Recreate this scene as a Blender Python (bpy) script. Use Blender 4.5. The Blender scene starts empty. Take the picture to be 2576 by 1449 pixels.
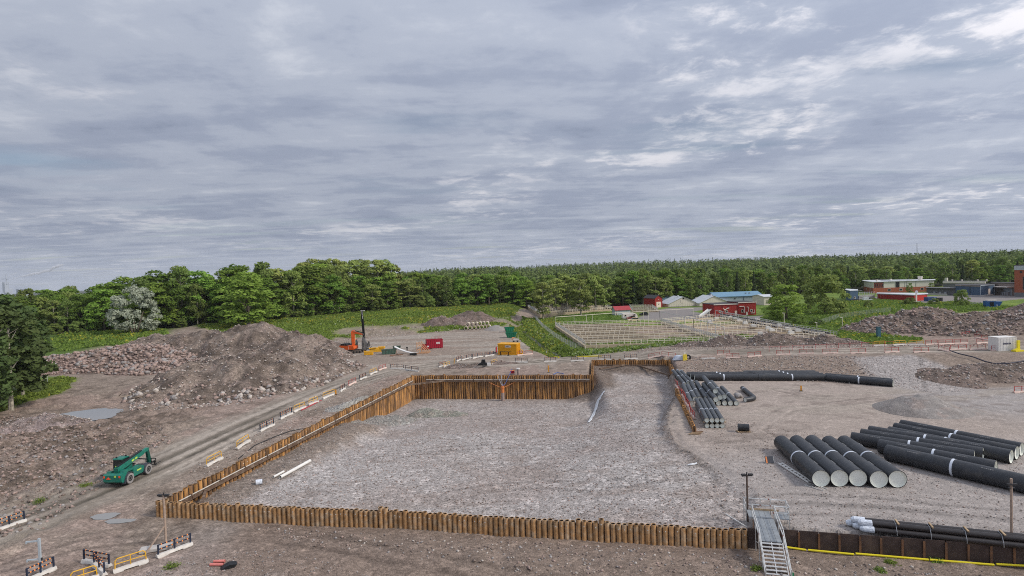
import bpy, math, random
import numpy as np
from mathutils import Vector, Matrix

random.seed(7)
SC = bpy.context.scene
COL = SC.collection
R = math.radians

# ------------------------------------------------------------------ camera
HC = 24.0                      # camera height over the foreground ground
PITCH, ROLL = R(1.66), R(1.8)
_f = Vector((0, math.cos(PITCH), -math.sin(PITCH)))
_r0 = Vector((1, 0, 0)); _u0 = Vector((0, math.sin(PITCH), math.cos(PITCH)))
CAM_R = _r0 * math.cos(ROLL) - _u0 * math.sin(ROLL)
CAM_U = _r0 * math.sin(ROLL) + _u0 * math.cos(ROLL)
cd = bpy.data.cameras.new('camera')
cd.lens = 20.0; cd.sensor_width = 36.0; cd.clip_start = 0.5; cd.clip_end = 20000
cam = bpy.data.objects.new('camera', cd); COL.objects.link(cam)
M = Matrix.Identity(4)
for i in range(3):
    M[i][0] = CAM_R[i]; M[i][1] = CAM_U[i]; M[i][2] = -_f[i]
M[2][3] = HC
cam.matrix_world = M
SC.camera = cam

# ------------------------------------------------------------------ sun, sky, exposure
SUN_AZ, SUN_EL = R(108), R(38)          # azimuth clockwise from the view direction (+Y)
sd = bpy.data.lights.new('sun', 'SUN'); sd.energy = 1.5; sd.angle = R(11); sd.color = (1.0, 0.93, 0.84)
sun = bpy.data.objects.new('sun', sd); COL.objects.link(sun)
to_sun = Vector((math.sin(SUN_AZ) * math.cos(SUN_EL), math.cos(SUN_AZ) * math.cos(SUN_EL), math.sin(SUN_EL)))
sun.rotation_euler = to_sun.to_track_quat('Z', 'Y').to_euler()
sun.location = (0, 0, 80)
SC.view_settings.view_transform = 'Standard'
SC.view_settings.look = 'None'
SC.view_settings.exposure = 0.88
SC.view_settings.gamma = 1.0
SC.view_settings.use_curve_mapping = False

W = bpy.data.worlds.new('World'); SC.world = W; W.use_nodes = True
def build_world():
    nt = W.node_tree; nt.nodes.clear()
    N = lambda t: nt.nodes.new(t)
    L = lambda a, b: nt.links.new(a, b)
    def math_(op, a, b=None, c=None, clamp=False):
        n = N('ShaderNodeMath'); n.operation = op; n.use_clamp = clamp
        for i, v in enumerate((a, b, c)):
            if v is None: continue
            if isinstance(v, (int, float)): n.inputs[i].default_value = v
            else: L(v, n.inputs[i])
        return n.outputs[0]
    def ramp(fac, stops):
        n = N('ShaderNodeValToRGB'); n.color_ramp.interpolation = 'EASE'
        el = n.color_ramp.elements
        while len(el) < len(stops): el.new(0.5)
        for e, (p, c) in zip(el, stops):
            e.position = p; e.color = (*c, 1)
        L(fac, n.inputs[0]); return n.outputs[0]
    def noise(vec, scale, detail, rough=0.5, dist=0.0, lac=2.0):
        n = N('ShaderNodeTexNoise'); n.inputs['Scale'].default_value = scale
        n.inputs['Detail'].default_value = detail; n.inputs['Roughness'].default_value = rough
        n.inputs['Distortion'].default_value = dist; n.inputs['Lacunarity'].default_value = lac
        L(vec, n.inputs['Vector']); return n.outputs[0]
    def mix(f, a, b):
        n = N('ShaderNodeMix'); n.data_type = 'RGBA'
        L(f, n.inputs[0])
        for s, v in ((6, a), (7, b)):
            if isinstance(v, tuple): n.inputs[s].default_value = (*v, 1)
            else: L(v, n.inputs[s])
        return n.outputs[2]
    tc = N('ShaderNodeTexCoord'); sep = N('ShaderNodeSeparateXYZ'); L(tc.outputs['Generated'], sep.inputs[0])
    x, y, z = sep.outputs
    zz = math_('MAXIMUM', z, 0.0)
    def plane(eps, ox, oy, sx=1.0, sy=1.0):
        d = math_('ADD', zz, eps)
        px = math_('MULTIPLY', math_('DIVIDE', x, d), sx); py = math_('MULTIPLY', math_('DIVIDE', y, d), sy)
        c = N('ShaderNodeCombineXYZ'); L(math_('ADD', px, ox), c.inputs[0]); L(math_('ADD', py, oy), c.inputs[1])
        return c.outputs[0]
    # high, thin layer: broad tone of the overcast
    pa = plane(0.10, 30.5, 31.6)
    big = noise(pa, 0.55, 4, 0.5, 0.4)
    mid = noise(pa, 1.5, 8, 0.60, 0.3)
    # low stratocumulus, flattened to bands toward the horizon
    pb = plane(0.035, 14.2, 39.2, 0.38, 1.15)
    band = noise(pb, 1.5, 9, 0.56, 0.35)
    fine = noise(plane(0.06, 31.9, 5.6), 4.2, 9, 0.64, 0.3)
    t = math_('ADD', math_('MULTIPLY', mid, 0.55), math_('MULTIPLY', band, 0.45))
    t = math_('ADD', t, math_('MULTIPLY', math_('SUBTRACT', fine, 0.5), 0.17))
    tone = ramp(t, [(0.30, (0.190, 0.222, 0.298)), (0.42, (0.252, 0.285, 0.366)), (0.53, (0.318, 0.350, 0.424)), (0.68, (0.445, 0.470, 0.528))])
    # breaks where the upper cloud is thin and sunlit: patchy, ragged
    gate = ramp(big, [(0.47, (0, 0, 0)), (0.60, (1, 1, 1))])
    rag = ramp(math_('ADD', mid, math_('MULTIPLY', math_('SUBTRACT', fine, 0.5), 0.95)), [(0.47, (0, 0, 0)), (0.70, (1, 1, 1))])
    br = math_('MULTIPLY', gate, rag)
    # cloud near the sun's side of the sky is thinner and brighter
    dt = N('ShaderNodeVectorMath'); dt.operation = 'DOT_PRODUCT'; L(tc.outputs['Generated'], dt.inputs[0])
    dt.inputs[1].default_value = to_sun
    glow = math_('MULTIPLY', math_('ADD', dt.outputs['Value'], 1.0), 0.5, clamp=True)
    br = math_('MULTIPLY', br, math_('ADD', math_('MULTIPLY', math_('POWER', glow, 2.0), 1.1), 0.35), clamp=True)
    col = mix(br, tone, (0.62, 0.61, 0.64))
    lift = math_('MULTIPLY', math_('ADD', math_('MULTIPLY', math_('POWER', glow, 2.5), 0.45), 0.84), math_('ADD', math_('MULTIPLY', zz, 0.55), 0.86))
    vs = N('ShaderNodeVectorMath'); vs.operation = 'SCALE'; L(col, vs.inputs[0]); L(lift, vs.inputs['Scale'])
    # clear blue sky seen through the lower gaps
    sky = N('ShaderNodeTexSky'); sky.sky_type = 'NISHITA'; sky.sun_disc = False
    sky.sun_elevation = SUN_EL; sky.sun_rotation = SUN_AZ
    sk = N('ShaderNodeVectorMath'); sk.operation = 'SCALE'; L(sky.outputs[0], sk.inputs[0]); sk.inputs['Scale'].default_value = 0.055
    gap = ramp(noise(plane(0.03, 30.6, 6.4, 0.6, 1.6), 0.62, 5, 0.5, 0.2), [(0.54, (0, 0, 0)), (0.74, (0.5, 0.5, 0.5))])
    col2 = mix(gap, vs.outputs[0], sk.outputs[0])
    # distance veil at the horizon
    veil = ramp(zz, [(0.0, (0.40, 0.40, 0.40)), (0.09, (0, 0, 0))])
    col3 = mix(veil, col2, (0.32, 0.35, 0.42))
    bg = N('ShaderNodeBackground'); L(col3, bg.inputs[0]); bg.inputs[1].default_value = 0.82
    o = N('ShaderNodeOutputWorld'); L(bg.outputs[0], o.inputs[0])
build_world()
SC.cycles.use_denoising = False
SC.cycles.filter_width = 1.05
SC.cycles.max_bounces = 5
SC.cycles.volume_bounces = 2
SC.cycles.transparent_max_bounces = 6

# ------------------------------------------------------------------ pixel -> place helpers (2576 x 1449 view of the photograph)
FPX = 20.0 / 36.0 * 2576
def ray(px, py):
    return _f + CAM_R * ((px - 1288) / FPX) - CAM_U * ((py - 724.5) / FPX)
def U(px, py, z=0.0):
    d = ray(px, py); t = (z - HC) / d.z
    return Vector((d.x * t, d.y * t, z))
def UY(px, py, Y):
    d = ray(px, py); t = Y / d.y
    return Vector((d.x * t, Y, HC + d.z * t))
def up_px(p, dpx):           # metres for dpx pixels of height at point p
    return dpx * p.y / FPX

# ------------------------------------------------------------------ numeric noise
def _hash(ix, iy, s):
    n = (ix.astype(np.int64) * 374761393 + iy.astype(np.int64) * 668265263 + s * 1442695041) & 0x7fffffff
    n = ((n ^ (n >> 13)) * 1274126177) & 0x7fffffff
    return ((n ^ (n >> 16)) & 0xffff) / 65535.0
def vnoise(x, y, s=0):
    x = np.asarray(x, float); y = np.asarray(y, float)
    ix = np.floor(x); iy = np.floor(y); fx = x - ix; fy = y - iy
    fx = fx * fx * (3 - 2 * fx); fy = fy * fy * (3 - 2 * fy)
    ix = ix.astype(np.int64); iy = iy.astype(np.int64)
    a = _hash(ix, iy, s); b = _hash(ix + 1, iy, s); c = _hash(ix, iy + 1, s); d = _hash(ix + 1, iy + 1, s)
    return (a * (1 - fx) + b * fx) * (1 - fy) + (c * (1 - fx) + d * fx) * fy
def fbm(x, y, s=0, o=4):
    r = 0; a = 0.5; t = 0
    for i in range(o):
        r = r + a * vnoise(x, y, s + i * 17); t += a; a *= 0.5; x = x * 2.03 + 7.1; y = y * 2.03 + 3.3
    return r / t
def ss(a, b, v):
    t = np.clip((np.asarray(v, float) - a) / (b - a), 0, 1)
    return t * t * (3 - 2 * t)
def segdist(x, y, pts, closed=False):
    d = np.full(np.shape(x), 1e9); par = np.zeros(np.shape(x)); acc = 0.0
    n = len(pts)
    for i in range(n if closed else n - 1):
        ax, ay = pts[i][0], pts[i][1]; bx, by = pts[(i + 1) % n][0], pts[(i + 1) % n][1]
        vx, vy = bx - ax, by - ay; L2 = vx * vx + vy * vy + 1e-9; L = math.sqrt(L2)
        t = np.clip(((x - ax) * vx + (y - ay) * vy) / L2, 0, 1)
        dd = np.hypot(x - ax - t * vx, y - ay - t * vy)
        m = dd < d
        par = np.where(m, acc + t * L, par); d = np.minimum(d, dd); acc += L
    return d, par
def inpoly(x, y, pts):
    c = np.zeros(np.shape(x), bool); n = len(pts)
    for i in range(n):
        x1, y1 = pts[i][0], pts[i][1]; x2, y2 = pts[(i + 1) % n][0], pts[(i + 1) % n][1]
        if y1 == y2: continue
        k = ((y1 > y) != (y2 > y)) & (x < (x2 - x1) * (y - y1) / (y2 - y1) + x1)
        c ^= k
    return c
def sdist(x, y, pts):                    # positive inside
    d, _ = segdist(x, y, pts, True)
    return np.where(inpoly(x, y, pts), d, -d)
def P(lst, z):                            # pixel polygon on level z -> world polygon
    return [tuple(U(a, b, z)[:2]) for a, b in lst]

# ------------------------------------------------------------------ the lie of the land
FRONT = [(-36.9, 57.6), (-25.9, 55.5), (-11.7, 53.4), (-0.7, 51.0), (9.2, 49.2), (18.9, 47.3)]
RETW = [(21.6, 47.5), (38.9, 43.4), (70.0, 36.0)]
PA, PB, PE, PC = (-36.9, 57.6), (-22.4, 125.9), (16.4, 119.9), (18.9, 47.3)
RL, RR, RRF = (19.1, 138.4), (36.8, 134.8), (33.9, 121.6)
RIGHT = [(18.9, 47.3), (22.6, 56), (21.8, 66), (20.5, 73), (22.0, 82), (25.5, 92), (30.5, 104), RRF]
PIT = FRONT + RIGHT[1:] + [RR, RL, PE, PB]
PADF = [(-95, 178), (-70, 195), (-40, 212), (-6.6, 226), (2, 225)]
DITCH = [(2, 262), (2.6, 235), (5, 205), (8, 175), (12.5, 151)]
ROAD = [(-66, 26), (-58, 42), (-50, 59), (-46, 72), (-42, 92), (-37, 118), (-30, 134), (-18, 141), (0, 139), (20, 144), (40, 139), (60, 131), (84, 124), (110, 119), (160, 112)]
EMB_T = ([-20, 34, 54.6, 72, 84, 103, 140, 260], [133, 133, 126, 120.5, 117, 115.5, 111, 105])
EMB_B = ([-20, 34, 46.6, 66.9, 73, 90, 130, 260], [122, 122, 111, 102, 97, 98, 93, 90])
PUDS = [(-75.8, 100.2, 6.4, 4.8, .98), (-42.9, 58.3, 1.5, .8, -.06), (-40.5, 57.0, 1.4, .65, -.08)]
def zroad(x): return 1.6 + 2.6 * ss(-5, 90, x)
def floor_z(x, y):
    t = ss(0, 1, (y - 56) / 66.0)
    left = -0.35 - 3.25 * t; right = 0.95 - 1.85 * ss(0.1, 0.9, t)
    edge = 9.0 + 8.0 * t; wd = 24 - 20.5 * ss(.35, .85, t)
    u = ss(0, 1, (x - edge + wd * 0.5) / wd)
    z = left * (1 - u) + right * u
    dl, par = segdist(x, y, [PA, PB])
    led = ss(7.5, 3.2, dl + 1.6 * (fbm(x * .4, y * .4, 5) - .5)) * (1 - ss(36, 46, par))
    z = z * (1 - led) + (-0.55 + 0.5 * fbm(x * .8, y * .8, 9)) * led
    dr, _ = segdist(x, y, RIGHT[1:])
    k = ss(1.5, 0.1, dr + 1.6 * (fbm(x * .5, y * .5, 21) - .5)) * ss(50, 60, y)
    z = z * (1 - k) + 1.3 * k
    # soil banked up inside the recess
    db, _ = segdist(x, y, [PE, RL, RR]); z = z + 1.3 * ss(6.5, 0.5, db + 2 * (fbm(x * .5, y * .5, 31) - .5)) * ss(117, 121, y + 0.155 * x)
    return z
def land(x, y):
    x = np.asarray(x, float); y = np.asarray(y, float)
    n1 = fbm(x * .12, y * .12, 1, 3) - .5; n2 = fbm(x * .55, y * .55, 2, 4) - .5; n3 = fbm(x * 2.1, y * 2.1, 3, 2) - .5
    g = 1.3 * ss(48, 105, y) + 0.25 * ss(105, 150, y)
    g = g * (1 - ss(-34, -20, x) * ss(60, 52, y))                # foreground in front of the wall stays low
    # east plateau and gentle rise to the east
    g = g + ss(4, 50, x) * ss(128, 152, y) * 1.0 + 1.6 * ss(60, 200, x) * ss(125, 175, y)
    # storage yard
    dfw = np.interp(x, [p[0] for p in FRONT + RETW], [p[1] for p in FRONT + RETW])
    yard = (x > 18.0) & (y > dfw + .75)
    g = np.where(yard & (y < 118), np.maximum(g, 1.4), g)
    yt = np.interp(x, *EMB_T); yb = np.interp(x, *EMB_B)
    t = ss(0, 1, (y - yb) / (yt - yb))
    zr = zroad(x)
    gr = 1.4 * (1 - t) + zr * t
    far = ss(0, 26, y - yt - 12)
    gr = gr * (1 - far) + g * far
    we = ss(30, 37, x) * ss(-2, 4, y - yb)
    g = g * (1 - we) + gr * we
    # cut slope at the yard's right end is rougher
    # bank beyond the drill pad
    pyv = np.interp(x, [p[0] for p in PADF], [p[1] for p in PADF])
    west = ss(12, -4, x)
    bk = ss(2, 22, y - pyv + 6 * n1) * west
    g = g + bk * (1.3 + 2.2 * ss(0, 75, y - pyv)) + bk * n1 * 2.4
    # ditch
    dd, dp = segdist(x, y, DITCH)
    g = g - 1.7 * ss(5.5, 0.6, dd) * ss(0, 8, dp + 1)
    # far country: low to the west, a wooded ridge to the east
    az = x / np.maximum(y, 60)
    r = np.hypot(x, y)
    hill = 16.5 * ss(520, 1500, r) * ss(-0.42, 0.0, az) - 3 * ss(700, 1500, r) * ss(0.3, 0.8, az) - 60 * ss(330, 1500, r) * ss(-0.32, -0.62, az)
    g = g + hill * (1 - 0.0 * r) + ss(300, 700, r) * (fbm(x * .004, y * .004, 41, 3) - .5) * 12 * ss(-0.5, -0.1, az)
    # roughness of bare soil
    drd, _ = segdist(x, y, ROAD)
    onroad = ss(4.2, 2.6, drd)
    leftfield = ss(-44, -52, x + 0.16 * (y - 60)) * ss(40, 52, y) * ss(130, 100, y)
    amp = 0.30 + 1.35 * leftfield
    g = g + (n2 * amp + n3 * (0.10 + 0.55 * leftfield)) * (1 - 0.75 * onroad) * (1 - 0.7 * yard)
    # berm along the foot of the front wall
    dfr, fp = segdist(x, y, FRONT + [RETW[0], RETW[1]])
    south = (y < dfw)
    g = g + np.where(south, 1, 0) * (0.35 * ss(0.35, 0.0, np.abs(dfr - 4.5) / 12) * (fbm(x * .35, y * .35, 51) + .2) * ss(6, 24, fp))
    for ex, ey_, ea, er, ez in PUDS:            # hollows that hold the puddles
        dx, dy = x - ex, y - ey_; g = g + (ez - g) * ss(1.7, .7, np.sqrt((dx / ea) ** 2 + (dy / er) ** 2))
    # ruts on the haul road
    rut = ss(0.5, 0.1, np.abs(drd - 1.0)) * ss(0.2, 0.8, fbm(x * .3, y * .3, 61))
    g = g - 0.10 * rut
    # pit
    sd = sdist(x, y, PIT)
    # the step stands behind the piles: outside them on three sides, inside on the near side
    dfront, _ = segdist(x, y, FRONT)
    sh = np.where(dfront < 1.6, -.75, .62)
    w = ss(-.12, .12, sd + sh)
    fz = floor_z(x, y) + (n2 * 0.16 + n3 * 0.06)
    dsoil, _ = segdist(x, y, [PA, PB])
    return g * (1 - w) + fz * w
def hz(x, y): return float(land(np.array([x]), np.array([y]))[0])
def G(px, py, z0=1.0):                    # where the line of sight meets the land
    z = z0
    for _ in range(14):
        p = U(px, py, z); zn = hz(p.x, p.y); z = 0.45 * z + 0.55 * zn
    p = U(px, py, z); p.z = hz(p.x, p.y)
    return p

# ------------------------------------------------------------------ materials
MATS = {}
def mat(name, col, rough=0.8, metal=0.0, var=0.25, vscale=3.0, bump=0.0, bscale=20.0, col2=None, c2at=0.55, c2w=0.12, spec=0.3, objvar=0.0, detail=5, stretch=None):
    if name in MATS: return MATS[name]
    m = bpy.data.materials.new(name); m.use_nodes = True; MATS[name] = m
    nt = m.node_tree; b = nt.nodes['Principled BSDF']
    b.inputs['Roughness'].default_value = rough; b.inputs['Metallic'].default_value = metal
    b.inputs['Specular IOR Level'].default_value = spec
    N = nt.nodes.new; L = nt.links.new
    geo = N('ShaderNodeNewGeometry'); vec = geo.outputs['Position']
    if stretch:
        mp = N('ShaderNodeMapping'); mp.inputs['Scale'].default_value = stretch; L(vec, mp.inputs[0]); vec = mp.outputs[0]
    n = N('ShaderNodeTexNoise'); n.inputs['Scale'].default_value = vscale; n.inputs['Detail'].default_value = detail; n.inputs['Roughness'].default_value = 0.6
    L(vec, n.inputs['Vector'])
    mr = N('ShaderNodeMapRange'); mr.inputs[1].default_value = 0.3; mr.inputs[2].default_value = 0.7
    mr.inputs[3].default_value = 1 - var; mr.inputs[4].default_value = 1 + var
    L(n.outputs[0], mr.inputs[0])
    src = None
    if col2 is not None:
        rp = N('ShaderNodeValToRGB'); rp.color_ramp.elements[0].position = c2at - c2w; rp.color_ramp.elements[1].position = c2at + c2w
        rp.color_ramp.elements[0].color = (*col, 1); rp.color_ramp.elements[1].color = (*col2, 1)
        n2 = N('ShaderNodeTexNoise'); n2.inputs['Scale'].default_value = vscale * 0.6; n2.inputs['Detail'].default_value = 6; n2.inputs['Roughness'].default_value = 0.65
        mp2 = N('ShaderNodeMapping'); mp2.inputs['Location'].default_value = (13, 5, 8); L(vec, mp2.inputs[0]); L(mp2.outputs[0], n2.inputs['Vector'])
        L(n2.outputs[0], rp.inputs[0]); src = rp.outputs[0]
    vm = N('ShaderNodeVectorMath'); vm.operation = 'SCALE'
    if src: L(src, vm.inputs[0])
    else: vm.inputs[0].default_value = col
    sc = mr.outputs[0]
    if objvar:
        oi = N('ShaderNodeObjectInfo'); mo = N('ShaderNodeMapRange'); mo.inputs[3].default_value = 1 - objvar; mo.inputs[4].default_value = 1 + objvar
        L(oi.outputs['Random'], mo.inputs[0]); mm = N('ShaderNodeMath'); mm.operation = 'MULTIPLY'; L(sc, mm.inputs[0]); L(mo.outputs[0], mm.inputs[1]); sc = mm.outputs[0]
    L(sc, vm.inputs['Scale']); L(vm.outputs[0], b.inputs['Base Color'])
    if bump:
        nb = N('ShaderNodeTexNoise'); nb.inputs['Scale'].default_value = bscale; nb.inputs['Detail'].default_value = 4; L(vec, nb.inputs['Vector'])
        bp = N('ShaderNodeBump'); bp.inputs['Strength'].default_value = bump; bp.inputs['Distance'].default_value = 0.1
        L(nb.outputs[0], bp.inputs['Height']); L(bp.outputs[0], b.inputs['Normal'])
    return m

def vcol_mat(name, rough=0.95, speck=0.38, sscale=6.5, bump=0.45, spec=0.15, hue=0.0):
    """surface whose colour comes from the mesh (soil, gravel, grass by place) plus fine stony speckle"""
    m = bpy.data.materials.new(name); m.use_nodes = True; MATS[name] = m
    nt = m.node_tree; b = nt.nodes['Principled BSDF']; N = nt.nodes.new; L = nt.links.new
    b.inputs['Roughness'].default_value = rough; b.inputs['Specular IOR Level'].default_value = spec
    at = N('ShaderNodeAttribute'); at.attribute_name = 'Col'
    geo = N('ShaderNodeNewGeometry')
    v = N('ShaderNodeTexVoronoi'); v.inputs['Scale'].default_value = sscale; v.inputs['Randomness'].default_value = 1.0; L(geo.outputs['Position'], v.inputs['Vector'])
    n = N('ShaderNodeTexNoise'); n.inputs['Scale'].default_value = sscale * 0.45; n.inputs['Detail'].default_value = 8; n.inputs['Roughness'].default_value = 0.7; L(geo.outputs['Position'], n.inputs['Vector'])
    sp = N('ShaderNodeSeparateColor'); L(v.outputs['Color'], sp.inputs[0])
    a = N('ShaderNodeMapRange'); a.inputs[3].default_value = 1 - speck; a.inputs[4].default_value = 1 + speck; L(sp.outputs[0], a.inputs[0])
    c = N('ShaderNodeMapRange'); c.inputs[1].default_value = .3; c.inputs[2].default_value = .7; c.inputs[3].default_value = 0.84; c.inputs[4].default_value = 1.16; L(n.outputs[0], c.inputs[0])
    v2 = N('ShaderNodeTexVoronoi'); v2.inputs['Scale'].default_value = sscale * .3; L(geo.outputs['Position'], v2.inputs['Vector']); sp2 = N('ShaderNodeSeparateColor'); L(v2.outputs['Color'], sp2.inputs[0])
    pw = N('ShaderNodeMath'); pw.operation = 'POWER'; L(sp2.outputs[0], pw.inputs[0]); pw.inputs[1].default_value = 4.0
    a2 = N('ShaderNodeMapRange'); a2.inputs[3].default_value = .90; a2.inputs[4].default_value = 1.42; L(pw.outputs[0], a2.inputs[0])
    n3 = N('ShaderNodeTexNoise'); n3.inputs['Scale'].default_value = .55; n3.inputs['Detail'].default_value = 7; n3.inputs['Roughness'].default_value = .75; L(geo.outputs['Position'], n3.inputs['Vector'])
    c3 = N('ShaderNodeMapRange'); c3.inputs[1].default_value = .32; c3.inputs[2].default_value = .68; c3.inputs[3].default_value = 0.90; c3.inputs[4].default_value = 1.10; L(n3.outputs[0], c3.inputs[0])
    m0 = N('ShaderNodeMath'); m0.operation = 'MULTIPLY'; L(a2.outputs[0], m0.inputs[0]); L(c3.outputs[0], m0.inputs[1])
    m1 = N('ShaderNodeMath'); m1.operation = 'MULTIPLY'; L(a.outputs[0], m1.inputs[0]); L(c.outputs[0], m1.inputs[1])
    mm = N('ShaderNodeMath'); mm.operation = 'MULTIPLY'; L(m0.outputs[0], mm.inputs[0]); L(m1.outputs[0], mm.inputs[1])
    # how stony: alpha of the colour attribute
    mx = N('ShaderNodeMix'); mx.inputs[2].default_value = 1.0; L(at.outputs['Alpha'], mx.inputs[0]); L(mm.outputs[0], mx.inputs[3])
    vm = N('ShaderNodeVectorMath'); vm.operation = 'SCALE'; L(at.outputs['Color'], vm.inputs[0]); L(mx.outputs[0], vm.inputs['Scale']); L(vm.outputs[0], b.inputs['Base Color'])
    hgt = N('ShaderNodeMath'); hgt.operation = 'MULTIPLY_ADD'; L(v.outputs['Distance'], hgt.inputs[0]); hgt.inputs[1].default_value = -1.0; L(n.outputs[0], hgt.inputs[2])
    bp = N('ShaderNodeBump'); bp.inputs['Strength'].default_value = bump; bp.inputs['Distance'].default_value = 0.12; L(hgt.outputs[0], bp.inputs['Height']); L(bp.outputs[0], b.inputs['Normal'])
    return m
SOIL = vcol_mat('soil')

# ------------------------------------------------------------------ mesh building
def np_mesh(name, V, F, mats, col=None, matidx=None, smooth=False):
    me = bpy.data.meshes.new(name)
    V = np.asarray(V, np.float32); F = np.asarray(F, np.int32); k = F.shape[1]
    me.vertices.add(len(V)); me.vertices.foreach_set('co', V.ravel())
    me.loops.add(F.size); me.loops.foreach_set('vertex_index', F.ravel())
    me.polygons.add(len(F)); me.polygons.foreach_set('loop_start', np.arange(0, F.size, k, dtype=np.int32))
    me.polygons.foreach_set('loop_total', np.full(len(F), k, np.int32))
    if matidx is not None: me.polygons.foreach_set('material_index', np.asarray(matidx, np.int32))
    if smooth: me.polygons.foreach_set('use_smooth', np.ones(len(F), bool))
    for m in (mats if isinstance(mats, (list, tuple)) else [mats]): me.materials.append(m)
    me.update(calc_edges=True)
    if col is not None:
        c = np.asarray(col, np.float32)
        if c.shape[1] == 3: c = np.concatenate([c, np.ones((len(c), 1), np.float32)], 1)
        at = me.color_attributes.new('Col', 'FLOAT_COLOR', 'POINT'); at.data.foreach_set('color', c.ravel())
    return me
class MB:
    """collects simple shapes; .mesh() turns them into one mesh"""
    def __init__(s): s.v = []; s.f = []; s.mi = []; s.cur = 0
    def add(s, vs, fs):
        o = len(s.v); s.v += [tuple(v) for v in vs]; s.f += [tuple(i + o for i in f) for f in fs]; s.mi += [s.cur] * len(fs); return s
    def box(s, c, d, rz=0.0, bev=0.0, mtx=None):
        x, y, z = d[0] / 2, d[1] / 2, d[2] / 2
        if bev > 0:
            b = min(bev, x * .9, y * .9, z * .9); vs = []
            for sx in (-1, 1):
                for sy in (-1, 1):
                    for sz in (-1, 1):
                        vs += [(sx * (x - b), sy * (y - b), sz * z), (sx * (x - b), sy * y, sz * (z - b)), (sx * x, sy * (y - b), sz * (z - b))]
            I = lambda sx, sy, sz, k: ((sx > 0) * 4 + (sy > 0) * 2 + (sz > 0)) * 3 + k
            fs = []
            for sz in (-1, 1):
                q = [I(-1, -1, sz, 0), I(1, -1, sz, 0), I(1, 1, sz, 0), I(-1, 1, sz, 0)]; fs.append(q if sz > 0 else q[::-1])
            for sy in (-1, 1):
                q = [I(-1, sy, -1, 1), I(1, sy, -1, 1), I(1, sy, 1, 1), I(-1, sy, 1, 1)]; fs.append(q if sy < 0 else q[::-1])
            for sx in (-1, 1):
                q = [I(sx, -1, -1, 2), I(sx, 1, -1, 2), I(sx, 1, 1, 2), I(sx, -1, 1, 2)]; fs.append(q if sx > 0 else q[::-1])
            for sx in (-1, 1):
                for sy in (-1, 1): fs.append([I(sx, sy, -1, 1), I(sx, sy, -1, 2), I(sx, sy, 1, 2), I(sx, sy, 1, 1)])
                for sz in (-1, 1): fs.append([I(sx, -1, sz, 0), I(sx, -1, sz, 2), I(sx, 1, sz, 2), I(sx, 1, sz, 0)])
            for sy in (-1, 1):
                for sz in (-1, 1): fs.append([I(-1, sy, sz, 0), I(-1, sy, sz, 1), I(1, sy, sz, 1), I(1, sy, sz, 0)])
            for sx in (-1, 1):
                for sy in (-1, 1):
                    for sz in (-1, 1): fs.append([I(sx, sy, sz, 0), I(sx, sy, sz, 1), I(sx, sy, sz, 2)])
        else:
            vs = [(a * x, b_ * y, c_ * z) for a in (-1, 1) for b_ in (-1, 1) for c_ in (-1, 1)]
            fs = [(0, 1, 3, 2), (4, 6, 7, 5), (0, 4, 5, 1), (2, 3, 7, 6), (0, 2, 6, 4), (1, 5, 7, 3)]
        m = mtx or Matrix.Rotation(rz, 3, 'Z'); c = Vector(c)
        return s.add([m @ Vector(v) + c for v in vs], fs)
    def frame(s, a, b):
        d = Vector(b) - Vector(a); L = d.length; d.normalize()
        u = d.cross(Vector((0, 0, 1)))
        if u.length < 1e-4: u = Vector((1, 0, 0))
        u.normalize(); w = u.cross(d); return d, u, w, L
    def cyl(s, a, b, r, n=8, r2=None, caps=True):
        a = Vector(a); b = Vector(b); d, u, w, L = s.frame(a, b); r2 = r if r2 is None else r2
        vs = []
        for p, rr in ((a, r), (b, r2)):
            vs += [p + (u * math.cos(2 * math.pi * i / n) + w * math.sin(2 * math.pi * i / n)) * rr for i in range(n)]
        fs = [(i, (i + 1) % n, n + (i + 1) % n, n + i) for i in range(n)]
        if caps: fs += [tuple(range(n))[::-1], tuple(range(n, 2 * n))]
        return s.add(vs, fs)
    def tube(s, a, b, r, ri, n=16):
        a = Vector(a); b = Vector(b); d, u, w, L = s.frame(a, b); vs = []
        for p, rr in ((a, r), (b, r), (b, ri), (a, ri)):
            vs += [p + (u * math.cos(2 * math.pi * i / n) + w * math.sin(2 * math.pi * i / n)) * rr for i in range(n)]
        fs = [(k * n + i, k * n + (i + 1) % n, ((k + 1) % 4) * n + (i + 1) % n, ((k + 1) % 4) * n + i) for k in range(4) for i in range(n)]
        return s.add(vs, fs)
    def ring(s, a, b, r, n=16, flip=False):       # open wall only
        a = Vector(a); b = Vector(b); d, u, w, L = s.frame(a, b); vs = []
        for p in (a, b):
            vs += [p + (u * math.cos(2 * math.pi * i / n) + w * math.sin(2 * math.pi * i / n)) * r for i in range(n)]
        return s.add(vs, [(i, (i + 1) % n, n + (i + 1) % n, n + i) for i in range(n)])
    def bar(s, a, b, w, h):
        a = Vector(a); b = Vector(b); d, u, v, L = s.frame(a, b)
        vs = [p + u * (i * w / 2) + v * (j * h / 2) for p in (a, b) for i, j in ((-1, -1), (1, -1), (1, 1), (-1, 1))]
        return s.add(vs, [(0, 1, 2, 3)[::-1], (4, 5, 6, 7), (0, 1, 5, 4), (1, 2, 6, 5), (2, 3, 7, 6), (3, 0, 4, 7)])
    def path(s, pts, r, n=6):
        for a, b in zip(pts[:-1], pts[1:]): s.cyl(a, b, r, n)
        return s
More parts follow.
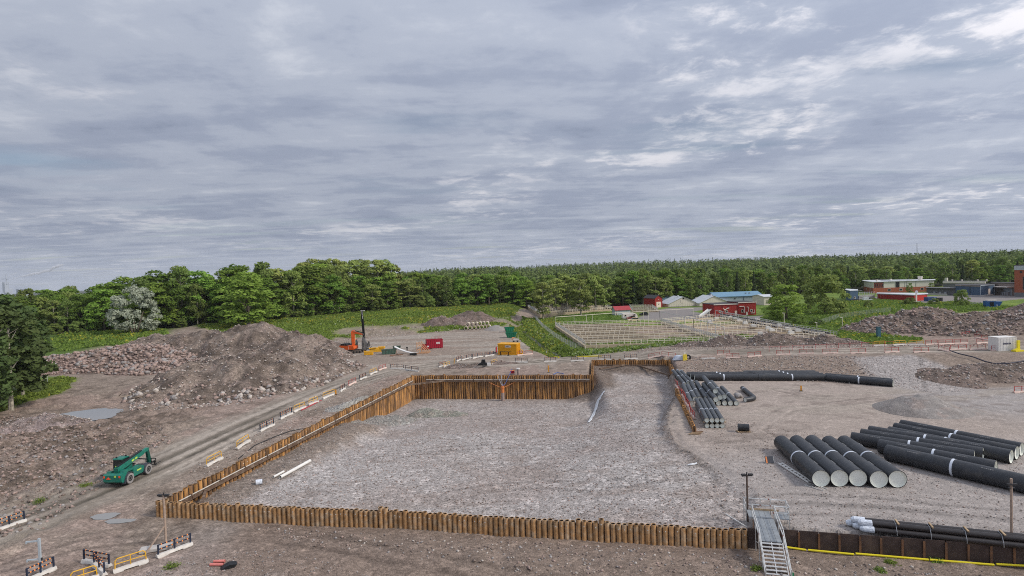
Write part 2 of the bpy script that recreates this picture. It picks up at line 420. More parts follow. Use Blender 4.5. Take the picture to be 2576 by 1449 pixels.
    def prism(s, poly, y0, y1, ax='y'):           # outline in (x,z), extruded along y
        n = len(poly); f = {'y': lambda p, t: (p[0], t, p[1]), 'x': lambda p, t: (t, p[0], p[1]), 'z': lambda p, t: (p[0], p[1], t)}[ax]
        vs = [f(p, y0) for p in poly] + [f(p, y1) for p in poly]
        return s.add(vs, [tuple(range(n)), tuple(range(n, 2 * n))[::-1]] + [(i, (i + 1) % n, n + (i + 1) % n, n + i)[::-1] for i in range(n)])
    def mesh(s, name, mats, smooth=False):
        me = bpy.data.meshes.new(name); me.from_pydata(s.v, [], s.f)
        for m in (mats if isinstance(mats, (list, tuple)) else [mats]): me.materials.append(m)
        if any(s.mi): me.polygons.foreach_set('material_index', s.mi)
        if smooth: me.polygons.foreach_set('use_smooth', [True] * len(s.f))
        import bmesh
        bm = bmesh.new(); bm.from_mesh(me); bmesh.ops.recalc_face_normals(bm, faces=bm.faces); bm.to_mesh(me); bm.free()
        if smooth:
            try: me.set_sharp_from_angle(angle=R(40))
            except Exception: pass
        me.update(); return me
def ob(name, me, parent=None, loc=None, rot=None, scale=None):
    o = bpy.data.objects.new(name, me); COL.objects.link(o)
    if parent is not None: o.parent = parent
    if loc is not None: o.location = loc
    if rot is not None: o.rotation_euler = rot if not isinstance(rot, (int, float)) else (0, 0, rot)
    if scale is not None: o.scale = scale if not isinstance(scale, (int, float)) else (scale,) * 3
    return o
def tag(o, label=None, cat=None, group=None, kind=None):
    if label: o['label'] = label
    if cat: o['category'] = cat
    if group: o['group'] = group
    if kind: o['kind'] = kind
    return o
def thing(name, label, cat, loc=(0, 0, 0), rz=0.0, group=None):
    return tag(ob(name, None, None, loc, rz), label, cat, group)
def copy_tree(o, parent=None):
    c = o.copy(); COL.objects.link(c); c.parent = parent
    for ch in o.children: copy_tree(ch, c)
    return c
def part(name, mb, m, parent, smooth=False, kind=None, label=None):
    o = ob(name, mb.mesh(name, m, smooth), parent)
    if kind: o['kind'] = kind
    if label: o['label'] = label
    return o
# ------------------------------------------------------------------ ground sheet
def axis(segs):
    out = [segs[0][0]]
    for a, b, st0, st1 in segs:
        p = a; st = st0
        while p < b - 1e-6:
            f = (p - a) / (b - a); p += st0 + (st1 - st0) * f; out.append(min(p, b))
    return np.array(out)
XS = axis([(-6000, -900, 700, 300), (-900, -260, 60, 14), (-260, -130, 8, 1.6), (-130, -76, 1.4, 0.6), (-76, 70, 0.42, 0.42), (70, 130, 0.55, 1.2), (130, 300, 1.4, 4), (300, 1200, 14, 60), (1200, 6000, 300, 700)])
YS = axis([(-40, 25, 6, 3), (25, 60, 0.38, 0.38), (60, 130, 0.40, 0.6), (130, 180, 0.7, 1.2), (180, 330, 1.4, 3), (330, 900, 8, 40), (900, 9000, 60, 900)])
GX, GY = np.meshgrid(XS, YS)
gx, gy = GX.ravel(), GY.ravel()
gz = land(gx, gy)

EDGE_X = [-400, -300, -220, -160, -115, -60, -10, 20, 60, 130, 200, 300, 420, 900]; EDGE_Y = [215, 222, 228, 236, 262, 318, 336, 330, 322, 338, 372, 402, 420, 470]
C_DIRT = np.array([0.240, 0.196, 0.164]); C_DARK = np.array([0.115, 0.090, 0.073]); C_RED = np.array([0.265, 0.205, 0.175])
C_ROAD = np.array([0.258, 0.224, 0.190]); C_TAN = np.array([0.325, 0.288, 0.250]); C_GRAV = np.array([0.340, 0.314, 0.302]); C_GRAVL = np.array([0.30, 0.288, 0.275])
C_GRASS = np.array([0.095, 0.155, 0.030]); C_GRASS2 = np.array([0.160, 0.220, 0.042]); C_ASPH = np.array([0.215, 0.200, 0.195])
GRASSP = {
 'bank': [(-150, 262), (-125, 228), (-95, 184)] + [(x, y + 3) for x, y in PADF[1:4]] + [(-3, 236), (1, 250), (3, 300), (6, 345), (-60, 335), (-115, 280)],
 'leftpatch': P([(-200, 950), (60, 945), (130, 948), (200, 953), (170, 985), (90, 1008), (0, 1035), (-200, 1060)], 1.3),
 'leftstrip': P([(60, 868), (330, 842), (420, 842), (430, 872), (200, 880), (75, 890)], 2.0),
 'ditchL': [(-2, 250), (3, 255), (6, 205), (9, 176), (13, 156), (9.5, 150), (5.5, 160), (1.5, 190), (-1, 225)],
 'ditchR': [(4, 262), (19, 262), (20, 240), (19, 200), (20.5, 161), (22, 154), (13.5, 151.5), (9.5, 175), (6, 205), (4, 235)],
 'front': P([(1440, 876), (1470, 866), (1850, 846), (1900, 850), (1800, 866), (1640, 876), (1500, 886), (1440, 890)], 2.4),
 'lawn': P([(1380, 806), (1395, 778), (1545, 786), (1600, 800), (1480, 815)], 2.7),
 'lawn2': P([(1740, 782), (1780, 776), (1800, 782), (1780, 788)], 3.0),
 'east': P([(1910, 800), (1960, 770), (2140, 762), (2200, 755), (2330, 768), (2400, 762), (2576, 780), (2400, 790), (2240, 790), (2190, 815), (2230, 838), (2330, 850), (2240, 868), (2110, 862), (2090, 835), (1990, 815)], 3.4),
 'eastlawn': P([(1910, 775), (1990, 765), (1990, 790), (1930, 798)], 3.2),
}
ASPHP = P([(1600, 800), (1640, 780), (1680, 774), (1790, 772), (1780, 790), (1800, 800), (1990, 790), (1990, 797), (1800, 806), (1640, 804)], 2.9)
ASPH2 = P([(2330, 762), (2420, 768), (2576, 752), (2700, 742), (2700, 730), (2330, 745), (2140, 748), (2140, 756)], 4.0)
def grass_mask(x, y):
    m = np.zeros(np.shape(x)); nn = (fbm(x * .18, y * .18, 71, 4) - .5)
    for k, p in GRASSP.items():
        b = 9 if k in ('bank',) else 3.5
        m = np.maximum(m, ss(-1.2, 1.2, sdist(x, y, p) + nn * b))
    # worn patches on the bank
    pyv = np.interp(x, [p[0] for p in PADF], [p[1] for p in PADF])
    worn = ss(0.47, 0.56, fbm(x * .05 + 4, y * .05, 77, 3)) * ss(46, 14, y - pyv) * (x < 3) * (x > -72) * (y > pyv - 4)
    return m * (1 - 0.95 * worn)
def lerp(a, b, w): return a + (b - a) * w[:, None]
def ground_colour(x, y):
    n = len(x)
    a1 = fbm(x * .09, y * .09, 81, 4); a2 = fbm(x * .5, y * .5, 83, 4); a3 = fbm(x * .025, y * .025, 85, 3)
    c = lerp(np.tile(C_DIRT, (n, 1)), C_RED, ss(.45, .62, a1)); c = lerp(c, C_DARK, ss(.52, .7, a2) * .6)
    st = np.full(n, .8)
    lfm = ss(-46, -54, x + .16 * (y - 60)) * ss(44, 54, y) * ss(112, 96, y); c = lerp(c, lerp(np.tile(np.array([.100, .078, .062]), (n, 1)), np.array([.215, .168, .140]), ss(.42, .58, fbm(x * .6, y * .6, 141, 4))), lfm * .85)
    # drill pad and area north of the pit: paler, wheel-streaked
    sd = sdist(x, y, [(-72, 160), (-60, 140), (-30, 138), (-8, 140), (6, 148), (9, 170), (4, 205), (0, 224), (-6.6, 226), (-40, 212), (-72, 194)])
    stk = fbm(x * .055 + y * .02, y * .35, 91, 4)
    pad = ss(-3, 5, sd + 6 * (a2 - .5))
    c = lerp(c, lerp(np.tile(C_TAN * .92, (n, 1)), C_DIRT, ss(.42, .6, stk)), pad)
    # haul road
    d, par = segdist(x, y, ROAD)
    wob = d + 1.2 * (fbm(x * .2, y * .2, 93) - .5)
    rd = ss(6.5, 3.5, wob)
    s2 = fbm(d * 1.5 + 40, par * .07, 95, 3)
    c = lerp(c, lerp(np.tile(C_ROAD * .92, (n, 1)), C_TAN * 1.15, ss(.46, .58, s2)), rd * .9)
    s3 = fbm(x * .9 - y * .06 + 9, (x * .15 + y) * .05, 96, 3); c = lerp(c, C_TAN, ss(.55, .68, s3) * .45 * ss(14, 5, d) * ss(1, 5, d))
    trk = ss(.75, .25, np.abs(d - 1.15)) * ss(.25, .6, fbm(x * .15, y * .15, 97))
    c = lerp(c, np.array([.118, .104, .084]), trk * .9 * rd); wet = ss(2.6, 1.0, np.abs(d - 2.6)) * ss(.46, .6, fbm(x * .12 + 5, y * .05, 98, 3)); c = lerp(c, np.array([.125, .112, .090]), wet * .35)
    st = st * (1 - .55 * rd)
    # yard
    dfw = np.interp(x, [p[0] for p in FRONT + RETW], [p[1] for p in FRONT + RETW]); yb = np.interp(x, *EMB_B)
    yd = ss(18, 21, x) * (y > dfw) * ss(3, -2, y - yb)
    front = ss(74, 62, y + 8 * (a1 - .5)); rightgrey = ss(60, 72, x + 14 * (a1 - .5)) * ss(70, 84, y)
    base = lerp(np.tile(np.array([.320, .274, .244]), (n, 1)), C_GRAV * .88, np.maximum(front * .8, rightgrey))
    base = lerp(base, np.array([.165, .135, .12]), ss(.55, .68, a2) * .5 * ss(70, 84, y))
    sy = fbm(x * .06, y * .5, 99, 4); base = lerp(base, C_TAN * .95, ss(.52, .66, sy) * .6 * ss(76, 88, y))
    mud = ss(6, -6, np.abs(y - 72 - .25 * (x - 27)) - 1) * ss(22, 25, x) * ss(44, 34, x) * ss(.48, .60, fbm(x * .35, y * .9, 113, 4)); base = lerp(base, np.array([.095, .078, .068]), mud * .8)
    c = lerp(c, base, yd); st = st * (1 - .4 * yd)
    # gravel ramp from the yard to the road
    rp = sdist(x, y, [(66, 102), (70, 119), (82, 117.5), (84, 106), (78, 95), (70, 95)]); c = lerp(c, C_GRAV * .93, ss(-1.5, 1.5, rp + 2.5 * (a2 - .5)))
    # foreground: grey gravel track, brown berm under the wall
    fo = (y < dfw) * ss(-34, -26, x)
    dfr, fp = segdist(x, y, FRONT + RETW)
    bm = ss(2.4, 1.4, np.abs(dfr - 4.5) / 2.6 + 1.2 * (a2 - .5)) * ss(4, 18, fp) + ss(6.2, 3.5, dfr) * ss(8, 20, fp)
    c = lerp(c, C_GRAV * .84, fo * (1 - np.clip(bm, 0, 1)) * .75); c = lerp(c, np.array([.190, .148, .122]), fo * np.clip(bm, 0, 1) * .9)
    # pit floor
    sp = sdist(x, y, PIT); w = ss(-.3, .3, sp)
    pf = lerp(np.tile(C_GRAV, (n, 1)), np.array([.292, .252, .234]), ss(.47, .60, fbm(x * .10, y * .16, 101, 4)) * .6)
    pf = lerp(pf, np.array([.360, .342, .332]), ss(.46, .66, fbm(x * .10, y * .16, 103, 3)) * .45 * ss(112, 80, y))
    pf = lerp(pf, np.array([.235, .190, .165]), ss(.60, .70, fbm(x * .3, y * .42, 109, 4)) * .4)
    pf = lerp(pf, np.array([.26, .225, .205]), ss(88, 112, y) * .35)
    dl, pr = segdist(x, y, [PA, PB]); led = ss(6.6, 4.4, dl + 2.6 * (a2 - .5)) * (1 - ss(38, 50, pr))
    pf = lerp(pf, C_DIRT * .78, led * .9)
    dr, _ = segdist(x, y, RIGHT[1:]); pf = lerp(pf, C_DIRT * .72, ss(1.8, .6, dr + 2.6 * (a2 - .5)) * ss(56, 66, y) * .7)
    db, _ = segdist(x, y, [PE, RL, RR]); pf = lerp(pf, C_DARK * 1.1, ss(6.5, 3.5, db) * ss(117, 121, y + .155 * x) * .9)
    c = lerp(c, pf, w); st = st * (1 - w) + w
    # cut slope under the right-hand road
    yt = np.interp(x, *EMB_T); sl = ss(36, 42, x) * ss(-1, 1, y - yb) * ss(1, -1.5, y - yt) * (1 - ss(-1.5, 1.5, rp)); c = lerp(c, np.array([.215, .172, .142]), sl * .8)
    # asphalt and green
    for ap in (ASPHP, ASPH2):
        w = ss(-1, 1, sdist(x, y, ap)); c = lerp(c, C_ASPH, w); st = st * (1 - .8 * w)
    gm = grass_mask(x, y)
    g = lerp(lerp(np.tile(C_GRASS, (n, 1)), C_GRASS2, ss(.4, .65, a2)), np.array([.13, .12, .055]), ss(.6, .75, a1) * .5)
    c = lerp(c, g, gm); st = st * (1 - .5 * gm)
    # forest floor and country beyond
    gr2 = ss(200, 212, y + 6 * (a1 - .5)) * ss(20, 26, x) * (1 - ss(-1, 1, sdist(x, y, ASPHP))) * (1 - ss(-1, 1, sdist(x, y, ASPH2))); c = lerp(c, lerp(np.tile(C_GRASS, (n, 1)), C_GRASS2, ss(.4, .65, a2)), gr2)
    ff = ss(-6, 2, y - np.interp(x, EDGE_X, EDGE_Y)); c = lerp(c, np.array([.030, .036, .016]), ff)
    # stretch of open fields at left behind the boulders is green as well
    lf = ss(-128, -150, x) * ss(90, 130, y) * (1 - ff); c = lerp(c, C_GRASS * .8, lf)
    return np.concatenate([c, np.clip(st, 0, 1)[:, None]], 1)
gcol = ground_colour(gx, gy)
gcol[:, :3] *= np.array([1.08, 1.055, 1.02])
# wheel tracks pressed into soil and gravel: pairs of compacted, damp ruts
def roff(o, i0, i1):
    out = []
    for (a, b) in zip(ROAD[i0:i1], ROAD[i0 + 1:i1 + 1]):
        v = Vector((b[0] - a[0], b[1] - a[1])).normalized(); out.append((a[0] + v.y * o, a[1] - v.x * o))
    return out
TRACKS = [(roff(-2.6, 0, 9), .45, 1.0), (roff(2.3, 0, 8), .7, .95), (roff(.2, 1, 12), .35, .9),
          (P([(620, 1105), (520, 1082), (420, 1062), (330, 1052), (200, 1066), (60, 1090)], 1.2), .6, 1.0), (P([(760, 1020), (640, 1032), (520, 1036), (400, 1040), (310, 1028), (290, 1000), (320, 962), (420, 945)], 1.3), .6, 1.0),
          (P([(1840, 1262), (2000, 1252), (2200, 1262), (2400, 1284), (2620, 1300)], 1.4), .7, 1.0), (P([(1830, 1288), (2000, 1280), (2200, 1288), (2420, 1312), (2620, 1330)], 1.4), .5, 1.0), (P([(1960, 1120), (1900, 1080), (1980, 1030), (2150, 1010), (2350, 985), (2330, 930)], 1.4), .6, 1.1), (P([(2620, 1050), (2400, 1012), (2200, 1000), (2050, 1000), (1960, 980)], 1.4), .5, 1.1),
          (P([(960, 1160), (1120, 1128), (1300, 1122), (1460, 1140)], -1.5), .45, 1.2), (P([(1130, 1250), (1240, 1226), (1360, 1222), (1500, 1240), (1650, 1230)], -.5), .45, 1.2),
          (P([(-40, 1440), (200, 1372), (420, 1345), (700, 1352), (950, 1390), (1200, 1440), (1400, 1470)], 0), .65, 1.0), (P([(330, 1340), (520, 1325), (760, 1345), (1000, 1410), (1150, 1470)], 0), .5, 1.0)]
_n = fbm(gx * .25, gy * .25, 131, 3); _near = (gy < 135) & (gy > 25) & (np.abs(gx) < 110)
for pts_, st_, hw in TRACKS:
    d_ = np.full(len(gx), 1e9); d_[_near] = segdist(gx[_near], gy[_near], pts_)[0]
    mk = ss(.46, .16, np.abs(d_ - hw)) * (.35 + .65 * ss(.36, .52, _n)) * st_ * ss(-.4, .0, 0 * gx)
    gcol[:, :3] *= (1 - .42 * mk)[:, None]; gz -= .07 * mk; rim = ss(.25, .0, np.abs(np.abs(d_ - hw) - .55)) * st_; gz += .04 * rim; gcol[:, :3] *= (1 + .12 * rim)[:, None]
nx, ny = len(XS), len(YS)
ii = (np.arange(ny - 1)[:, None] * nx + np.arange(nx - 1)[None, :]).ravel()
quads = np.stack([ii, ii + 1, ii + nx + 1, ii + nx], 1)
qx = gx[quads].mean(1); qy = gy[quads].mean(1)
reg = np.zeros(len(quads), int)
yb_ = np.interp(qx, *EMB_B); dfw_ = np.interp(qx, [p[0] for p in FRONT + RETW], [p[1] for p in FRONT + RETW])
reg[(segdist(qx, qy, ROAD)[0] < 4.6)] = 1
reg[(qx > 18.6) & (qy > dfw_) & (qy < yb_)] = 2
reg[inpoly(qx, qy, PIT)] = 3
reg[(grass_mask(qx, qy) > .5)] = 4
reg[inpoly(qx, qy, ASPHP) | inpoly(qx, qy, ASPH2)] = 5
for k, nm in enumerate(('ground', 'haul_road', 'storage_yard', 'pit_floor', 'grass_ground', 'asphalt_yard')):
    q = quads[reg == k]
    if not len(q): continue
    ids, inv = np.unique(q, return_inverse=True)
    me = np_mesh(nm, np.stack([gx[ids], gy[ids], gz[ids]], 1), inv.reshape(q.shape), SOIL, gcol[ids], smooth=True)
    tag(ob(nm, me), kind='structure')
LAND_V = None

# ------------------------------------------------------------------ stones
def stone_proto(seed, n=12):
    rnd = random.Random(seed)
    t = (1 + 5 ** .5) / 2
    vs = [(-1, t, 0), (1, t, 0), (-1, -t, 0), (1, -t, 0), (0, -1, t), (0, 1, t), (0, -1, -t), (0, 1, -t), (t, 0, -1), (t, 0, 1), (-t, 0, -1), (-t, 0, 1)]
    fs = [(0, 11, 5), (0, 5, 1), (0, 1, 7), (0, 7, 10), (0, 10, 11), (1, 5, 9), (5, 11, 4), (11, 10, 2), (10, 7, 6), (7, 1, 8), (3, 9, 4), (3, 4, 2), (3, 2, 6), (3, 6, 8), (3, 8, 9), (4, 9, 5), (2, 4, 11), (6, 2, 10), (8, 6, 7), (9, 8, 1)]
    k = (rnd.uniform(.8, 1.3), rnd.uniform(.65, 1.0), rnd.uniform(.45, .8)); fl = []
    for v in vs:
        f_ = rnd.uniform(.62, 1.38); fl.append([c / 1.9 * .55 * kk * f_ * rnd.uniform(.85, 1.15) for c, kk in zip(v, k)])
    for cut in range(3):                       # knock flat faces off, as broken rock has
        a_ = rnd.uniform(0, 6.28); b_ = rnd.uniform(-.4, .9); nx_, ny_, nz_ = math.cos(a_) * math.cos(b_), math.sin(a_) * math.cos(b_), math.sin(b_); lim = rnd.uniform(.20, .32)
        for q in fl:
            d_ = q[0] * nx_ + q[1] * ny_ + q[2] * nz_
            if d_ > lim: q[0] -= nx_ * (d_ - lim); q[1] -= ny_ * (d_ - lim); q[2] -= nz_ * (d_ - lim)
    vs = [tuple(q) for q in fl]
    return np.array(vs, np.float32), np.array(fs, np.int32)
STP = [stone_proto(i) for i in range(8)]
ROCKM = [mat('rock_pink', (.36, .265, .225), .9, var=.3, vscale=4, col2=(.26, .19, .165)), mat('rock_grey', (.33, .305, .29), .9, var=.3, vscale=4, col2=(.22, .20, .19)),
         mat('rock_pale', (.50, .45, .40), .9, var=.25, vscale=4, col2=(.38, .33, .29)), mat('rock_brown', (.20, .155, .13), .95, var=.3, vscale=4)]
STM = [[None] * 4 for _ in STP]
for i, (v, f) in enumerate(STP):
    for j in range(4): STM[i][j] = np_mesh('stone', v, f, ROCKM[j])
def pebble_proto(seed):
    rnd = random.Random(seed); vs = [(1, 0, 0), (-.9, .2, 0), (0.1, .8, .1), (-.1, -.8, -.1), (.15, .1, .62), (-.1, 0, -.5)]
    return np.array([tuple(c * .5 * rnd.uniform(.7, 1.3) for c in v) for v in vs], np.float32), np.array([(0, 2, 4), (2, 1, 4), (1, 3, 4), (3, 0, 4), (2, 0, 5), (1, 2, 5), (3, 1, 5), (0, 3, 5)], np.int32)
PEB = [pebble_proto(i) for i in range(10)]
def merged_stones(name, pts, sizes, mats, seed, parent=None, midx=None):
    rng = np.random.default_rng(seed); n = len(pts)
    V = np.zeros((n, 6, 3), np.float32); F = np.zeros((n, 8, 3), np.int32)
    a = rng.uniform(0, 6.28, n); ca, sa = np.cos(a), np.sin(a); which = rng.integers(0, len(PEB), n)
    for k, (v, f) in enumerate(PEB):
        m = which == k
        if not m.any(): continue
        x = v[None, :, 0] * ca[m][:, None] - v[None, :, 1] * sa[m][:, None]; y = v[None, :, 0] * sa[m][:, None] + v[None, :, 1] * ca[m][:, None]
        V[m] = np.stack([x, y, np.broadcast_to(v[None, :, 2], x.shape)], 2) * sizes[m][:, None, None] + pts[m][:, None, :]
        F[m] = f[None]
    F = F + (np.arange(n) * 6)[:, None, None]
    mi = (rng.integers(0, len(mats), n) if midx is None else midx)
    me = np_mesh(name, V.reshape(-1, 3), F.reshape(-1, 3), mats, matidx=np.repeat(mi, 8))
    o = ob(name, me, parent); o['kind'] = 'stuff'; return o
def scatter_stones(name, label, poly, n, smin, smax, seed, mats, hfun=land, cat='stones', sink=.2, keep=None, power=3.0):
    rng = np.random.default_rng(seed)
    xs = [p[0] for p in poly]; ys = [p[1] for p in poly]
    x = rng.uniform(min(xs), max(xs), n * 6); y = rng.uniform(min(ys), max(ys), n * 6)
    k = inpoly(x, y, poly)
    if keep is not None: k &= keep(x, y, rng)
    x = x[k][:n]; y = y[k][:n]; s = smin + (smax - smin) * rng.uniform(0, 1, len(x)) ** power
    z = hfun(x, y) + s * (0.25 - sink)
    o = merged_stones(name, np.stack([x, y, z], 1), s, mats, seed)
    tag(o, label, cat); return o

# mounds: heaps of soil or rock standing on the land
def bumps(x, y, L, seed, rough=.35):
    h = np.full(np.shape(x), -5.0)
    for bx, by, H, rx, ry, a in L:
        ca, sa = math.cos(a), math.sin(a); dx, dy = x - bx, y - by
        u = (dx * ca + dy * sa) / rx; v = (-dx * sa + dy * ca) / ry
        d = np.sqrt(u * u + v * v + .004)
        h = np.maximum(h, H * (1.06 - d) - .15 * H * ss(.42, 0, d) * 1.2)
    n = (fbm(x * .22, y * .22, seed, 4) - .5) * 2; n2 = fbm(x * 1.1, y * 1.1, seed + 3, 3) - .5
    rdg = 1 - 2 * np.abs(fbm(x * .16 + 3, y * .16, seed + 21, 3) - .5) * 2.4; n4 = fbm(x * .5, y * .5, seed + 31, 3) - .5
    return h + n * rough * np.clip(h + 1.2, 0, 3) + (n2 * .5 + n4 * 2.2 * min(1, rough * 2)) * ss(-.5, 2.2, h) + rdg * rough * 1.1 * ss(.5, 4, h)
def mound(name, label, L, seed, colour, res=.55, rough=.35, ns=300, nstuff=2500, smin=.2, smax=.9, rockm=(0, 1, 2), pw=2.5, cat='soil heap', base=None, big=None, cover=None, group=None, dark=None, stony=1.0):
    x0 = min(b[0] - max(b[3], b[4]) * 1.15 for b in L); x1 = max(b[0] + max(b[3], b[4]) * 1.15 for b in L)
    y0 = min(b[1] - max(b[3], b[4]) * 1.15 for b in L); y1 = max(b[1] + max(b[3], b[4]) * 1.15 for b in L)
    X, Y = np.meshgrid(np.arange(x0, x1, res), np.arange(y0, y1, res)); x, y = X.ravel(), Y.ravel()
    hb = bumps(x, y, L, seed, rough); zl = land(x, y)
    z = zl + np.maximum(hb, -.35)
    nx_, ny_ = X.shape[1], X.shape[0]
    i = (np.arange(ny_ - 1)[:, None] * nx_ + np.arange(nx_ - 1)[None, :]).ravel(); q = np.stack([i, i + 1, i + nx_ + 1, i + nx_], 1)
    q = q[(hb[q] > -.2).any(1)]; ids, inv = np.unique(q, return_inverse=True)
    cx, cy = float(np.mean([b[0] for b in L])), float(np.mean([b[1] for b in L])); cz = hz(cx, cy)
    a = fbm(x * .25, y * .25, seed + 9, 4); b_ = fbm(x * .9, y * .9, seed + 11, 3)
    c = lerp(np.tile(np.array(colour), (len(x), 1)), np.array(dark if dark is not None else C_DARK), ss(.42, .62, a)); c = lerp(c, C_RED * 1.05, ss(.56, .7, b_) * .5)
    c = np.concatenate([c, np.full((len(c), 1), stony)], 1)
    t = thing(name, label, cat, (cx, cy, cz), 0, group)
    V = np.stack([x - cx, y - cy, z - cz], 1)[ids]
    body = ob('heap', np_mesh('heap', V, inv.reshape(q.shape), SOIL, c[ids], smooth=True), t)
    rng = np.random.default_rng(seed + 1); N_ = (ns + nstuff) * 5
    sx = rng.uniform(x0, x1, N_); sy = rng.uniform(y0, y1, N_); sh = bumps(sx, sy, L, seed, rough); k = sh > .02
    if cover is not None: k &= rng.uniform(0, 1, N_) < cover(sx, sy, sh)
    sx, sy, sh = sx[k][:ns + nstuff], sy[k][:ns + nstuff], sh[k][:ns + nstuff]
    s = smin + (smax - smin) * rng.uniform(0, 1, len(sx)) ** pw
    # near boulders at the foot are the larger ones
    if big is not None: s = s * big(sx, sy, sh)
    sz = land(sx, sy) + sh + s * .12
    d = s * 1000 / np.hypot(sx, sy); order = np.argsort(-d)
    for j in order[:ns]:
        o = ob('stone', STM[int(rng.integers(8))][rockm[int(rng.integers(len(rockm)))]], t, (sx[j] - cx, sy[j] - cy, sz[j] - cz), (rng.uniform(-.5, .5), rng.uniform(-.5, .5), rng.uniform(0, 6.28)), float(s[j]))
    r = order[ns:]
    if len(r): merged_stones('small_stones', np.stack([sx[r] - cx, sy[r] - cy, sz[r] - cz], 1), s[r], [ROCKM[i] for i in rockm], seed + 2, t)
    return t
# ------------------------------------------------------------------ heaps
mound('soil_mound', 'large brown soil mound with stones rising behind the haul road on the left', [(-77, 167, 10.2, 27, 16, .1), (-92, 170, 9.4, 18, 13, 0), (-108, 172, 7.0, 20, 12, 0), (-63, 160, 7.0, 17, 13, -.2), (-59, 127, 6.9, 19, 19, .25), (-67, 121, 5.4, 12, 14, 0), (-51, 137, 4.4, 13, 12, .4), (-47, 144, 1.9, 10, 6, -.5), (-60, 113, 2.4, 12, 7, .2), (-72, 141, 4.6, 11, 10, .4), (-79, 152, 3.6, 12, 8, .2)], 201, (.205, .163, .132),
      res=.6, rough=.55, ns=300, nstuff=12000, smin=.10, smax=1.0, rockm=(0, 2, 0, 2, 1, 3), pw=3.6, cover=lambda x, y, h: np.clip(1.1 - h * .10, .22, 1), big=lambda x, y, h: np.where(h < 1.3, 1.35, .8), dark=(.108, .085, .069))
mound('boulder_pile', 'broad pile of reddish blasted boulders before the dark wood, left of the soil mound', [(-106, 158, 5.6, 30, 14, .05), (-124, 154, 3.6, 19, 12, 0), (-88, 147, 2.6, 15, 8, .1)], 231, (.22, .155, .13), res=.7, rough=.25, ns=300, nstuff=4200, smin=.5, smax=1.6, rockm=(0, 0, 0, 0, 1, 3), pw=1.7, cat='boulder pile', dark=(.13, .095, .08))
p = U(112, 1066, 1.3)
mound('gravel_heap', 'low heap of grey and reddish gravel left of the big puddle', [(p.x, p.y, 1.5, 6.5, 3.6, .2), (p.x - 6, p.y - 3.5, .9, 5, 3, 0)], 241, (.24, .19, .175), res=.4, ns=50, nstuff=900, smin=.1, smax=.42, rockm=(0, 1, 2), pw=2, cat='gravel heap')
mound('soil_heap', 'long dark soil heap with pale stones in front of the treatment basins', [(57, 149, 2.3, 9, 6, .1), (68, 147, 2.9, 12, 6.5, 0), (79, 143.5, 2.5, 9, 6, -.2), (48, 151, 1.0, 8, 3, .1)], 251, (.135, .105, .088), res=.45, rough=.3, ns=120, nstuff=2600, smin=.1, smax=.7, rockm=(2, 1, 3, 0), pw=3)
mound('rubble_mound', 'jagged mound of pale rock rubble and brown soil at the right before the sheds', [(125, 172, 6.2, 17, 14, .1), (113, 171, 4.2, 14, 11, .3), (137, 169, 4.2, 15, 12, 0), (148, 163, 4.6, 16, 14, 0), (128, 158, 2.6, 15, 8, -.1)], 261, (.185, .140, .112), res=.6, rough=.40, ns=300, nstuff=5200, smin=.25, smax=1.25, rockm=(0, 0, 1, 3, 3), pw=2.8, cat='rubble mound')
mound('soil_mound', 'dark brown soil mound at the right edge beside the blue tank', [(164, 172, 7.5, 20, 16, 0), (172, 160, 5, 18, 12, 0)], 265, (.15, .11, .09), res=.8, rough=.3, ns=60, nstuff=900, smin=.2, smax=.9, rockm=(0, 1, 3), pw=3)
p = U(2350, 1040, 1.4)
mound('gravel_heap', 'smooth grey heap of fine gravel standing alone in the storage yard', [(p.x, p.y + 2.5, 2.5, 6.2, 5.6, 0), (p.x + 3.0, p.y + 1, 1.2, 4.5, 3, 0)], 271, (.27, .245, .225), res=.3, rough=.07, ns=0, nstuff=160, smin=.06, smax=.16, rockm=(1,), cat='gravel heap', dark=(.22, .195, .178), stony=.5)
p = G(962, 1068, -2.5)
mound('gravel_heap', 'low spread heap of pale grey gravel against the left pile wall in the pit', [(p.x, p.y + 1.5, 1.5, 6.0, 4.2, .5), (p.x - 4.5, p.y - 3, .9, 4.5, 2.6, .6)], 281, (.30, .29, .265), res=.35, rough=.2, ns=60, nstuff=1200, smin=.08, smax=.32, rockm=(1, 2), pw=1.5, cat='gravel heap', dark=(.22, .21, .19))
p = G(1074, 1046, -2.5)
mound('gravel_heap', 'small greenish grey gravel heap in the back left corner of the pit', [(p.x, p.y + 1.0, 1.4, 4.0, 3.0, 0), (p.x + 4, p.y, .7, 3.5, 2.0, 0)], 285, (.27, .265, .22), res=.35, rough=.2, ns=40, nstuff=700, smin=.08, smax=.3, rockm=(1, 2), pw=1.5, cat='gravel heap', dark=(.2, .2, .165))
p = U(1246, 828, 2.0)
mound('gravel_heap', 'little grey gravel cone right of the stacked concrete rings', [(p.x, p.y + 2, 2.2, 4.4, 4, 0)], 291, (.28, .26, .24), res=.5, rough=.06, ns=0, nstuff=60, smin=.1, smax=.2, rockm=(1,), cat='gravel heap', dark=(.24, .22, .2), stony=.4)
p = U(1106, 818, 3.0)
mound('soil_heap', 'brown soil heap on the grassy bank left of the concrete rings', [(p.x, p.y + 4, 3.6, 8, 6, 0), (p.x + 12, p.y + 14, 4.6, 10, 7, 0), (p.x + 9, p.y + 2, 1.6, 8, 4, 0)], 295, (.17, .125, .105), res=.6, rough=.3, ns=40, nstuff=700, smin=.15, smax=.6, rockm=(0, 1, 2), pw=2.5)
p = U(1180, 922, 1.6)
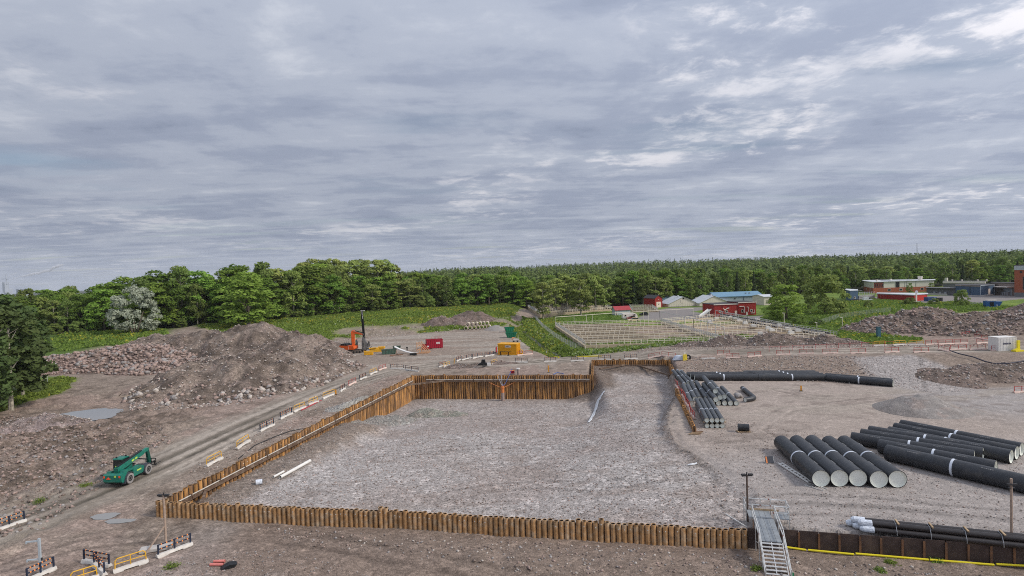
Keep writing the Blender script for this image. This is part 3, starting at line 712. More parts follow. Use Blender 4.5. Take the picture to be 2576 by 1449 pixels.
mound('soil_heap', 'low strip of stony soil beside the black generator trailer', [(p.x - 3, p.y + .5, .8, 5, 2.2, 0), (p.x + 6, p.y + 3.2, .7, 7, 1.6, .1)], 298, (.165, .128, .11), res=.4, rough=.3, ns=30, nstuff=500, smin=.1, smax=.45, rockm=(0, 1, 3), pw=2)
p = U(2450, 905, 2.6)
mound('soil_heap', 'brown stony spoil bank below the white container', [(88, 104.5, 1.5, 8, 4.5, -.1), (98, 104, 1.5, 9, 5, 0), (79.5, 103.5, 1.0, 4.5, 6, .3)], 299, (.17, .13, .108), res=.45, rough=.3, ns=80, nstuff=1300, smin=.1, smax=.6, rockm=(0, 2, 1, 3), pw=2.5)

# loose stones, too many to count
fp = lambda L, z: P(L, z)
scatter_stones('loose_stones', 'loose stones strewn over the churned ground on the left', fp([(-150, 1075), (60, 1050), (180, 1070), (330, 1060), (410, 1075), (440, 1110), (330, 1140), (240, 1215), (100, 1300), (-150, 1360)], 1.2), 11000, .06, .75, 301, [ROCKM[0], ROCKM[3], ROCKM[3], ROCKM[1], ROCKM[0]], power=5)
scatter_stones('pit_gravel', 'coarse grey crushed stone covering the pit floor', PIT, 34000, .07, .30, 302, [ROCKM[1], ROCKM[1], ROCKM[0], ROCKM[3]], keep=lambda x, y, r: r.uniform(0, 1, len(x)) < np.clip(1.5 - (y - 50) / 70, .25, 1), power=2.2)
scatter_stones('yard_gravel', 'loose gravel on the storage yard near the retaining wall', [(19.5, 48.5), (38, 44.5), (60, 41), (60, 62), (40, 74), (27, 88), (23, 76), (23, 58)], 9000, .06, .24, 303, [ROCKM[1], ROCKM[0], ROCKM[3]], power=2.5)
scatter_stones('berm_stones', 'loose stones in the brown berm below the front pile wall', [(-26, 54.6), (-11, 52.0), (2, 49.5), (19, 46.3), (40, 41.8), (60, 36), (60, 30), (18, 39.5), (-6, 46.0), (-20, 50.5)], 9000, .04, .42, 304, [ROCKM[0], ROCKM[3], ROCKM[3], ROCKM[1], ROCKM[2]], power=7)
scatter_stones('wall_stones', 'stony soil between the haul road and the left pile wall', [(-38, 62), (-24, 128), (-30, 130), (-38, 112), (-40, 92), (-41.5, 72)], 4200, .05, .38, 305, [ROCKM[0], ROCKM[3], ROCKM[3], ROCKM[1], ROCKM[2]], power=4.5)
scatter_stones('bank_stones', 'stones on the cut slope behind the long black pipes', [(36, 122), (47, 111), (67, 102), (72, 119), (55, 126), (40, 131)], 4200, .08, .55, 306, [ROCKM[0], ROCKM[1], ROCKM[2], ROCKM[3]], power=3)
scatter_stones('ramp_gravel', 'grey gravel of the ramp up to the road on the right', [(66, 102), (70, 119), (82, 117), (84, 106), (78, 95), (70, 95)], 3200, .07, .28, 307, [ROCKM[1], ROCKM[1], ROCKM[0]], power=2)
scatter_stones('field_stones', 'stones along the edge between the drill pad and the grass bank', [(-92, 178), (-70, 193), (-40, 209), (-8, 224), (-8, 236), (-45, 228), (-80, 206)], 1500, .15, .8, 308, [ROCKM[0], ROCKM[2], ROCKM[1]], power=3)
scatter_stones('corner_gravel', 'grey stony ground behind the barriers in the lower left corner', [(-30, 49), (-22, 50), (-10, 44), (-8, 40), (-34, 40)], 3400, .05, .28, 309, [ROCKM[1], ROCKM[0], ROCKM[3]], power=3.5)
scatter_stones('roadside_stones', 'stony strip of soil between the far road and the treatment basins', [(14, 148), (30, 152), (50, 150), (60, 140), (84, 132), (110, 128), (110, 124), (84, 128.5), (58, 136), (40, 143.5), (18, 147)], 3000, .1, .55, 310, [ROCKM[0], ROCKM[1], ROCKM[2], ROCKM[3]], power=3)
scatter_stones('moundfoot_stones', 'large loose stones along the foot of the left soil mound', P([(320, 1012), (480, 1008), (620, 992), (760, 955), (860, 925), (880, 940), (760, 982), (620, 1012), (480, 1030), (330, 1032)], 1.4), 900, .2, 1.0, 311, [ROCKM[0], ROCKM[2], ROCKM[1]], power=2)

# ------------------------------------------------------------------ puddles
WATER = mat('muddy_water', (.26, .25, .23), .04, var=.05, spec=.6)
def puddle(ex, ey, ea, er, ez, seed):
    n = 48; rb = random.Random(seed); k1, k2, k3 = rb.uniform(0, 6), rb.uniform(0, 6), rb.uniform(0, 6); vs = [(0, 0, 0)]
    for i in range(n):
        a = 6.28318 * i / n; f = 1.0 + .13 * math.sin(2 * a + k1) + .10 * math.sin(3 * a + k2) + .05 * math.sin(7 * a + k3); vs.append((ea * f * math.cos(a), er * f * math.sin(a), 0))
    m = MB(); m.add(vs, [(0, 1 + i, 1 + (i + 1) % n) for i in range(n)]); o = ob('puddle', m.mesh('puddle', WATER), None, (ex, ey, ez + .07)); o['kind'] = 'structure'
for i, pd in enumerate(PUDS): puddle(*pd, 5 + i)

# ------------------------------------------------------------------ pile walls
RUST_F = mat('rust_mud', (.40, .225, .098), .85, var=.35, vscale=2.2, col2=(.47, .355, .235), c2at=.58, objvar=.22, bump=.2)
RUST_B = mat('rust_orange', (.52, .265, .085), .85, var=.35, vscale=2.0, col2=(.22, .125, .065), c2at=.48, c2w=.09, objvar=.38, bump=.3, stretch=(1.6, 1.6, .3))
RUST_D = mat('rust_dark', (.095, .060, .042), .8, var=.3, vscale=2, col2=(.17, .10, .06), objvar=.1)
PALE = mat('pale_spot', (.62, .56, .48), .8)
BLACKIN = mat('pile_shade_dark', (.040, .027, .020), .95)  # near black, so hollow tops and gaps between piles read as shade
WALER = mat('steel_waler', (.12, .075, .05), .7, var=.3, vscale=3, col2=(.26, .2, .15), c2at=.58)
PIPEWHITE = mat('supply_pipe', (.50, .46, .40), .6, var=.2)
def pile_mesh(length, r, m_out, hole_dir, step=.5):
    b = MB(); n = 12
    b.cur = 0; b.ring((0, 0, -length), (0, 0, 0), r, n)
    b.tube((0, 0, -.02), (0, 0, .03), r, r * .80, n)
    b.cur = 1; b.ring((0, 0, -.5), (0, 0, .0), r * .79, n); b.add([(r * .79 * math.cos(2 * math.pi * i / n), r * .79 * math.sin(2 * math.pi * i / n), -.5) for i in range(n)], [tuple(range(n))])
    # interlock strip between neighbours, its dark colour painting the shade of the gap
    b.cur = 1; b.box((step / 2, 0, -length / 2 - .06), (max(.05, step - 1.7 * r), .07, length - .1))
    if hole_dir is not None:
        b.cur = 2; h = Vector((math.cos(hole_dir), math.sin(hole_dir), 0)) * r; b.cyl(h * .97 + Vector((0, 0, -.38)), h * 1.04 + Vector((0, 0, -.38)), .055, 6)
    return b.mesh('pile', [m_out, BLACKIN, PALE])
def pile_wall(label, line, top, length, m_out, r=.232, step=.5, jit=.06, side=-1, tall=None, n_hole=.6):
    t = thing('pile_wall', label, 'pile wall', (line[0][0], line[0][1], top - length))
    pts = []; 
    for (a, b) in zip(line[:-1], line[1:]):
        L = math.hypot(b[0] - a[0], b[1] - a[1]); n = max(1, round(L / step)); ang = math.atan2(b[1] - a[1], b[0] - a[0])
        pts += [(a[0] + (b[0] - a[0]) * i / n, a[1] + (b[1] - a[1]) * i / n, ang) for i in range(n)]
    pts.append((line[-1][0], line[-1][1], pts[-1][2]))
    ms = [pile_mesh(length, r, m_out, side * math.pi / 2, step), pile_mesh(length, r, m_out, None, step)]
    rn = random.Random(hash(label) % 1000 + 3)
    rn = random.Random(len(pts))
    for i, (x, y, a) in enumerate(pts):
        dz = rn.uniform(-jit, jit) + (rn.uniform(.12, .34) if rn.random() < .07 else 0)
        tp = top(x, y) if callable(top) else top
        ob('pile', ms[0 if rn.random() < n_hole else 1], t, (x - line[0][0], y - line[0][1], length + dz + (rn.uniform(-.004, .004))), (rn.uniform(-.012, .012), rn.uniform(-.012, .012), a))
    return t
wf = pile_wall('muddy brown pile wall along the near edge of the pit, seen from outside', FRONT, 1.62, 3.6, RUST_F, side=-1, jit=.07)
wl = pile_wall('long rusty pile wall down the left side of the pit beside the haul road', [(-36.6, 58.2), (-22.5, 125.4)], 1.62, 6.6, RUST_B, side=-1, n_hole=.35, step=.70, r=.25, jit=.1)
wb = pile_wall('rusty orange pile wall across the back of the pit', [PB, PE], 1.55, 6.6, RUST_B, side=-1, n_hole=.5)
wr1 = pile_wall('short rusty pile wall on the left flank of the pit recess', [(16.5, 120.6), (19.0, 137.9)], 1.55, 5.0, RUST_B, side=-1, n_hole=.2)
wr2 = pile_wall('rusty pile wall closing the back of the pit recess below the far road', [RL, RR], 1.75, 4.6, RUST_B, side=-1, n_hole=.4)
wr3 = pile_wall('rusty pile wall on the right flank of the pit recess', [(36.7, 134.2), (34.1, 122.0)], 1.75, 4.6, RUST_B, side=1, n_hole=.2)
ws = pile_wall('low broken row of rusty piles along the right edge of the pit', [(28.9, 101.6), (26.4, 88.5), (24.1, 76.4)], 1.95, 2.2, RUST_B, side=-1, jit=.28, n_hole=.1)
def off(a, b, d):                      # offset to the pit side
    v = Vector((b[0] - a[0], b[1] - a[1])).normalized(); n = Vector((v.y, -v.x)) * d
    return Vector((a[0] + n.x, a[1] + n.y)), Vector((b[0] + n.x, b[1] + n.y))
def waler(wall, a, b, z, d=.48, pipe=True):
    o = wall.location
    p, q = off(a, b, d); L = (q - p).length
    m = MB(); m.bar((p.x - o.x, p.y - o.y, z - o.z), (q.x - o.x, q.y - o.y, z - o.z), .34, .36); part('waler', m, WALER, wall)
    if pipe:
        m = MB(); p2, q2 = off(a, b, d + .05)
        m.cyl((p2.x - o.x, p2.y - o.y, z - o.z + .30), (q2.x - o.x, q2.y - o.y, z - o.z + .30), .07, 8); part('supply_pipe', m, PIPEWHITE, wall)
        m = MB(); n = int(L / 4.5)
        for i in range(n + 1):
            c = p + (q - p) * ((i + .4) / (n + 1)); m.box((c.x - o.x, c.y - o.y, z - o.z + .12), (.16, .34, .62), math.atan2(q.y - p.y, q.x - p.x))
        part('brackets', m, WALER, wall, kind='stuff')
waler(wl, (-36.4, 59.5), (-22.8, 123.8), .55); waler(wb, (-19.5, 125.4), (15.8, 120.0), .45)
waler(wr2, (20.5, 138.1), (36.0, 134.9), .55, pipe=False)
def strut(wall, name, a, b, w=.32):
    o = wall.location; m = MB(); m.bar(Vector(a) - o, Vector(b) - o, w, w); part(name, m, WALER, wall)
strut(wb, 'corner_strut', (-22.9, 120.6, .55), (-15.5, 124.2, .50))
strut(wl, 'corner_strut', (-35.2, 63.5, .60), (-32.4, 57.2, .75), .26)
strut(wr2, 'corner_strut', (20.0, 133.5, .45), (26.5, 136.4, .65)); strut(wr2, 'corner_strut', (29.6, 135.8, .55), (34.4, 124.6, -.1))
strut(wr3, 'corner_post', (34.3, 122.4, -2.6), (34.3, 122.4, 1.6), .4); strut(wr3, 'corner_post', (33.6, 123.0, -2.6), (33.9, 125.2, .9), .3)
strut(wr1, 'corner_post', (16.8, 119.7, -3.2), (17.2, 121.4, 1.5), .4)
# standing orange casing with hoses at the back wall
ORANGE = mat('orange_paint', (.62, .20, .055), .55, var=.2, col2=(.48, .17, .06))
CASE_G = mat('grey_casing', (.33, .25, .22), .7, var=.2)
p = G(1265, 1008, -3.5); zc = p.z
t = thing('well_casing', 'upright orange and grey well casing against the back pile wall', 'casing', (p.x, p.y, zc))
hgt = up_px(p, 38)
m = MB(); m.tube((0, 0, hgt * .55), (0, 0, hgt), .36, .31, 16); part('upper_casing', m, ORANGE, t, True)
m = MB(); m.cyl((0, 0, -.3), (0, 0, hgt * .55), .37, 16); part('lower_casing', m, CASE_G, t, True)
m = MB(); m.tube((0, 0, hgt - .5), (0, 0, hgt - .25), .42, .36, 16); part('collar', m, ORANGE, t, True)
BLUEH = mat('blue_hose', (.10, .17, .42), .5); GREYH = mat('grey_hose', (.36, .36, .38), .5); ORSTRAP = mat('orange_strap', (.75, .26, .09), .7)
for j, (dx, dzz, mm, nm) in enumerate(((-.9, 2.0, GREYH, 'hose'), (-.2, 2.1, GREYH, 'hose'), (2.1, 3.3, BLUEH, 'hose'))):
    m = MB(); m.path([(0, 0, hgt), (dx * .3, .3, hgt + .35), (dx * .75, .8, hgt + dzz * .65), (dx, 1.3, hgt + dzz)], .055, 6); part(nm, m, mm, t)
for sx in (-1, 1):
    m = MB(); m.path([(sx * .36, 0, hgt - .35), (sx * 1.3, .5, hgt - .05), (sx * 2.9, 1.2, hgt + .6)], .04, 5); part('tie_strap', m, ORSTRAP, t)
# ------------------------------------------------------------------ pipes
PE_BLK = mat('black_pipe', (.028, .030, .034), .45, var=.22, vscale=1.5, spec=.42, objvar=.18, col2=(.052, .050, .048), c2at=.62, c2w=.10)
PE_GRY = mat('grey_pipe', (.062, .068, .074), .48, var=.18, vscale=1.5, spec=.4, objvar=.12)
LINING = mat('pipe_lining', (.82, .83, .76), .5, var=.06, vscale=.6, spec=.3)
LIPM = mat('pipe_lip', (.02, .02, .022), .5)
BANDM = mat('white_band', (.66, .70, .76), .5, var=.1)
PRINTM = mat('pipe_print', (.30, .30, .30), .6)
def pipe(label, a, b, dia, lift=0.0, bands=(.5,), group=None, m=None, shadow=True, cat='pipe', name='pipe', capin=.25, prints=2):
    a = Vector(a); b = Vector(b); r = dia / 2
    o = thing(name, label, cat, (a.x, a.y, a.z), 0, group)
    A = Vector((0, 0, r + lift)); B = b - a + Vector((0, 0, r + lift)); d = (B - A).normalized(); L = (B - A).length
    k = MB(); k.tube(A, B, r, r * .955, 32); part('shell', k, m or PE_BLK, o, True)
    k = MB(); k.ring(A + d * .03, B - d * .03, r * .945, 28)
    for e, s in ((A, 1), (B, -1)):
        c = e + d * (s * capin); n = 28; _, u, w, _l = k.frame(A, B)
        k.add([c + (u * math.cos(6.28318 * i / n) + w * math.sin(6.28318 * i / n)) * r * .945 for i in range(n)], [tuple(range(n))])
    part('lining', k, LINING, o, True)
    for f in bands:
        k = MB(); c = A + (B - A) * f; k.tube(c - d * .11, c + d * .11, r * 1.018, r * .99, 32); part('band', k, BANDM, o, True)
    if prints:
        k = MB(); _, u, w, _l = k.frame(A, B); s = 1 if w.z > 0 else -1
        for i in range(prints):
            f = (.18, .70, .42)[i]; ph = 1.05 if u.dot(Vector((0, -1, 0))) > 0 else 2.1
            for j in range(6):
                c = A + d * (L * f + j * .17); k.box(c + (u * math.cos(ph) + w * s * math.sin(ph)) * (r + .003), (.11, .06, .05), mtx=Matrix((d, u, w)).transposed() @ Matrix.Rotation(0, 3, 'X'))
        part('print', k, PRINTM, o, kind='stuff')
    return o
ORD = ['first', 'second', 'third', 'fourth', 'fifth', 'sixth', 'seventh', 'eighth', 'ninth', 'tenth', 'eleventh', 'twelfth', 'thirteenth', 'fourteenth', 'fifteenth', 'sixteenth']
def yz(p): return Vector((p.x, p.y, hz(p.x, p.y)))
YZ = 1.42
# five large pipes lying side by side, open ends toward the camera
n0 = U(2066, 1226, YZ); n4 = U(2261, 1229, YZ); f0 = U(1971, 1136, YZ)
side = (n4 - n0) / 4; ln = f0 - n0; ln = ln.normalized() * 12.0
dia5 = side.length * .97
for i in range(5):
    a = n0 + side * i + ln.normalized() * (.15 * ((i * 7) % 3))
    lab = ['leftmost of the five big black pipes with pale linings facing the camera', 'second from left of the five big black pipes facing the camera', 'middle one of the five big black pipes facing the camera', 'second from right of the five big black pipes facing the camera', 'rightmost of the five big black pipes facing the camera'][i]
    pipe(lab, a, a + ln, dia5, group='five large pipes facing the camera')
# large pipes stacked out to the right edge
rows = [((2232, 1157), (2600, 1245), 'nearest big black pipe running out of the right edge of the photo', 1.75), ((2213, 1139), (2506, 1198), 'second big black pipe from the right edge, just behind the nearest one', 1.62)]
for (l, r_, lab, di) in rows: pipe(lab, U(*l, YZ), U(*r_, YZ), di, group='large pipes at the right edge')
rows = [((2143, 1117), (2452, 1167)), ((2167, 1108), (2474, 1160)), ((2187, 1100), (2489, 1153)), ((2237, 1102), (2545, 1166)), ((2252, 1092), (2559, 1156)), ((2268, 1084), (2571, 1147))]
labs = ['front pipe of the middle three in the right-hand pipe stack', 'centre pipe of the middle three in the right-hand pipe stack', 'rear pipe of the middle three in the right-hand pipe stack', 'front pipe of the three farthest right with open ends by the frame edge', 'centre pipe of the three farthest right in the yard', 'rear pipe of the three farthest right, highest in the photo']
for (l, r_), lab in zip(rows, labs): pipe(lab, U(*l, YZ), U(*r_, YZ), 1.5, group='large pipes at the right edge')
# front stack of thin pipes: four over four
dsm = .66
nb = [U(1779 + 12.9 * i, 1077, YZ) for i in range(4)]; fd = (U(1751, 1019, YZ) - nb[0]).normalized() * 12.5
for i in range(4):
    pipe(f'lower layer of the small double pipe stack by the pit edge, {ORD[i]} from the left', nb[i], nb[i] + fd, dsm, m=PE_GRY, group='small pipes in the double stack', bands=(.55,), prints=0)
    a = nb[i] + Vector((-.05, -.1, 0)); pipe(f'upper layer of the small double pipe stack by the pit edge, {ORD[i]} from the left', a, a + fd, dsm, lift=dsm + .13, m=PE_GRY, group='small pipes in the double stack', bands=(.45,), prints=0)
TIMBER = mat('timber', (.42, .30, .18), .8, var=.3, vscale=6, objvar=.15)
for k, fr in enumerate((.04, .9)):
    t = thing('timber_batten', ['front', 'rear'][k] + ' timber batten between the layers of the small pipe stack', 'batten', nb[0] + fd * fr + Vector((0, 0, dsm)), math.atan2((nb[3] - nb[0]).y, (nb[3] - nb[0]).x))
    m = MB(); m.box((1.1, 0, .065), (3.1, .14, .12)); part('plank', m, TIMBER, t)
# second group, medium pipes behind
dm = .80
b2 = [U(1793 + 15 * i, 1020.5, YZ) for i in range(5)]; fd2 = (U(1803, 981, YZ) - b2[3]).normalized() * 12.0
for i in range(5): pipe(f'ground layer of the medium grey pipes behind the double stack, {ORD[i]} from the left', b2[i], b2[i] + fd2, dm, m=PE_GRY, group='medium grey pipes', bands=(.5,), prints=0)
for i, (sh, k) in enumerate(((-.6, 0.5), (.9, 1.5), (1.4, 2.3))):
    a = b2[0] + (b2[1] - b2[0]) * k + fd2.normalized() * (sh + .2); pipe(['left', 'middle', 'right'][i] + ' one of the medium grey pipes resting on the ground layer', a, a + fd2, dm * 1.04, lift=dm * .86, m=PE_GRY, group='medium grey pipes', bands=(.45,), prints=0)
a = b2[0] + (b2[1] - b2[0]) * 1.0 + fd2.normalized() * 2.6; pipe('topmost of the medium grey pipes, on the third layer', a, a + fd2 * .98, dm * 1.06, lift=dm * 1.74, m=PE_GRY, group='medium grey pipes', bands=(.42,), prints=0)
for i, (l, r_, lf) in enumerate((((1739, 1021), (1719, 975), 0), ((1749, 1010), (1730, 976), .0), ((1760, 1009), (1739, 968), 0), ((1777, 1008), (1752, 967), 0))):
    pipe(f'grey pipe lying by the red edge barriers, {ORD[i]} from the pit', U(*l, YZ), U(*r_, YZ), .82, m=PE_GRY, group='grey pipes by the pit edge', lift=lf, bands=(.45,), prints=0)
for i, (l, r_) in enumerate((((1722.4, 972), (1693.5, 937)), ((1732, 968), (1704, 937)), ((1742, 967), (1714, 938)))):
    o = pipe(f'slender dark pipe with white collars at the recess corner, {ORD[i]} from the left', U(*l, YZ), U(*r_, YZ), .70, m=PE_GRY, group='collared pipes', bands=(.03, .5, .97), prints=0)
# long row at the back of the yard
sets = [((1747, 957), (1908, 957), 3, 'left'), ((1906, 957), (2079, 957), 4, 'middle'), ((2081, 958), (2247, 973), 2, 'right')]
for l, r_, n, nm in sets:
    a = U(*l, YZ); b = U(*r_, YZ); d = (b - a).normalized(); nn = Vector((-d.y, d.x, 0))
    for i in range(n):
        pipe(f'{["front", "second", "third", "rear"][i] if n > 2 else ["front", "rear"][i]} pipe of the {nm} set in the long row at the back of the yard', a + nn * (1.32 * i) - d * (.55 * i), b + nn * (1.32 * i) - d * (.25 * i), 1.24, group='long row of pipes at the back of the yard', bands=(.5,) if nm != 'left' else (.46,), capin=.12, prints=1)
# short length on a pallet
a = U(1857, 1088, YZ); b = U(1889, 1089, YZ)
t = thing('wooden_pallet', 'small wooden pallet under the short black pipe', 'pallet', (a + b) / 2 + Vector((0, .5, .0)), 0)
for j in (-.35, 0, .35): m = MB(); m.box((0, j, .05), (1.7, .12, .1)); part('bearer', m, TIMBER, t)
for j in range(6): m = MB(); m.box((-.75 + .3 * j, 0, .125), (.16, .95, .04)); part('board', m, TIMBER, t)
pipe('short black pipe length lying on a pallet in the yard', a + Vector((.15, .5, .15)), b + Vector((-.05, .42, .15)), .92, bands=(), capin=.06, prints=0)
# elbow
pa, pb, pc = U(1868, 982, YZ), U(1899, 1008, YZ), U(1874, 1012, YZ)
t = thing('elbow_pipe', 'black pipe with a right-angle elbow lying beside a boulder in the yard', 'pipe', pb); r = .40; up = Vector((0, 0, r))
A, B, C_ = pa - pb + up, up.copy(), pc - pb + up
d1 = (B - A).normalized(); d2 = (C_ - B).normalized()
m = MB(); m.tube(A, B - d1 * .9, r, r * .93, 24); part('straight', m, PE_BLK, t, True)
m = MB(); pts = [B - d1 * .9 * (1 - q) ** 2 + d2 * .9 * q ** 2 for q in [i / 7 for i in range(8)]]
for q, w in zip(pts[:-1], pts[1:]): m.cyl(q, w + (w - q) * .12, r, 20, caps=False)
part('bend', m, PE_BLK, t, True)
m = MB(); m.tube(B + d2 * .9, C_, r, r * .93, 24); part('short_end', m, PE_BLK, t, True)
m = MB(); n = 24; _, u, w, _l = m.frame(B, C_); m.add([C_ - d2 * .08 + (u * math.cos(6.2832 * i / n) + w * math.sin(6.2832 * i / n)) * r * .93 for i in range(n)], [tuple(range(n))]); part('lining', m, LINING, t)
m = MB(); c = A + d1 * 1.2; m.tube(c - d1 * .08, c + d1 * .08, r * 1.02, r * .98, 24); part('band', m, BANDM, t, True)
p = U(1857.5, 1000, YZ); o = ob('boulder', STM[2][1], None, p + Vector((0, 0, .45)), (0, .2, .7), 1.9); tag(o, 'single grey boulder lying beside the elbow pipe', 'boulder')

# brown coated pipes with wrapped ends behind the retaining wall
BROWNP = mat('brown_pipe', (.026, .021, .020), .4, var=.2, spec=.45); WRAP = mat('plastic_wrap', (.62, .66, .72), .35, var=.25, vscale=7, bump=.5, bscale=6)
STRAP = mat('steel_strap', (.45, .47, .5), .4, metal=.5)
dl = U(2190, 1339, 1.45); dr = U(2640, 1388, 1.45); dd = (dr - dl).normalized(); nn = Vector((-dd.y, dd.x, 0)); dia = .47
k = 0
for lay in range(2):
    for i in range(3 - lay):
        base = dl + nn * (dia * 1.02 * (i + .5 * lay)) - dd * (.42 * i + .1 * lay)
        o = thing('coated_pipe', f'brown coated pipe with plastic-wrapped end, {"lower" if lay == 0 else "upper"} layer, {ORD[i]} from the retaining wall', 'pipe', base, 0, 'brown coated pipes')
        A = Vector((0, 0, dia / 2 + lay * dia * .9)); B = A + dd * 14.5
        m = MB(); m.tube(A, B, dia / 2, dia / 2 * .9, 20); part('shell', m, BROWNP, o, True)
        m = MB(); m.cyl(A - dd * .55, A + dd * .25, dia / 2 * 1.10, 12, dia / 2 * 1.16); m.cyl(A - dd * .78, A - dd * .55, dia / 2 * .62, 12, dia / 2 * 1.12); part('plastic_wrap', m, WRAP, o)
for j in range(6):
    c = dl + dd * (2.0 + 2.35 * j)
    t = thing('strapped_timber', f'pale timber block strapped across the brown pipes, {ORD[j]} from the wrapped ends', 'timber', c + nn * (dia * .9), math.atan2(nn.y, nn.x))
    m = MB(); m.box((0, 0, dia * 1.98), (.95, .12, .1)); part('block', m, TIMBER, t)
    m = MB(); m.path([(-dia * 1.5, .18, 0.05), (-dia * 1.45, .18, dia * .8), (-dia * .7, .18, dia * 1.93), (dia * .55, .18, dia * 1.93)], .02, 4); part('strap', m, STRAP, t)

# ------------------------------------------------------------------ retaining wall, yellow tubes, posts
PLATE = mat('dark_steel_plate', (.060, .040, .034), .7, var=.3, vscale=1.3, col2=(.11, .075, .055), c2at=.6)
HPOST = mat('rusty_post', (.20, .10, .05), .8, var=.3, vscale=2.5, col2=(.12, .07, .045))
a = Vector((21.9, 47.45, -.3)); b = Vector((43.0, 42.35, -.3)); v = (b - a); L = v.length; d = v.normalized(); ang = math.atan2(d.y, d.x)
t = thing('retaining_wall', 'dark steel retaining wall with rusty posts holding up the storage yard', 'retaining wall', a, ang)
sp = 1.53; n = int(L / sp)
for i in range(n):
    m = MB(); m.box((i * sp + sp / 2, 0, .92), (sp - .06, .05, 1.84)); part('plate', m, PLATE, t)
for i in range(n + 1):
    m = MB(); m.box((i * sp, -.12, .86), (.16, .02, 1.72)); m.box((i * sp, -.07, .86), (.03, .1, 1.72)); part('post', m, HPOST, t)
YELT = mat('yellow_tube', (.72, .60, .02), .5, var=.1)
gx0 = [(0.4, 2.0), (2.15, 5.55), (5.7, 10.9), (11.0, 15.3), (15.5, 19.4)]
t0 = [(a + d * s0 + Vector((d.y, -d.x, 0)) * .35, a + d * s1 + Vector((d.y, -d.x, 0)) * (.35 + .1 * (i % 2))) for i, (s0, s1) in enumerate(gx0)]
for i, (p, q) in enumerate(t0):
    p.z = hz(p.x, p.y) + .14; q.z = hz(q.x, q.y) + .12
    m = MB(); m.cyl((0, 0, 0), q - p, .085, 10); o = ob('yellow_tube', m.mesh('yellow_tube', YELT, True), None, p); tag(o, f'yellow plastic tube along the foot of the retaining wall, {ORD[i]} from the stairs', 'tube', 'yellow tubes')
# dark plates where piles meet the retaining wall
p = Vector((19.25, 47.25, 0)); t = thing('steel_plate_screen', 'dark steel plates closing the gap between the near pile wall and the stairs', 'steel plates', p, ang)
for i in range(3): m = MB(); m.box((.35 + .85 * i, .1, .82 + .05 * i), (.8, .05, 1.9)); part('plate', m, PLATE, t)
m = MB(); m.cyl((.4, .15, 1.6), (.4, .15, 2.5), .04, 6); part('rail_post', m, HPOST, t)

# ------------------------------------------------------------------ scaffold stair
GALV = mat('galvanised', (.60, .60, .58), .45, metal=.35, var=.2); ALU = mat('alu_tread', (.66, .66, .65), .4, metal=.3, var=.1); DECK = mat('scaffold_deck', (.25, .27, .285), .6, var=.2); RUSTC = mat('rust_coupler', (.36, .12, .08), .8)
top = U(1920, 1303, 2.05); rend = U(1940, 1363, 1.75)
dirn = Vector((rend.x - top.x, rend.y - top.y, 0)); x1 = dirn.length; dirn.normalize(); rz = math.atan2(dirn.y, dirn.x)
t = thing('scaffold_stair', 'galvanised scaffold stair and landing leading up to the storage yard', 'stair', (top.x, top.y, 0), rz)
w = 1.65; run = 3.0; zt = 2.05; z1 = 1.75
# landing behind, ramp, flight
for i in range(4): m = MB(); m.box((-.75, -w / 2 - .35 + .47 * i + .24, zt), (1.6, .44, .05)); part('landing_board', m, DECK, t)
for i in range(4):
    y = -w / 2 + w / 4 * (i + .5); m = MB(); m.bar((.08, y, zt - .03), (x1, y, z1), w / 4 - .02, .05); part('ramp_board', m, DECK, t)
N_ = 11
for i in range(N_):
    f = (i + .5) / N_; zs = z1 - f * (z1 + .1); m = MB(); m.box((x1 + run * f, 0, zs), (.2, w - .1, .045)); part('tread', m, ALU, t)
for y in (-w / 2, 0.0, w / 2):
    m = MB(); m.bar((x1 + .02, y, z1 - .06), (x1 + run, y, -.14), .05, .16); part('stringer', m, ALU, t)
for y in (-w / 2 - .07, w / 2 + .07):
    for hgt in (.55, 1.05):
        m = MB(); m.path([(0, y, zt + hgt), (x1, y, z1 + hgt), (x1 + run, y, -.1 + hgt)], .042, 6); part('handrail', m, GALV, t)
    for fx, zb in ((0, zt), (x1 * .5, 1.9), (x1, z1), (x1 + run * .5, .85), (x1 + run, 0)):
        m = MB(); m.cyl((fx, y, -.1), (fx, y, zb + 1.15), .042, 6); part('standard', m, GALV, t)
    m = MB(); m.path([(0, y, .2), (x1, y, 1.5)], .036, 6); m.path([(x1, y, .1), (x1 + 1.8, y, .9)], .036, 6); part('brace', m, GALV, t)
yl, yr = -w / 2 - .55, w / 2 + 1.25
# landing guard rails on three sides (landing is wider than the ramp)
m = MB()
for i in range(3): m.box((-.75, w / 2 + .12 + .42 * i + .2, zt), (1.5, .38, .05))
part('side_deck', m, DECK, t)
for hgt in (.5, 1.05):
    m = MB(); m.path([(-.05, yl, zt + hgt), (-1.55, yl, zt + hgt), (-1.55, yr, zt + hgt), (-.05, yr, zt + hgt), (-.05, w / 2 + .1, zt + hgt)], .042, 6); part('guard_rail', m, GALV, t)
for (fx, fy) in ((-.05, yl), (-1.55, yl), (-1.55, 0), (-1.55, w / 2), (-1.55, yr), (-.75, yr), (-.05, yr), (-.05, w / 2 + .1)):
    m = MB(); m.cyl((fx, fy, 0), (fx, fy, zt + 1.15), .042, 6); part('standard', m, GALV, t)
m = MB(); m.box((-1.5, .3, zt + .12), (.03, 2.4, .16)); part('toe_board', m, TIMBER, t)
m = MB()
for (fx, fy, fz) in ((-1.55, 0, zt + .5), (-1.55, w / 2, zt + .5), (0, w / 2, zt + .5), (x1, -w / 2 - .07, z1 + .55), (x1, w / 2 + .07, z1 + .55), (-1.55, .7, zt + 1.05)): m.box((fx, fy, fz), (.09, .09, .1))
part('couplers', m, RUSTC, t, kind='stuff')
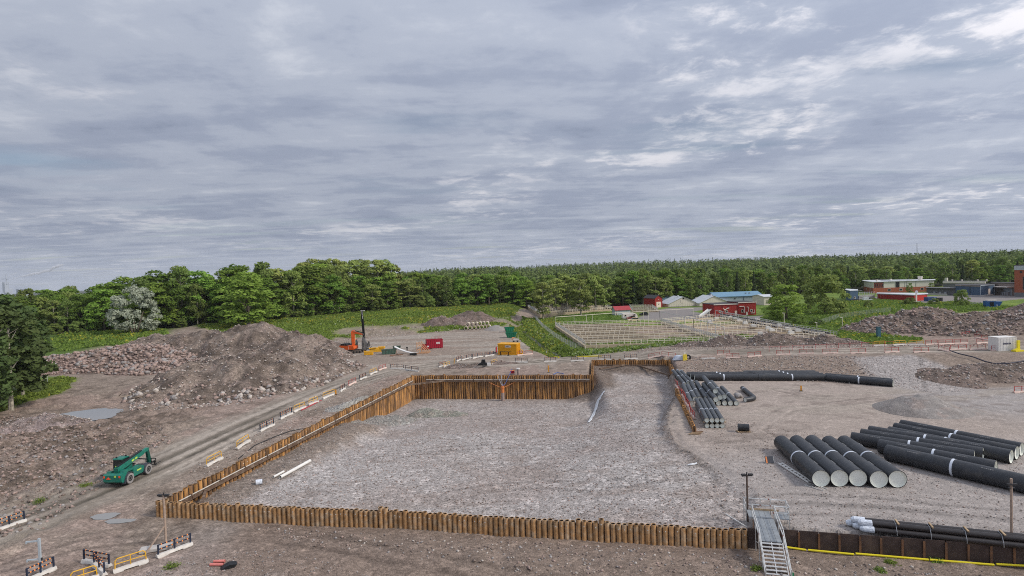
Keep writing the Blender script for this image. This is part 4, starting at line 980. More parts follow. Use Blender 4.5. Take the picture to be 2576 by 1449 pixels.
m = MB(); m.bar((.9, -w / 2 - .1, 1.2), (-.6, -3.0, 1.9), .09, .09); part('tie_pole', m, GALV, t)
GRNT = mat('green_tag', (.04, .30, .13), .6); m = MB(); m.box((x1 + 3.0, w / 2 + .12, .75), (.04, .22, .35)); part('tag', m, GRNT, t)

# ------------------------------------------------------------------ poles
WOODP = mat('weathered_pole', (.36, .27, .21), .85, var=.25, vscale=4); DARKM = mat('dark_metal', (.035, .034, .036), .5); STEELP = mat('brown_steel_pole', (.11, .075, .058), .7, var=.25); CONC = mat('concrete', (.46, .43, .40), .9, var=.15, vscale=2, bump=.15)
def pole(label, px, py0, py1, z, m_, r, head, name='light_pole'):
    p = G(px, py0, z); h = up_px(p, py0 - py1)
    t = thing(name, label, 'pole', p); m = MB(); m.cyl((0, 0, -.3), (0, 0, h), r, 12, r * .85); part('shaft', m, m_, t, True)
    if head == 'lamp':
        for s in (-1, 1): m = MB(); m.box((s * .32, -.05, h + .05), (.42, .22, .16), bev=.03); part('floodlight', m, DARKM, t)
        m = MB(); m.box((0, 0, h - .08), (.9, .08, .08)); part('bracket', m, DARKM, t)
        m = MB(); m.cyl((0, 0, h - .3), (0, 0, h + .25), .06, 8); part('cap', m, DARKM, t)
    if head == 'clamp':
        m = MB(); m.box((0, -.08, h - .45), (.75, .12, .12)); m.box((0, -.02, h - .75), (.5, .1, .05)); part('crossbar', m, DARKM, t)
    return t, h
t, h = pole('weathered light pole with two dark floodlights by the lower left pile corner', 418, 1375, 1243, 0.3, WOODP, .11, 'lamp')
m = MB(); m.box((-.55, -.6, .17), (2.5, .85, .34), R(18), bev=.05); part('footing', m, CONC, t)
m = MB(); m.bar((.0, 0, 2.0), (-.9, -1.5, .1), .1, .1); part('raker', m, WOODP, t)
t, h = pole('brown steel light pole with dark lamp head beside the scaffold stair', 1881, 1312, 1192, 1.2, STEELP, .09, 'lamp')
t, h = pole('tall timber pole with dark crossbar in front of the retaining wall at right', 2545, 1412, 1198, 0.1, WOODP, .10, 'clamp')
p = G(103, 1444, 0); t = thing('signal_mast', 'grey mast with two short arms beside the road at lower left', 'mast', p, R(8)); h = up_px(p, 92); MASTG = mat('grey_mast', (.40, .45, .48), .5, var=.1)
m = MB(); m.box((0, 0, h / 2 - .1), (.16, .16, h + .2)); part('post', m, MASTG, t)
for zz in (h * .93, h * .42): m = MB(); m.box((-.5, 0, zz), (1.0, .12, .1)); m.box((-.95, 0, zz - .05), (.1, .16, .18)); part('arm', m, MASTG, t)
m = MB(); m.box((.12, 0, h * .42), (.1, .12, .2)); part('junction_box', m, DARKM, t)
# ------------------------------------------------------------------ site barriers
BAR = {'blue': mat('navy_barrier', (.022, .030, .055), .5, var=.1), 'yellow': mat('yellow_barrier', (.72, .40, .03), .5, var=.12), 'red': mat('red_barrier', (.42, .065, .055), .55, var=.15), 'white': mat('pale_barrier', (.72, .50, .40), .5)}
FOOT = mat('barrier_foot', (.60, .565, .515), .9, var=.15, vscale=2.5, bump=.1); FOOTP = mat('barrier_foot_pink', (.66, .50, .43), .9, var=.15, vscale=2.5)
REFL = mat('orange_reflector', (.85, .30, .08), .5)
_bc = {}
def barrier_parts(kind, L):
    key = (kind, L)
    if key in _bc: return _bc[key]
    out = []; mm = BAR[kind]
    m = MB(); w0, w1 = .22, .13
    prof = [(-L / 2, .08), (-L / 2, .30), (L / 2, .30), (L / 2, .08), (L / 2 - .12, 0), (L * .22, 0), (L * .2, .09), (-L * .2, .09), (-L * .22, 0), (-L / 2 + .12, 0)]
    m.prism(prof, -w0, w0)
    for i, v in enumerate(m.v):
        if v[2] > .2: m.v[i] = (v[0], v[1] * w1 / w0, v[2])
    out.append(('foot', m.mesh('foot', FOOT if kind != 'red' else FOOTP)))
    xs = (-L / 2 + .14, 0, L / 2 - .14)
    if kind == 'blue':
        for x in xs: m = MB(); m.box((x, 0, .72), (.11, .11, .86)); out.append(('post', m.mesh('post', mm)))
        for z in (.72, 1.10): m = MB(); m.box((0, 0, z), (L - .2, .07, .085)); out.append(('rail', m.mesh('rail', mm)))
        m = MB()
        for z in (.72, 1.10):
            for i in range(6): m.box((-L / 2 + .4 + (L - .8) * i / 5, 0, z), (.10, .085, .10))
        out.append(('reflectors', m.mesh('reflectors', REFL)))
    elif kind == 'yellow':
        m = MB(); m.path([(xs[0], 0, .28), (xs[0] + .04, 0, .95), (xs[0] + .2, 0, 1.12), (xs[2] - .2, 0, 1.12), (xs[2] - .04, 0, .95), (xs[2], 0, .28)], .045, 7); out.append(('frame', m.mesh('frame', mm, True)))
        m = MB(); m.cyl((xs[0], 0, .68), (xs[2], 0, .68), .036, 7); out.append(('rail', m.mesh('rail', mm, True)))
        m = MB(); m.cyl((0, 0, .28), (0, 0, 1.1), .036, 7); out.append(('post', m.mesh('post', mm, True)))
    else:
        for x in xs: m = MB(); m.box((x, 0, .70), (.075, .075, .84)); out.append(('post', m.mesh('post', mm)))
        m = MB(); m.box((0, 0, 1.08), (L - .2, .05, .07)); out.append(('rail', m.mesh('rail', mm)))
        m = MB(); m.box((0, 0, .68), (L - .2, .03, .04)); out.append(('rail', m.mesh('rail', mm)))
    _bc[key] = out; return out
def barrier(kind, p0, p1, z, label, group, tilt=0.0, L=None):
    a = G(*p0, z); b = G(*p1, z); c = (a + b) / 2; v = b - a
    L = L or max(1.2, round(math.hypot(v.x, v.y) * 4) / 4)
    t = thing('site_barrier', label, 'barrier', (c.x, c.y, min(hz(c.x, c.y), max(a.z, b.z)) - .02), math.atan2(v.y, v.x), group)
    t.rotation_euler = (0, -math.atan2(b.z - a.z, max(1, math.hypot(v.x, v.y))), math.atan2(v.y, v.x)); t.location.z = (a.z + b.z) / 2
    for n, me in barrier_parts(kind, L):
        o = ob(n, me, t)
        if n == 'reflectors': o['kind'] = 'stuff'
    return t
near = [('blue', (-20, 1342), (67, 1311), 'navy barrier with orange reflectors cut by the left edge of the photo'), ('blue', (62, 1468), (142, 1431), 'navy barrier at the bottom left beside the grey mast'),
        ('blue', (208, 1414), (279, 1428), 'navy barrier turned across the others near the bottom left'), ('yellow', (283, 1443), (375, 1413), 'yellow tubular barrier with concrete foot near the bottom left'),
        ('yellow', (172, 1478), (250, 1453), 'yellow tubular barrier cut by the bottom edge of the photo'), ('blue', (236, 1422), (264, 1450), 'navy barrier seen end-on between the two yellow ones'), ('blue', (394, 1405), (483, 1371), 'navy barrier in front of the light pole footing')]
for k, p0, p1, lab in near: barrier(k, p0, p1, .2, lab, 'barriers in the lower left corner')
road = [('yellow', (519, 1175), (558.6, 1154)), ('yellow', (595, 1131), (628, 1110)), ('blue', (653, 1087), (690, 1069.5)), ('blue', (704.5, 1055.5), (735, 1041.5)), ('yellow', (738.3, 1038), (769, 1025.4)), ('yellow', (776, 1020), (800.6, 1011.4)), ('yellow', (811, 1004.3), (844.6, 992)),
        ('blue', (855, 986.7), (868, 978)), ('red', (876.3, 971.6), (895, 962)), ('blue', (903.8, 956.8), (921.4, 949.5)), ('yellow', (930.3, 943.7), (947.8, 936.2)), ('red', (952.8, 932.5), (971, 926.2))]
CN = {'blue': 'navy', 'yellow': 'yellow', 'red': 'red'}
for i, (k, p0, p1) in enumerate(road): barrier(k, p0, p1, 1.2, f'{CN[k]} barrier along the haul road, {ORD[i]} from the camera in that row', 'barriers along the haul road')
mid = [('blue', (981.5, 928.2), (1016.5, 929.5), 'left navy barrier of the pair at the back left pit corner'), ('blue', (1019, 930.7), (1052.8, 935.7), 'right navy barrier of the pair at the back left pit corner'), ('blue', (1103.5, 924.5), (1121.5, 920), 'short navy barrier behind a yellow one north of the pit'), ('yellow', (1115.8, 926.2), (1131.5, 920), 'yellow barrier leaning on a navy one north of the pit'),
       ('blue', (1147.8, 910), (1160, 905), 'first navy barrier of the row curving from the yellow marker to the yellow container'), ('blue', (1161.5, 906.7), (1186.5, 901.2), 'second navy barrier of the row curving from the yellow marker'), ('blue', (1187.8, 902.5), (1214, 897.5), 'third navy barrier of the row curving from the yellow marker'), ('blue', (1219, 897.5), (1242.8, 893.7), 'fourth navy barrier of the curved row, next to the yellow container'),
       ('yellow', (1236.5, 918.2), (1251.5, 913.7), 'single yellow barrier right of the black generator trailer'), ('red', (1300.5, 895), (1340.5, 891), 'red barrier at the right corner of the yellow container')]
for k, p0, p1, lab in mid: barrier(k, p0, p1, 1.6, lab, 'barriers north of the pit')
far = [('blue', (1295.5, 912.5), (1327.5, 912.5)), ('blue', (1368.5, 911), (1400.5, 910)), ('blue', (1436, 909.2), (1469, 908)), ('blue', (1504, 906.7), (1537.5, 905.5)), ('blue', (1570.5, 904.5), (1603.5, 903.2)), ('red', (1630.5, 902.5), (1663.5, 901.2)), ('red', (1664.5, 901.2), (1700.5, 900)),
       ('white', (1764, 903.7), (1800.5, 902.5)), ('red', (1826, 902), (1860.5, 900.7)), ('red', (1880.5, 899.2), (1915.5, 896.2)), ('red', (1952, 893.7), (1987.8, 892.5)), ('red', (2009, 891.2), (2047.8, 890.5)), ('red', (2067.8, 890.5), (2108.8, 889.2)), ('red', (2139, 890), (2179.5, 888.7)), ('red', (2224.5, 888), (2262.5, 886.2)), ('red', (2298, 887.5), (2337, 886.2))]
CN['white'] = 'pale pink'
for i, (k, p0, p1) in enumerate(far): barrier(k, p0, p1, 2.6, f'{CN[k]} barrier on the near side of the far road, {ORD[i]} from the left', 'barriers on the near side of the far road')
farr = [('yellow', (2196.5, 871.2), (2230.3, 869.5), 'leftmost yellow barrier on the far side of the far road'), ('yellow', (2246, 869.5), (2279.5, 868.2), 'middle yellow barrier on the far side of the far road'), ('yellow', (2285.3, 868.7), (2325, 868.2), 'rightmost yellow barrier on the far side of the far road'),
        ('red', (2327, 868.2), (2359.5, 866.7), 'red barrier next to the rightmost yellow one across the far road'), ('red', (2360.8, 867.5), (2397.5, 865.7), 'second red barrier right of the yellow ones across the far road'), ('red', (2399.5, 865.5), (2434, 864.5), 'third red barrier right of the yellow ones across the far road'),
        ('red', (2419, 846.7), (2439.5, 843.2), 'red barrier far back by the rubble mound, left of two'), ('red', (2456, 843.7), (2479.5, 842), 'red barrier far back by the rubble mound, right of two'), ('red', (2452, 850), (2485.8, 856.2), 'slanting red barrier behind the white container'), ('red', (2455.8, 865), (2489.5, 863.2), 'red barrier just left of the white container'),
        ('red', (2360.8, 880), (2389.5, 886.2), 'slanting red barrier at the top of the gravel ramp'), ('red', (2389.5, 881.2), (2432.8, 879.5), 'red barrier with dark hoses behind, above the spoil bank'), ('red', (2438.3, 880.7), (2482, 879.5), 'red barrier left of the white container, nearest the camera'), ('red', (2492, 883), (2537, 882), 'red barrier standing before the white container'),
        ('red', (2549, 989), (2592, 987), 'lone red barrier at the right edge of the yard'), ('red', (1803, 893.5), (1838, 892), 'red barrier on the far side of the road below the basins')]
for k, p0, p1, lab in farr: barrier(k, p0, p1, 4.0 if p0[1] < 900 else 1.4, lab, 'barriers at the right')
e0, e1 = U(1699, 957, 1.4), U(1746, 1056, 1.4)
for i in range(9):
    q = e0 + (e1 - e0) * ((i + .5) / 9); d = (e1 - e0).normalized()
    t = thing('site_barrier', f'red barrier along the right pit edge beside the pipes, {ORD[i]} from the back', 'barrier', (q.x, q.y, hz(q.x, q.y)), math.atan2(d.y, d.x) + R(4) * (-1) ** i, 'red barriers along the right pit edge')
    for n, me in barrier_parts('red', 3.0): ob(n, me, t)
REDP = mat('red_paint', (.42, .035, .05), .5, var=.12)
# thin red snow-fence posts behind the far road
for i in range(11):
    p = G(1935 + 29 * i, 884 - 1.3 * i, 3.6); t = thing('red_marker_post', f'thin red post of the light fence behind the far road, {ORD[i]} from the left', 'post', p, 0, 'thin red fence posts'); m = MB(); m.box((0, 0, .6), (.06, .06, 1.3)); part('shaft', m, REDP, t); m = MB(); m.box((1.2, 0, 1.05), (2.4, .03, .05)); part('rail', m, REDP, t)

# ------------------------------------------------------------------ telehandler
GRN = mat('green_paint', (.010, .165, .115), .42, var=.15, vscale=1.8, spec=.5, col2=(.045, .115, .085), c2at=.64, c2w=.10); GRND = mat('dark_green_paint', (.006, .07, .05), .45); BLK = mat('black_paint', (.016, .017, .018), .5); RUBBER = mat('dusty_rubber', (.095, .09, .085), .9, var=.2, vscale=5); RUBL = mat('tyre_wall', (.26, .245, .235), .9, var=.15)
GLASS = mat('dark_glass', (.020, .030, .030), .08, spec=.7, var=.05); HIVIS = mat('hivis', (.50, .80, .08), .6, var=.15); REDT = mat('red_triangle', (.85, .10, .03), .5); GREYF = mat('grey_mudguard', (.060, .065, .078), .6); LIME = mat('lime_decal', (.45, .65, .10), .5); LAMPW = mat('lamp_lens', (.75, .75, .70), .2)
def wheel(parent, x, y, r, w, rim_m, s):
    o = ob('wheel', None, parent, (x, y, r))
    m = MB(); m.cyl((0, -w / 2 * .82, 0), (0, w / 2 * .82, 0), r, 28); 
    for i in range(22):
        a = 2 * math.pi * i / 22; m.box((math.cos(a) * r * 1.0, (.25 if i % 2 else -.25) * w, math.sin(a) * r * 1.0), (.05, w * .46, .07), mtx=Matrix.Rotation(-a, 3, 'Y'))
    part('tyre', m, RUBBER, o)
    m = MB(); m.tube((0, s * w * .40, 0), (0, s * w * .47, 0), r * .97, r * .58, 28); part('sidewall', m, RUBL, o, True)
    m = MB(); m.tube((0, s * w * .2, 0), (0, s * w * .46, 0), r * .57, r * .44, 20); m.cyl((0, s * w * .18, 0), (0, s * w * .24, 0), r * .5, 20); m.cyl((0, s * w * .24, 0), (0, s * w * .42, 0), r * .2, 12); part('rim', m, rim_m, o)
    return o
a = G(324, 1217.5, 1.0); b = G(370, 1192, 1.0); v = b - a; rz = math.atan2(v.y, v.x)
wb_ = 3.1; sc = 1.0
c = (a + b) / 2 + Vector((math.cos(rz + math.pi / 2), math.sin(rz + math.pi / 2), 0)) * 1.0
print('telehandler wheelbase', v.length, math.degrees(rz))
t = thing('telehandler', 'green telescopic handler with boom lowered, parked beside the muddy haul road', 'telehandler', (c.x, c.y, hz(c.x, c.y) + .02), rz)
t.scale = (v.length / wb_,) * 3
for x in (-wb_ / 2, wb_ / 2):
    for s in (-1, 1): wheel(t, x, s * 1.0, .60, .46, BLK, s)
m = MB(); m.prism([(-2.1, .62), (2.0, .62), (2.2, .8), (2.2, 1.05), (-2.1, 1.05)], -.55, .55); part('chassis', m, BLK, t)
m = MB(); m.prism([(-2.75, .62), (-2.55, .42), (-2.05, .55), (-1.85, 1.0), (-1.75, 1.42), (-2.6, 1.48), (-2.8, 1.35)], -1.05, 1.05); part('rear_body', m, GRN, t)
m = MB(); m.prism([(-.98, .52), (.72, .52), (.95, .8), (.98, 1.2), (.35, 1.52), (-.5, 1.45), (-.85, 1.28)], -1.08, -.52); part('engine_cover', m, GRN, t)
m = MB(); m.prism([(-.98, .52), (.72, .52), (.95, .8), (.95, 1.05), (-.9, 1.05)], .52, 1.08); part('side_tank', m, GRN, t)
m = MB(); m.prism([(-2.3, 1.40), (-.6, 1.36), (-.6, 1.5), (-2.2, 1.72)], -1.02, -.5); m.prism([(-2.3, 1.40), (-.2, 1.10), (-.2, 1.2), (-2.2, 1.62)], .5, 1.0); part('rear_fairing', m, GRN, t)
for x in (-wb_ / 2, wb_ / 2):
    for s in (-1, 1):
        m = MB(); pts = [(x + .70 * math.cos(q), .60 + .70 * math.sin(q)) for q in [R(200 - 20 * i) for i in range(9)]]
        for p0, p1 in zip(pts[:-1], pts[1:]): m.bar((p0[0], s * .98, p0[1]), (p1[0], s * .98, p1[1]), .50, .04)
        part('mudguard', m, GREYF, t)
m = MB(); m.box((-2.30, -.98, .48), (.04, .42, .5)); m.box((-2.30, .98, .48), (.04, .42, .5)); part('mudflap', m, GREYF, t)
# cab
cab = ob('cab', None, t, (-.35, .55, 1.1))
m = MB(); m.prism([(-.85, 0), (.85, 0), (.98, .5), (-.85, .5)], -.48, .48); part('lower_panel', m, GRN, cab)
m = MB(); m.prism([(-.80, .5), (.93, .5), (.80, 1.0), (.40, 1.50), (-.74, 1.50)], -.44, .44); part('glazing', m, GLASS, cab)
m = MB()
for y in (-.46, .46):
    for q0, q1 in (((-.83, .5), (-.76, 1.54)), ((.05, .5), (.05, 1.54)), ((.97, .5), (.83, 1.0)), ((.83, 1.0), (.42, 1.54))): m.bar((q0[0], y, q0[1]), (q1[0], y, q1[1]), .06, .07)
part('pillars', m, BLK, cab)
m = MB(); m.prism([(-.84, 1.50), (.44, 1.50), (.36, 1.62), (-.78, 1.64)], -.50, .50); part('roof', m, GRN, cab)
m = MB(); m.box((-.5, .3, 1.70), (.14, .14, .1)); m.box((.2, -.3, 1.70), (.14, .14, .1)); m.box((-.84, -.2, 1.45), (.06, .4, .1)); part('work_lamps', m, BLK, cab)
m = MB(); m.box((-.80, -.02, .66), (.06, .62, .26), bev=.02); part('seat_cover', m, HIVIS, cab)
# boom: pivot at the rear, head forward
bm = ob('boom', None, t, (-2.15, -.18, 1.78)); bang = R(9.5)
def bl(x, z): return (x * math.cos(bang) - z * math.sin(bang), x * math.sin(bang) + z * math.cos(bang))
m = MB(); m.prism([bl(-.2, -.24), bl(4.2, -.22), bl(4.2, .24), bl(-.2, .30)], -.23, .23); part('outer_section', m, GRN, bm)
m = MB(); m.prism([bl(4.1, -.17), bl(5.05, -.17), bl(5.3, .05), bl(5.05, .20), bl(4.1, .19)], -.17, .17); part('inner_section', m, GRN, bm)
m = MB(); m.prism([bl(0.0, .26), bl(4.1, .245), bl(4.1, .34), bl(0, .38)], -.10, .18); part('cable_track', m, BLK, bm)
m = MB(); m.prism([bl(4.85, .1), bl(5.2, .1), (5.45, -.35), (5.35, -1.02), (5.08, -1.02), (5.0, -.3)], -.13, .13); part('boom_head', m, GRND, bm)
m = MB(); m.cyl((3.2, 0, .25), (4.8, 0, -.35 + .0), .07, 8); m.cyl((1.1, -.0, -.2), (2.3, 0, .05), .09, 8); part('ram', m, BLK, bm)
for f in (.55, .68):
    m = MB(); q = bl(4.1 * f, .0); m.box((q[0], -.234, q[1]), (.42, .008, .2), mtx=Matrix.Rotation(-bang, 3, 'Y')); part('decal', m, LIME, bm)
m = MB(); m.box((.1, -1.084, 1.05), (.7, .008, .16)); part('decal', m, LIME, t)
fk = ob('fork_carriage', None, t, (3.45, -.18, .42))
m = MB()
for y in (-.62, -.05, .05, .62): m.box((.0, y, .42), (.07, .07, .84))
for z in (.06, .45, .82): m.box((0, 0, z), (.07, 1.3, .07))
part('frame', m, BLK, fk)
for y in (-.38, .38): m = MB(); m.box((.60, y, .04), (1.15, .12, .05)); m.box((.06, y, .3), (.05, .12, .55)); part('fork', m, BLK, fk)
m = MB(); m.add([(-2.815, .0, 1.12), (-2.815, -.42, .86), (-2.815, .42, .86), (-2.79, 0, 1.12), (-2.79, -.42, .86), (-2.79, .42, .86)], [(0, 1, 2), (3, 5, 4), (0, 3, 4, 1), (0, 2, 5, 3), (1, 4, 5, 2)]); 
for i in range(6): 
    k = m.v[i]; m.v[i] = (k[0], k[1] * .62 + .45, k[2] + .05)
part('warning_triangle', m, REDT, t)
for y in (-.86, .92):
    m = MB(); m.box((-2.80, y, 1.18), (.06, .16, .22)); part('tail_light', m, REDT, t)
m = MB(); m.box((-2.805, -.35, 1.22), (.02, .22, .2)); part('speed_plate', m, LIME, t)
m = MB(); m.box((-2.62, 0, .60), (.12, 1.2, .12)); part('rear_bumper', m, GRN, t)

# ------------------------------------------------------------------ piling rig (orange excavator with mast)
ORG = mat('excavator_orange', (.72, .115, .018), .45, var=.15, vscale=1.4, col2=(.42, .13, .06), c2at=.66); RIGG = mat('rig_grey', (.13, .125, .12), .6, var=.3, vscale=2, col2=(.22, .21, .20)); YEL = mat('machine_yellow', (.70, .36, .015), .5, var=.2, vscale=1.5, col2=(.42, .24, .04), c2at=.62); TRK = mat('track_steel', (.13, .105, .085), .8, var=.3, vscale=5)
g0 = G(876, 890, 1.5)
def rp_(zx, zy):        # metres right of / above the rig's base, from the enlarged view
    return ((zx - 480) / 75.6, (1075 - zy) / 75.6)
t = thing('piling_rig', 'orange excavator carrying a tall dark piling mast on the gravel pad', 'piling rig', (g0.x + .3, g0.y, g0.z), 0)
car = ob('undercarriage', None, t, (1.3, 1.6, 0))
for y in (-1.3, 1.3):
    m = MB(); prof = [(-1.9 + .0, .45)] + [(-1.75 + .45 * math.cos(R(q)), .45 + .45 * math.sin(R(q))) for q in range(100, 271, 34)] + [(1.75 + .45 * math.cos(R(q)), .45 + .45 * math.sin(R(q))) for q in range(-90, 91, 36)]
    m.prism(prof[1:], y - .3, y + .3); part('track', m, TRK, car)
    m = MB()
    for q in (-1.75, -.9, 0, .9, 1.75): m.cyl((q, y - .33, .42), (q, y + .33, .42), .26, 10)
    part('rollers', m, BLK, car)
    m = MB()
    for q in range(15):
        m.box((-1.75 + q * .25, y, .91), (.07, .6, .05)); m.box((-1.75 + q * .25, y, -.0), (.07, .6, .05))
    part('track_shoes', m, TRK, car, kind='stuff')
m = MB(); m.box((0, 0, .75), (1.6, 2.2, .45)); part('centre_frame', m, BLK, car)
up = ob('upper_body', None, t, (.0, 1.3, 1.2), R(-14))
m = MB(); m.prism([(-2.9, .15), (-2.6, 0), (1.7, 0), (1.9, .3), (1.75, 1.05), (-2.75, 1.15), (-3.0, .8)], -1.35, 1.35); part('housing', m, ORG, up)
m = MB(); m.prism([(-2.6, 1.1), (-.3, 1.08), (-.6, 1.62), (-1.2, 1.75), (-2.3, 1.65)], -1.2, 1.2); part('engine_hood', m, BLK, up)
m = MB(); m.prism([(-2.95, .0), (-2.2, -.12), (-2.2, .55), (-3.05, .7)], -1.3, 1.3); part('counterweight', m, BLK, up)
m = MB(); m.box((-1.9, -1.37, .3), (1.1, .03, .35)); m.box((.2, -1.37, .5), (.06, .03, .9)); part('panel', m, LAMPW, up)
cb = ob('cab', None, up, (1.0, .75, 1.05)); m = MB(); m.prism([(-.8, 0), (.8, 0), (.85, .7), (.6, 1.6), (-.75, 1.6)], -.5, .5); part('glazing', m, GLASS, cb); m = MB(); m.box((-.05, 0, 1.64), (1.5, 1.1, .09)); part('roof', m, ORG, cb)
m = MB(); 
for x in (-2.6, -1.9, -1.2): 
    for y in (-1.25, 1.25): m.cyl((x, y, 1.1), (x, y, 2.25), .03, 5)
for y in (-1.25, 1.25):
    for z in (1.7, 2.25): m.cyl((-2.6, y, z), (-1.2, y, z), .025, 5)
part('guard_rail', m, RIGG, up)
bo = ob('boom', None, t, (0, 1.2, 0))
k0, k1 = rp_(548, 880), rp_(540, 590)
m = MB(); m.prism([(k0[0] - .25, k0[1] - .3), (k0[0] + .55, k0[1] - .3), (k1[0] + .62, k1[1] - .6), (k1[0] + .7, k1[1] + .25), (k1[0], k1[1] + .25), (k1[0] - .3, k1[1] - .1)], -.3, .3); part('main_boom', m, ORG, bo)
a0, a1 = rp_(560, 600), rp_(775, 670)
m = MB(); m.prism([(a0[0] - .2, a0[1] + .2), (a0[0] + .4, a0[1] + .15), (a1[0], a1[1] + .22), (a1[0] + .1, a1[1] - .1), (a0[0] + .9, a0[1] - .65), (a0[0], a0[1] - .6)], -.26, .26); part('arm', m, ORG, bo)
m = MB(); q0, q1 = rp_(520, 840), rp_(528, 600); m.cyl((q0[0] - .15, -.1, q0[1]), (q1[0] - .18, -.1, q1[1]), .13, 8); q0, q1 = rp_(590, 880), rp_(600, 680); m.cyl((q0[0], 0, q0[1]), (q1[0], 0, q1[1]), .12, 8); part('boom_ram', m, mat('cream_ram', (.66, .50, .30), .5), bo)
q0, q1 = rp_(600, 580), rp_(800, 640); m = MB(); m.cyl((q0[0], .1, q0[1]), (q1[0], .1, q1[1]), .12, 8); part('arm_ram', m, BLK, bo)
m = MB(); m.path([(a0[0], -.28, a0[1] + .1), (a0[0] + 1.4, -.4, a0[1] - .1), (a1[0] + .2, -.4, a1[1] + .3), (a1[0] + .6, -.35, a1[1] - .8), (a1[0] + .5, -.3, a1[1] - 2)], .05, 5); part('hose', m, RIGG, bo)
ms = ob('mast', None, t, (rp_(800, 900)[0], 1.2, 0)); H = rp_(800, 150)[1]; tl = R(-2.6)
def tlx(z): return (z - 3) * math.tan(tl)
m = MB()
for sx in (-.24, .24):
    for sy in (-.2, .2): m.bar((sx + tlx(.4), sy, .4), (sx + tlx(H), sy, H), .12, .12)
n = 22
for i in range(n):
    z0_, z1_ = .5 + (H - .6) * i / n, .5 + (H - .6) * (i + 1) / n
    for sy in (-.2, .2): m.bar((-.24 + tlx(z0_), sy, z0_), (.24 + tlx(z1_), sy, z1_), .05, .05)
    m.bar((-.24 + tlx(z0_), -.2, z0_), (.24 + tlx(z0_), -.2, z0_), .06, .06)
part('lattice', m, BLK, ms)
m = MB(); m.bar((tlx(.6), .02, .6), (tlx(H), .02, H), .34, .26); part('leader', m, BLK, ms)
m = MB(); m.box((tlx(H) + .25, 0, H + .12), (1.15, .5, .12)); m.box((tlx(H) + .15, -.22, H - .55), (.18, .05, 1.1)); m.box((tlx(H) + .2, -.22, H - 1.7), (.18, .05, .9)); part('top_sheave', m, LAMPW, ms)
m = MB(); m.prism([(-.75, .9), (.6, .8), (.85, 2.6), (.55, 3.6), (-.35, 5.0), (-.7, 3.8)], -.35, .35); part('carriage', m, RIGG, ms)
m = MB(); m.cyl((-.35, -.5, 1.0), (-.3, -.5, 3.6), .16, 8); m.cyl((.15, -.5, .8), (.1, -.5, 3.0), .16, 8); m.cyl((1.0, -.2, 1.6), (1.5, -.2, 3.3), .22, 8); m.box((1.2, 0, 2.1), (.8, .6, .7)); m.box((.9, 0, 1.2), (.6, .7, .5), R(20)); part('drive_unit', m, RIGG, ms)
m = MB(); m.path([(.6, -.3, 1.3), (1.4, -.4, 1.2), (2.2, -.4, 1.9)], .07, 5); m.path([(.9, -.3, 2.4), (1.3, -.4, 3.4), (1.8, -.4, 2.2)], .05, 5); part('hose', m, BLK, ms)
m = MB(); m.box((0, 0, .3), (.5, .6, .75)); part('foot', m, YEL, ms)
lr = ob('rear_steps', None, t, (rp_(190, 1000)[0], .8, .1))
m = MB()
for i in range(5): m.box((-.5 + i * .5, 0, .9 - i * .18), (.12, 1.3, .1))
for y in (-.65, .65): m.bar((-.7, y, .9), (1.7, y, .1), .08, .12); m.bar((-.7, y, .5), (1.7, y, .0), .06, .1)
part('frame', m, RIGG, lr)

# ------------------------------------------------------------------ plant and boxes by the rig
def boxbin(name, label, cat, base, dims, m_, rz=0.0, rim=.08, wall=.07, taper=0.0, ribs=5, fill=None, group=None, lid=False):
    L_, W_, H_ = dims
    t = thing(name, label, cat, base, rz, group)
    for nm, y in (('side_panel', -W_ / 2), ('side_panel', W_ / 2)):
        m = MB(); m.prism([(-L_ / 2 + taper, .08), (L_ / 2 - taper, .08), (L_ / 2, H_), (-L_ / 2, H_)], y - wall / 2, y + wall / 2); part(nm, m, m_, t)
    for s in (-1, 1):
        m = MB(); m.prism([(s * (L_ / 2 - taper), .08), (s * (L_ / 2 - taper - wall), .08), (s * (L_ / 2 - wall), H_), (s * L_ / 2, H_)][:: s], -W_ / 2 + wall / 2 + .002, W_ / 2 - wall / 2 - .002); part('end_panel', m, m_, t)
    m = MB(); m.box((0, 0, .1), (L_ - 2 * taper - .02, W_ - .05, .08)); part('floor', m, m_, t)
    m = MB()
    for i in range(ribs):
        x = -L_ / 2 + taper + .15 + (L_ - 2 * taper - .3) * i / max(1, ribs - 1)
        for s in (-1, 1): m.box((x, s * (W_ / 2 + wall / 2 + .03), H_ / 2), (.09, .06, H_ - .2))
    for s in (-1, 1): m.box((0, s * (W_ / 2 + .02), H_ + .003), (L_ + .06, .13, rim)); m.box((s * L_ / 2, 0, H_ + .006), (.12, W_ - .12, rim))
    part('rim', m, m_, t)
    if fill:
        m = MB(); m.box((0, 0, H_ * .75), (L_ - .3, W_ - .25, .1)); part('load', m, fill, t)
    return t
def zb(zx, zy, zlev=1.5):      # enlarged view of the rig's surroundings -> place
    return G(zx / 8.727 + 831.8, zy / 8.727 + 771.5, zlev)
SKG = mat('skip_green', (.055, .115, .085), .6, var=.25, vscale=1.5, col2=(.09, .085, .06)); SKR = mat('red_container', (.34, .012, .030), .5, var=.1)
q = zb(830, 1065); t = thing('hydraulic_power_box', 'low yellow machine box with mud stains at the foot of the piling mast', 'machine', q, R(6))
m = MB(); m.box((0, .6, .5), (2.5, 1.2, .9), bev=.06); part('body', m, YEL, t); m = MB(); m.box((0, .6, 1.0), (2.55, 1.25, .08)); part('lid', m, YEL, t)
for s in (-.8, 0, .8): m = MB(); m.box((s, -.02, .5), (.08, .04, .8)); part('rib', m, YEL, t)
q = zb(930, 1030); t = thing('yellow_hammer', 'yellow piling hammer lying behind the low yellow box', 'machine', q + Vector((0, 1.6, 0)), R(10))
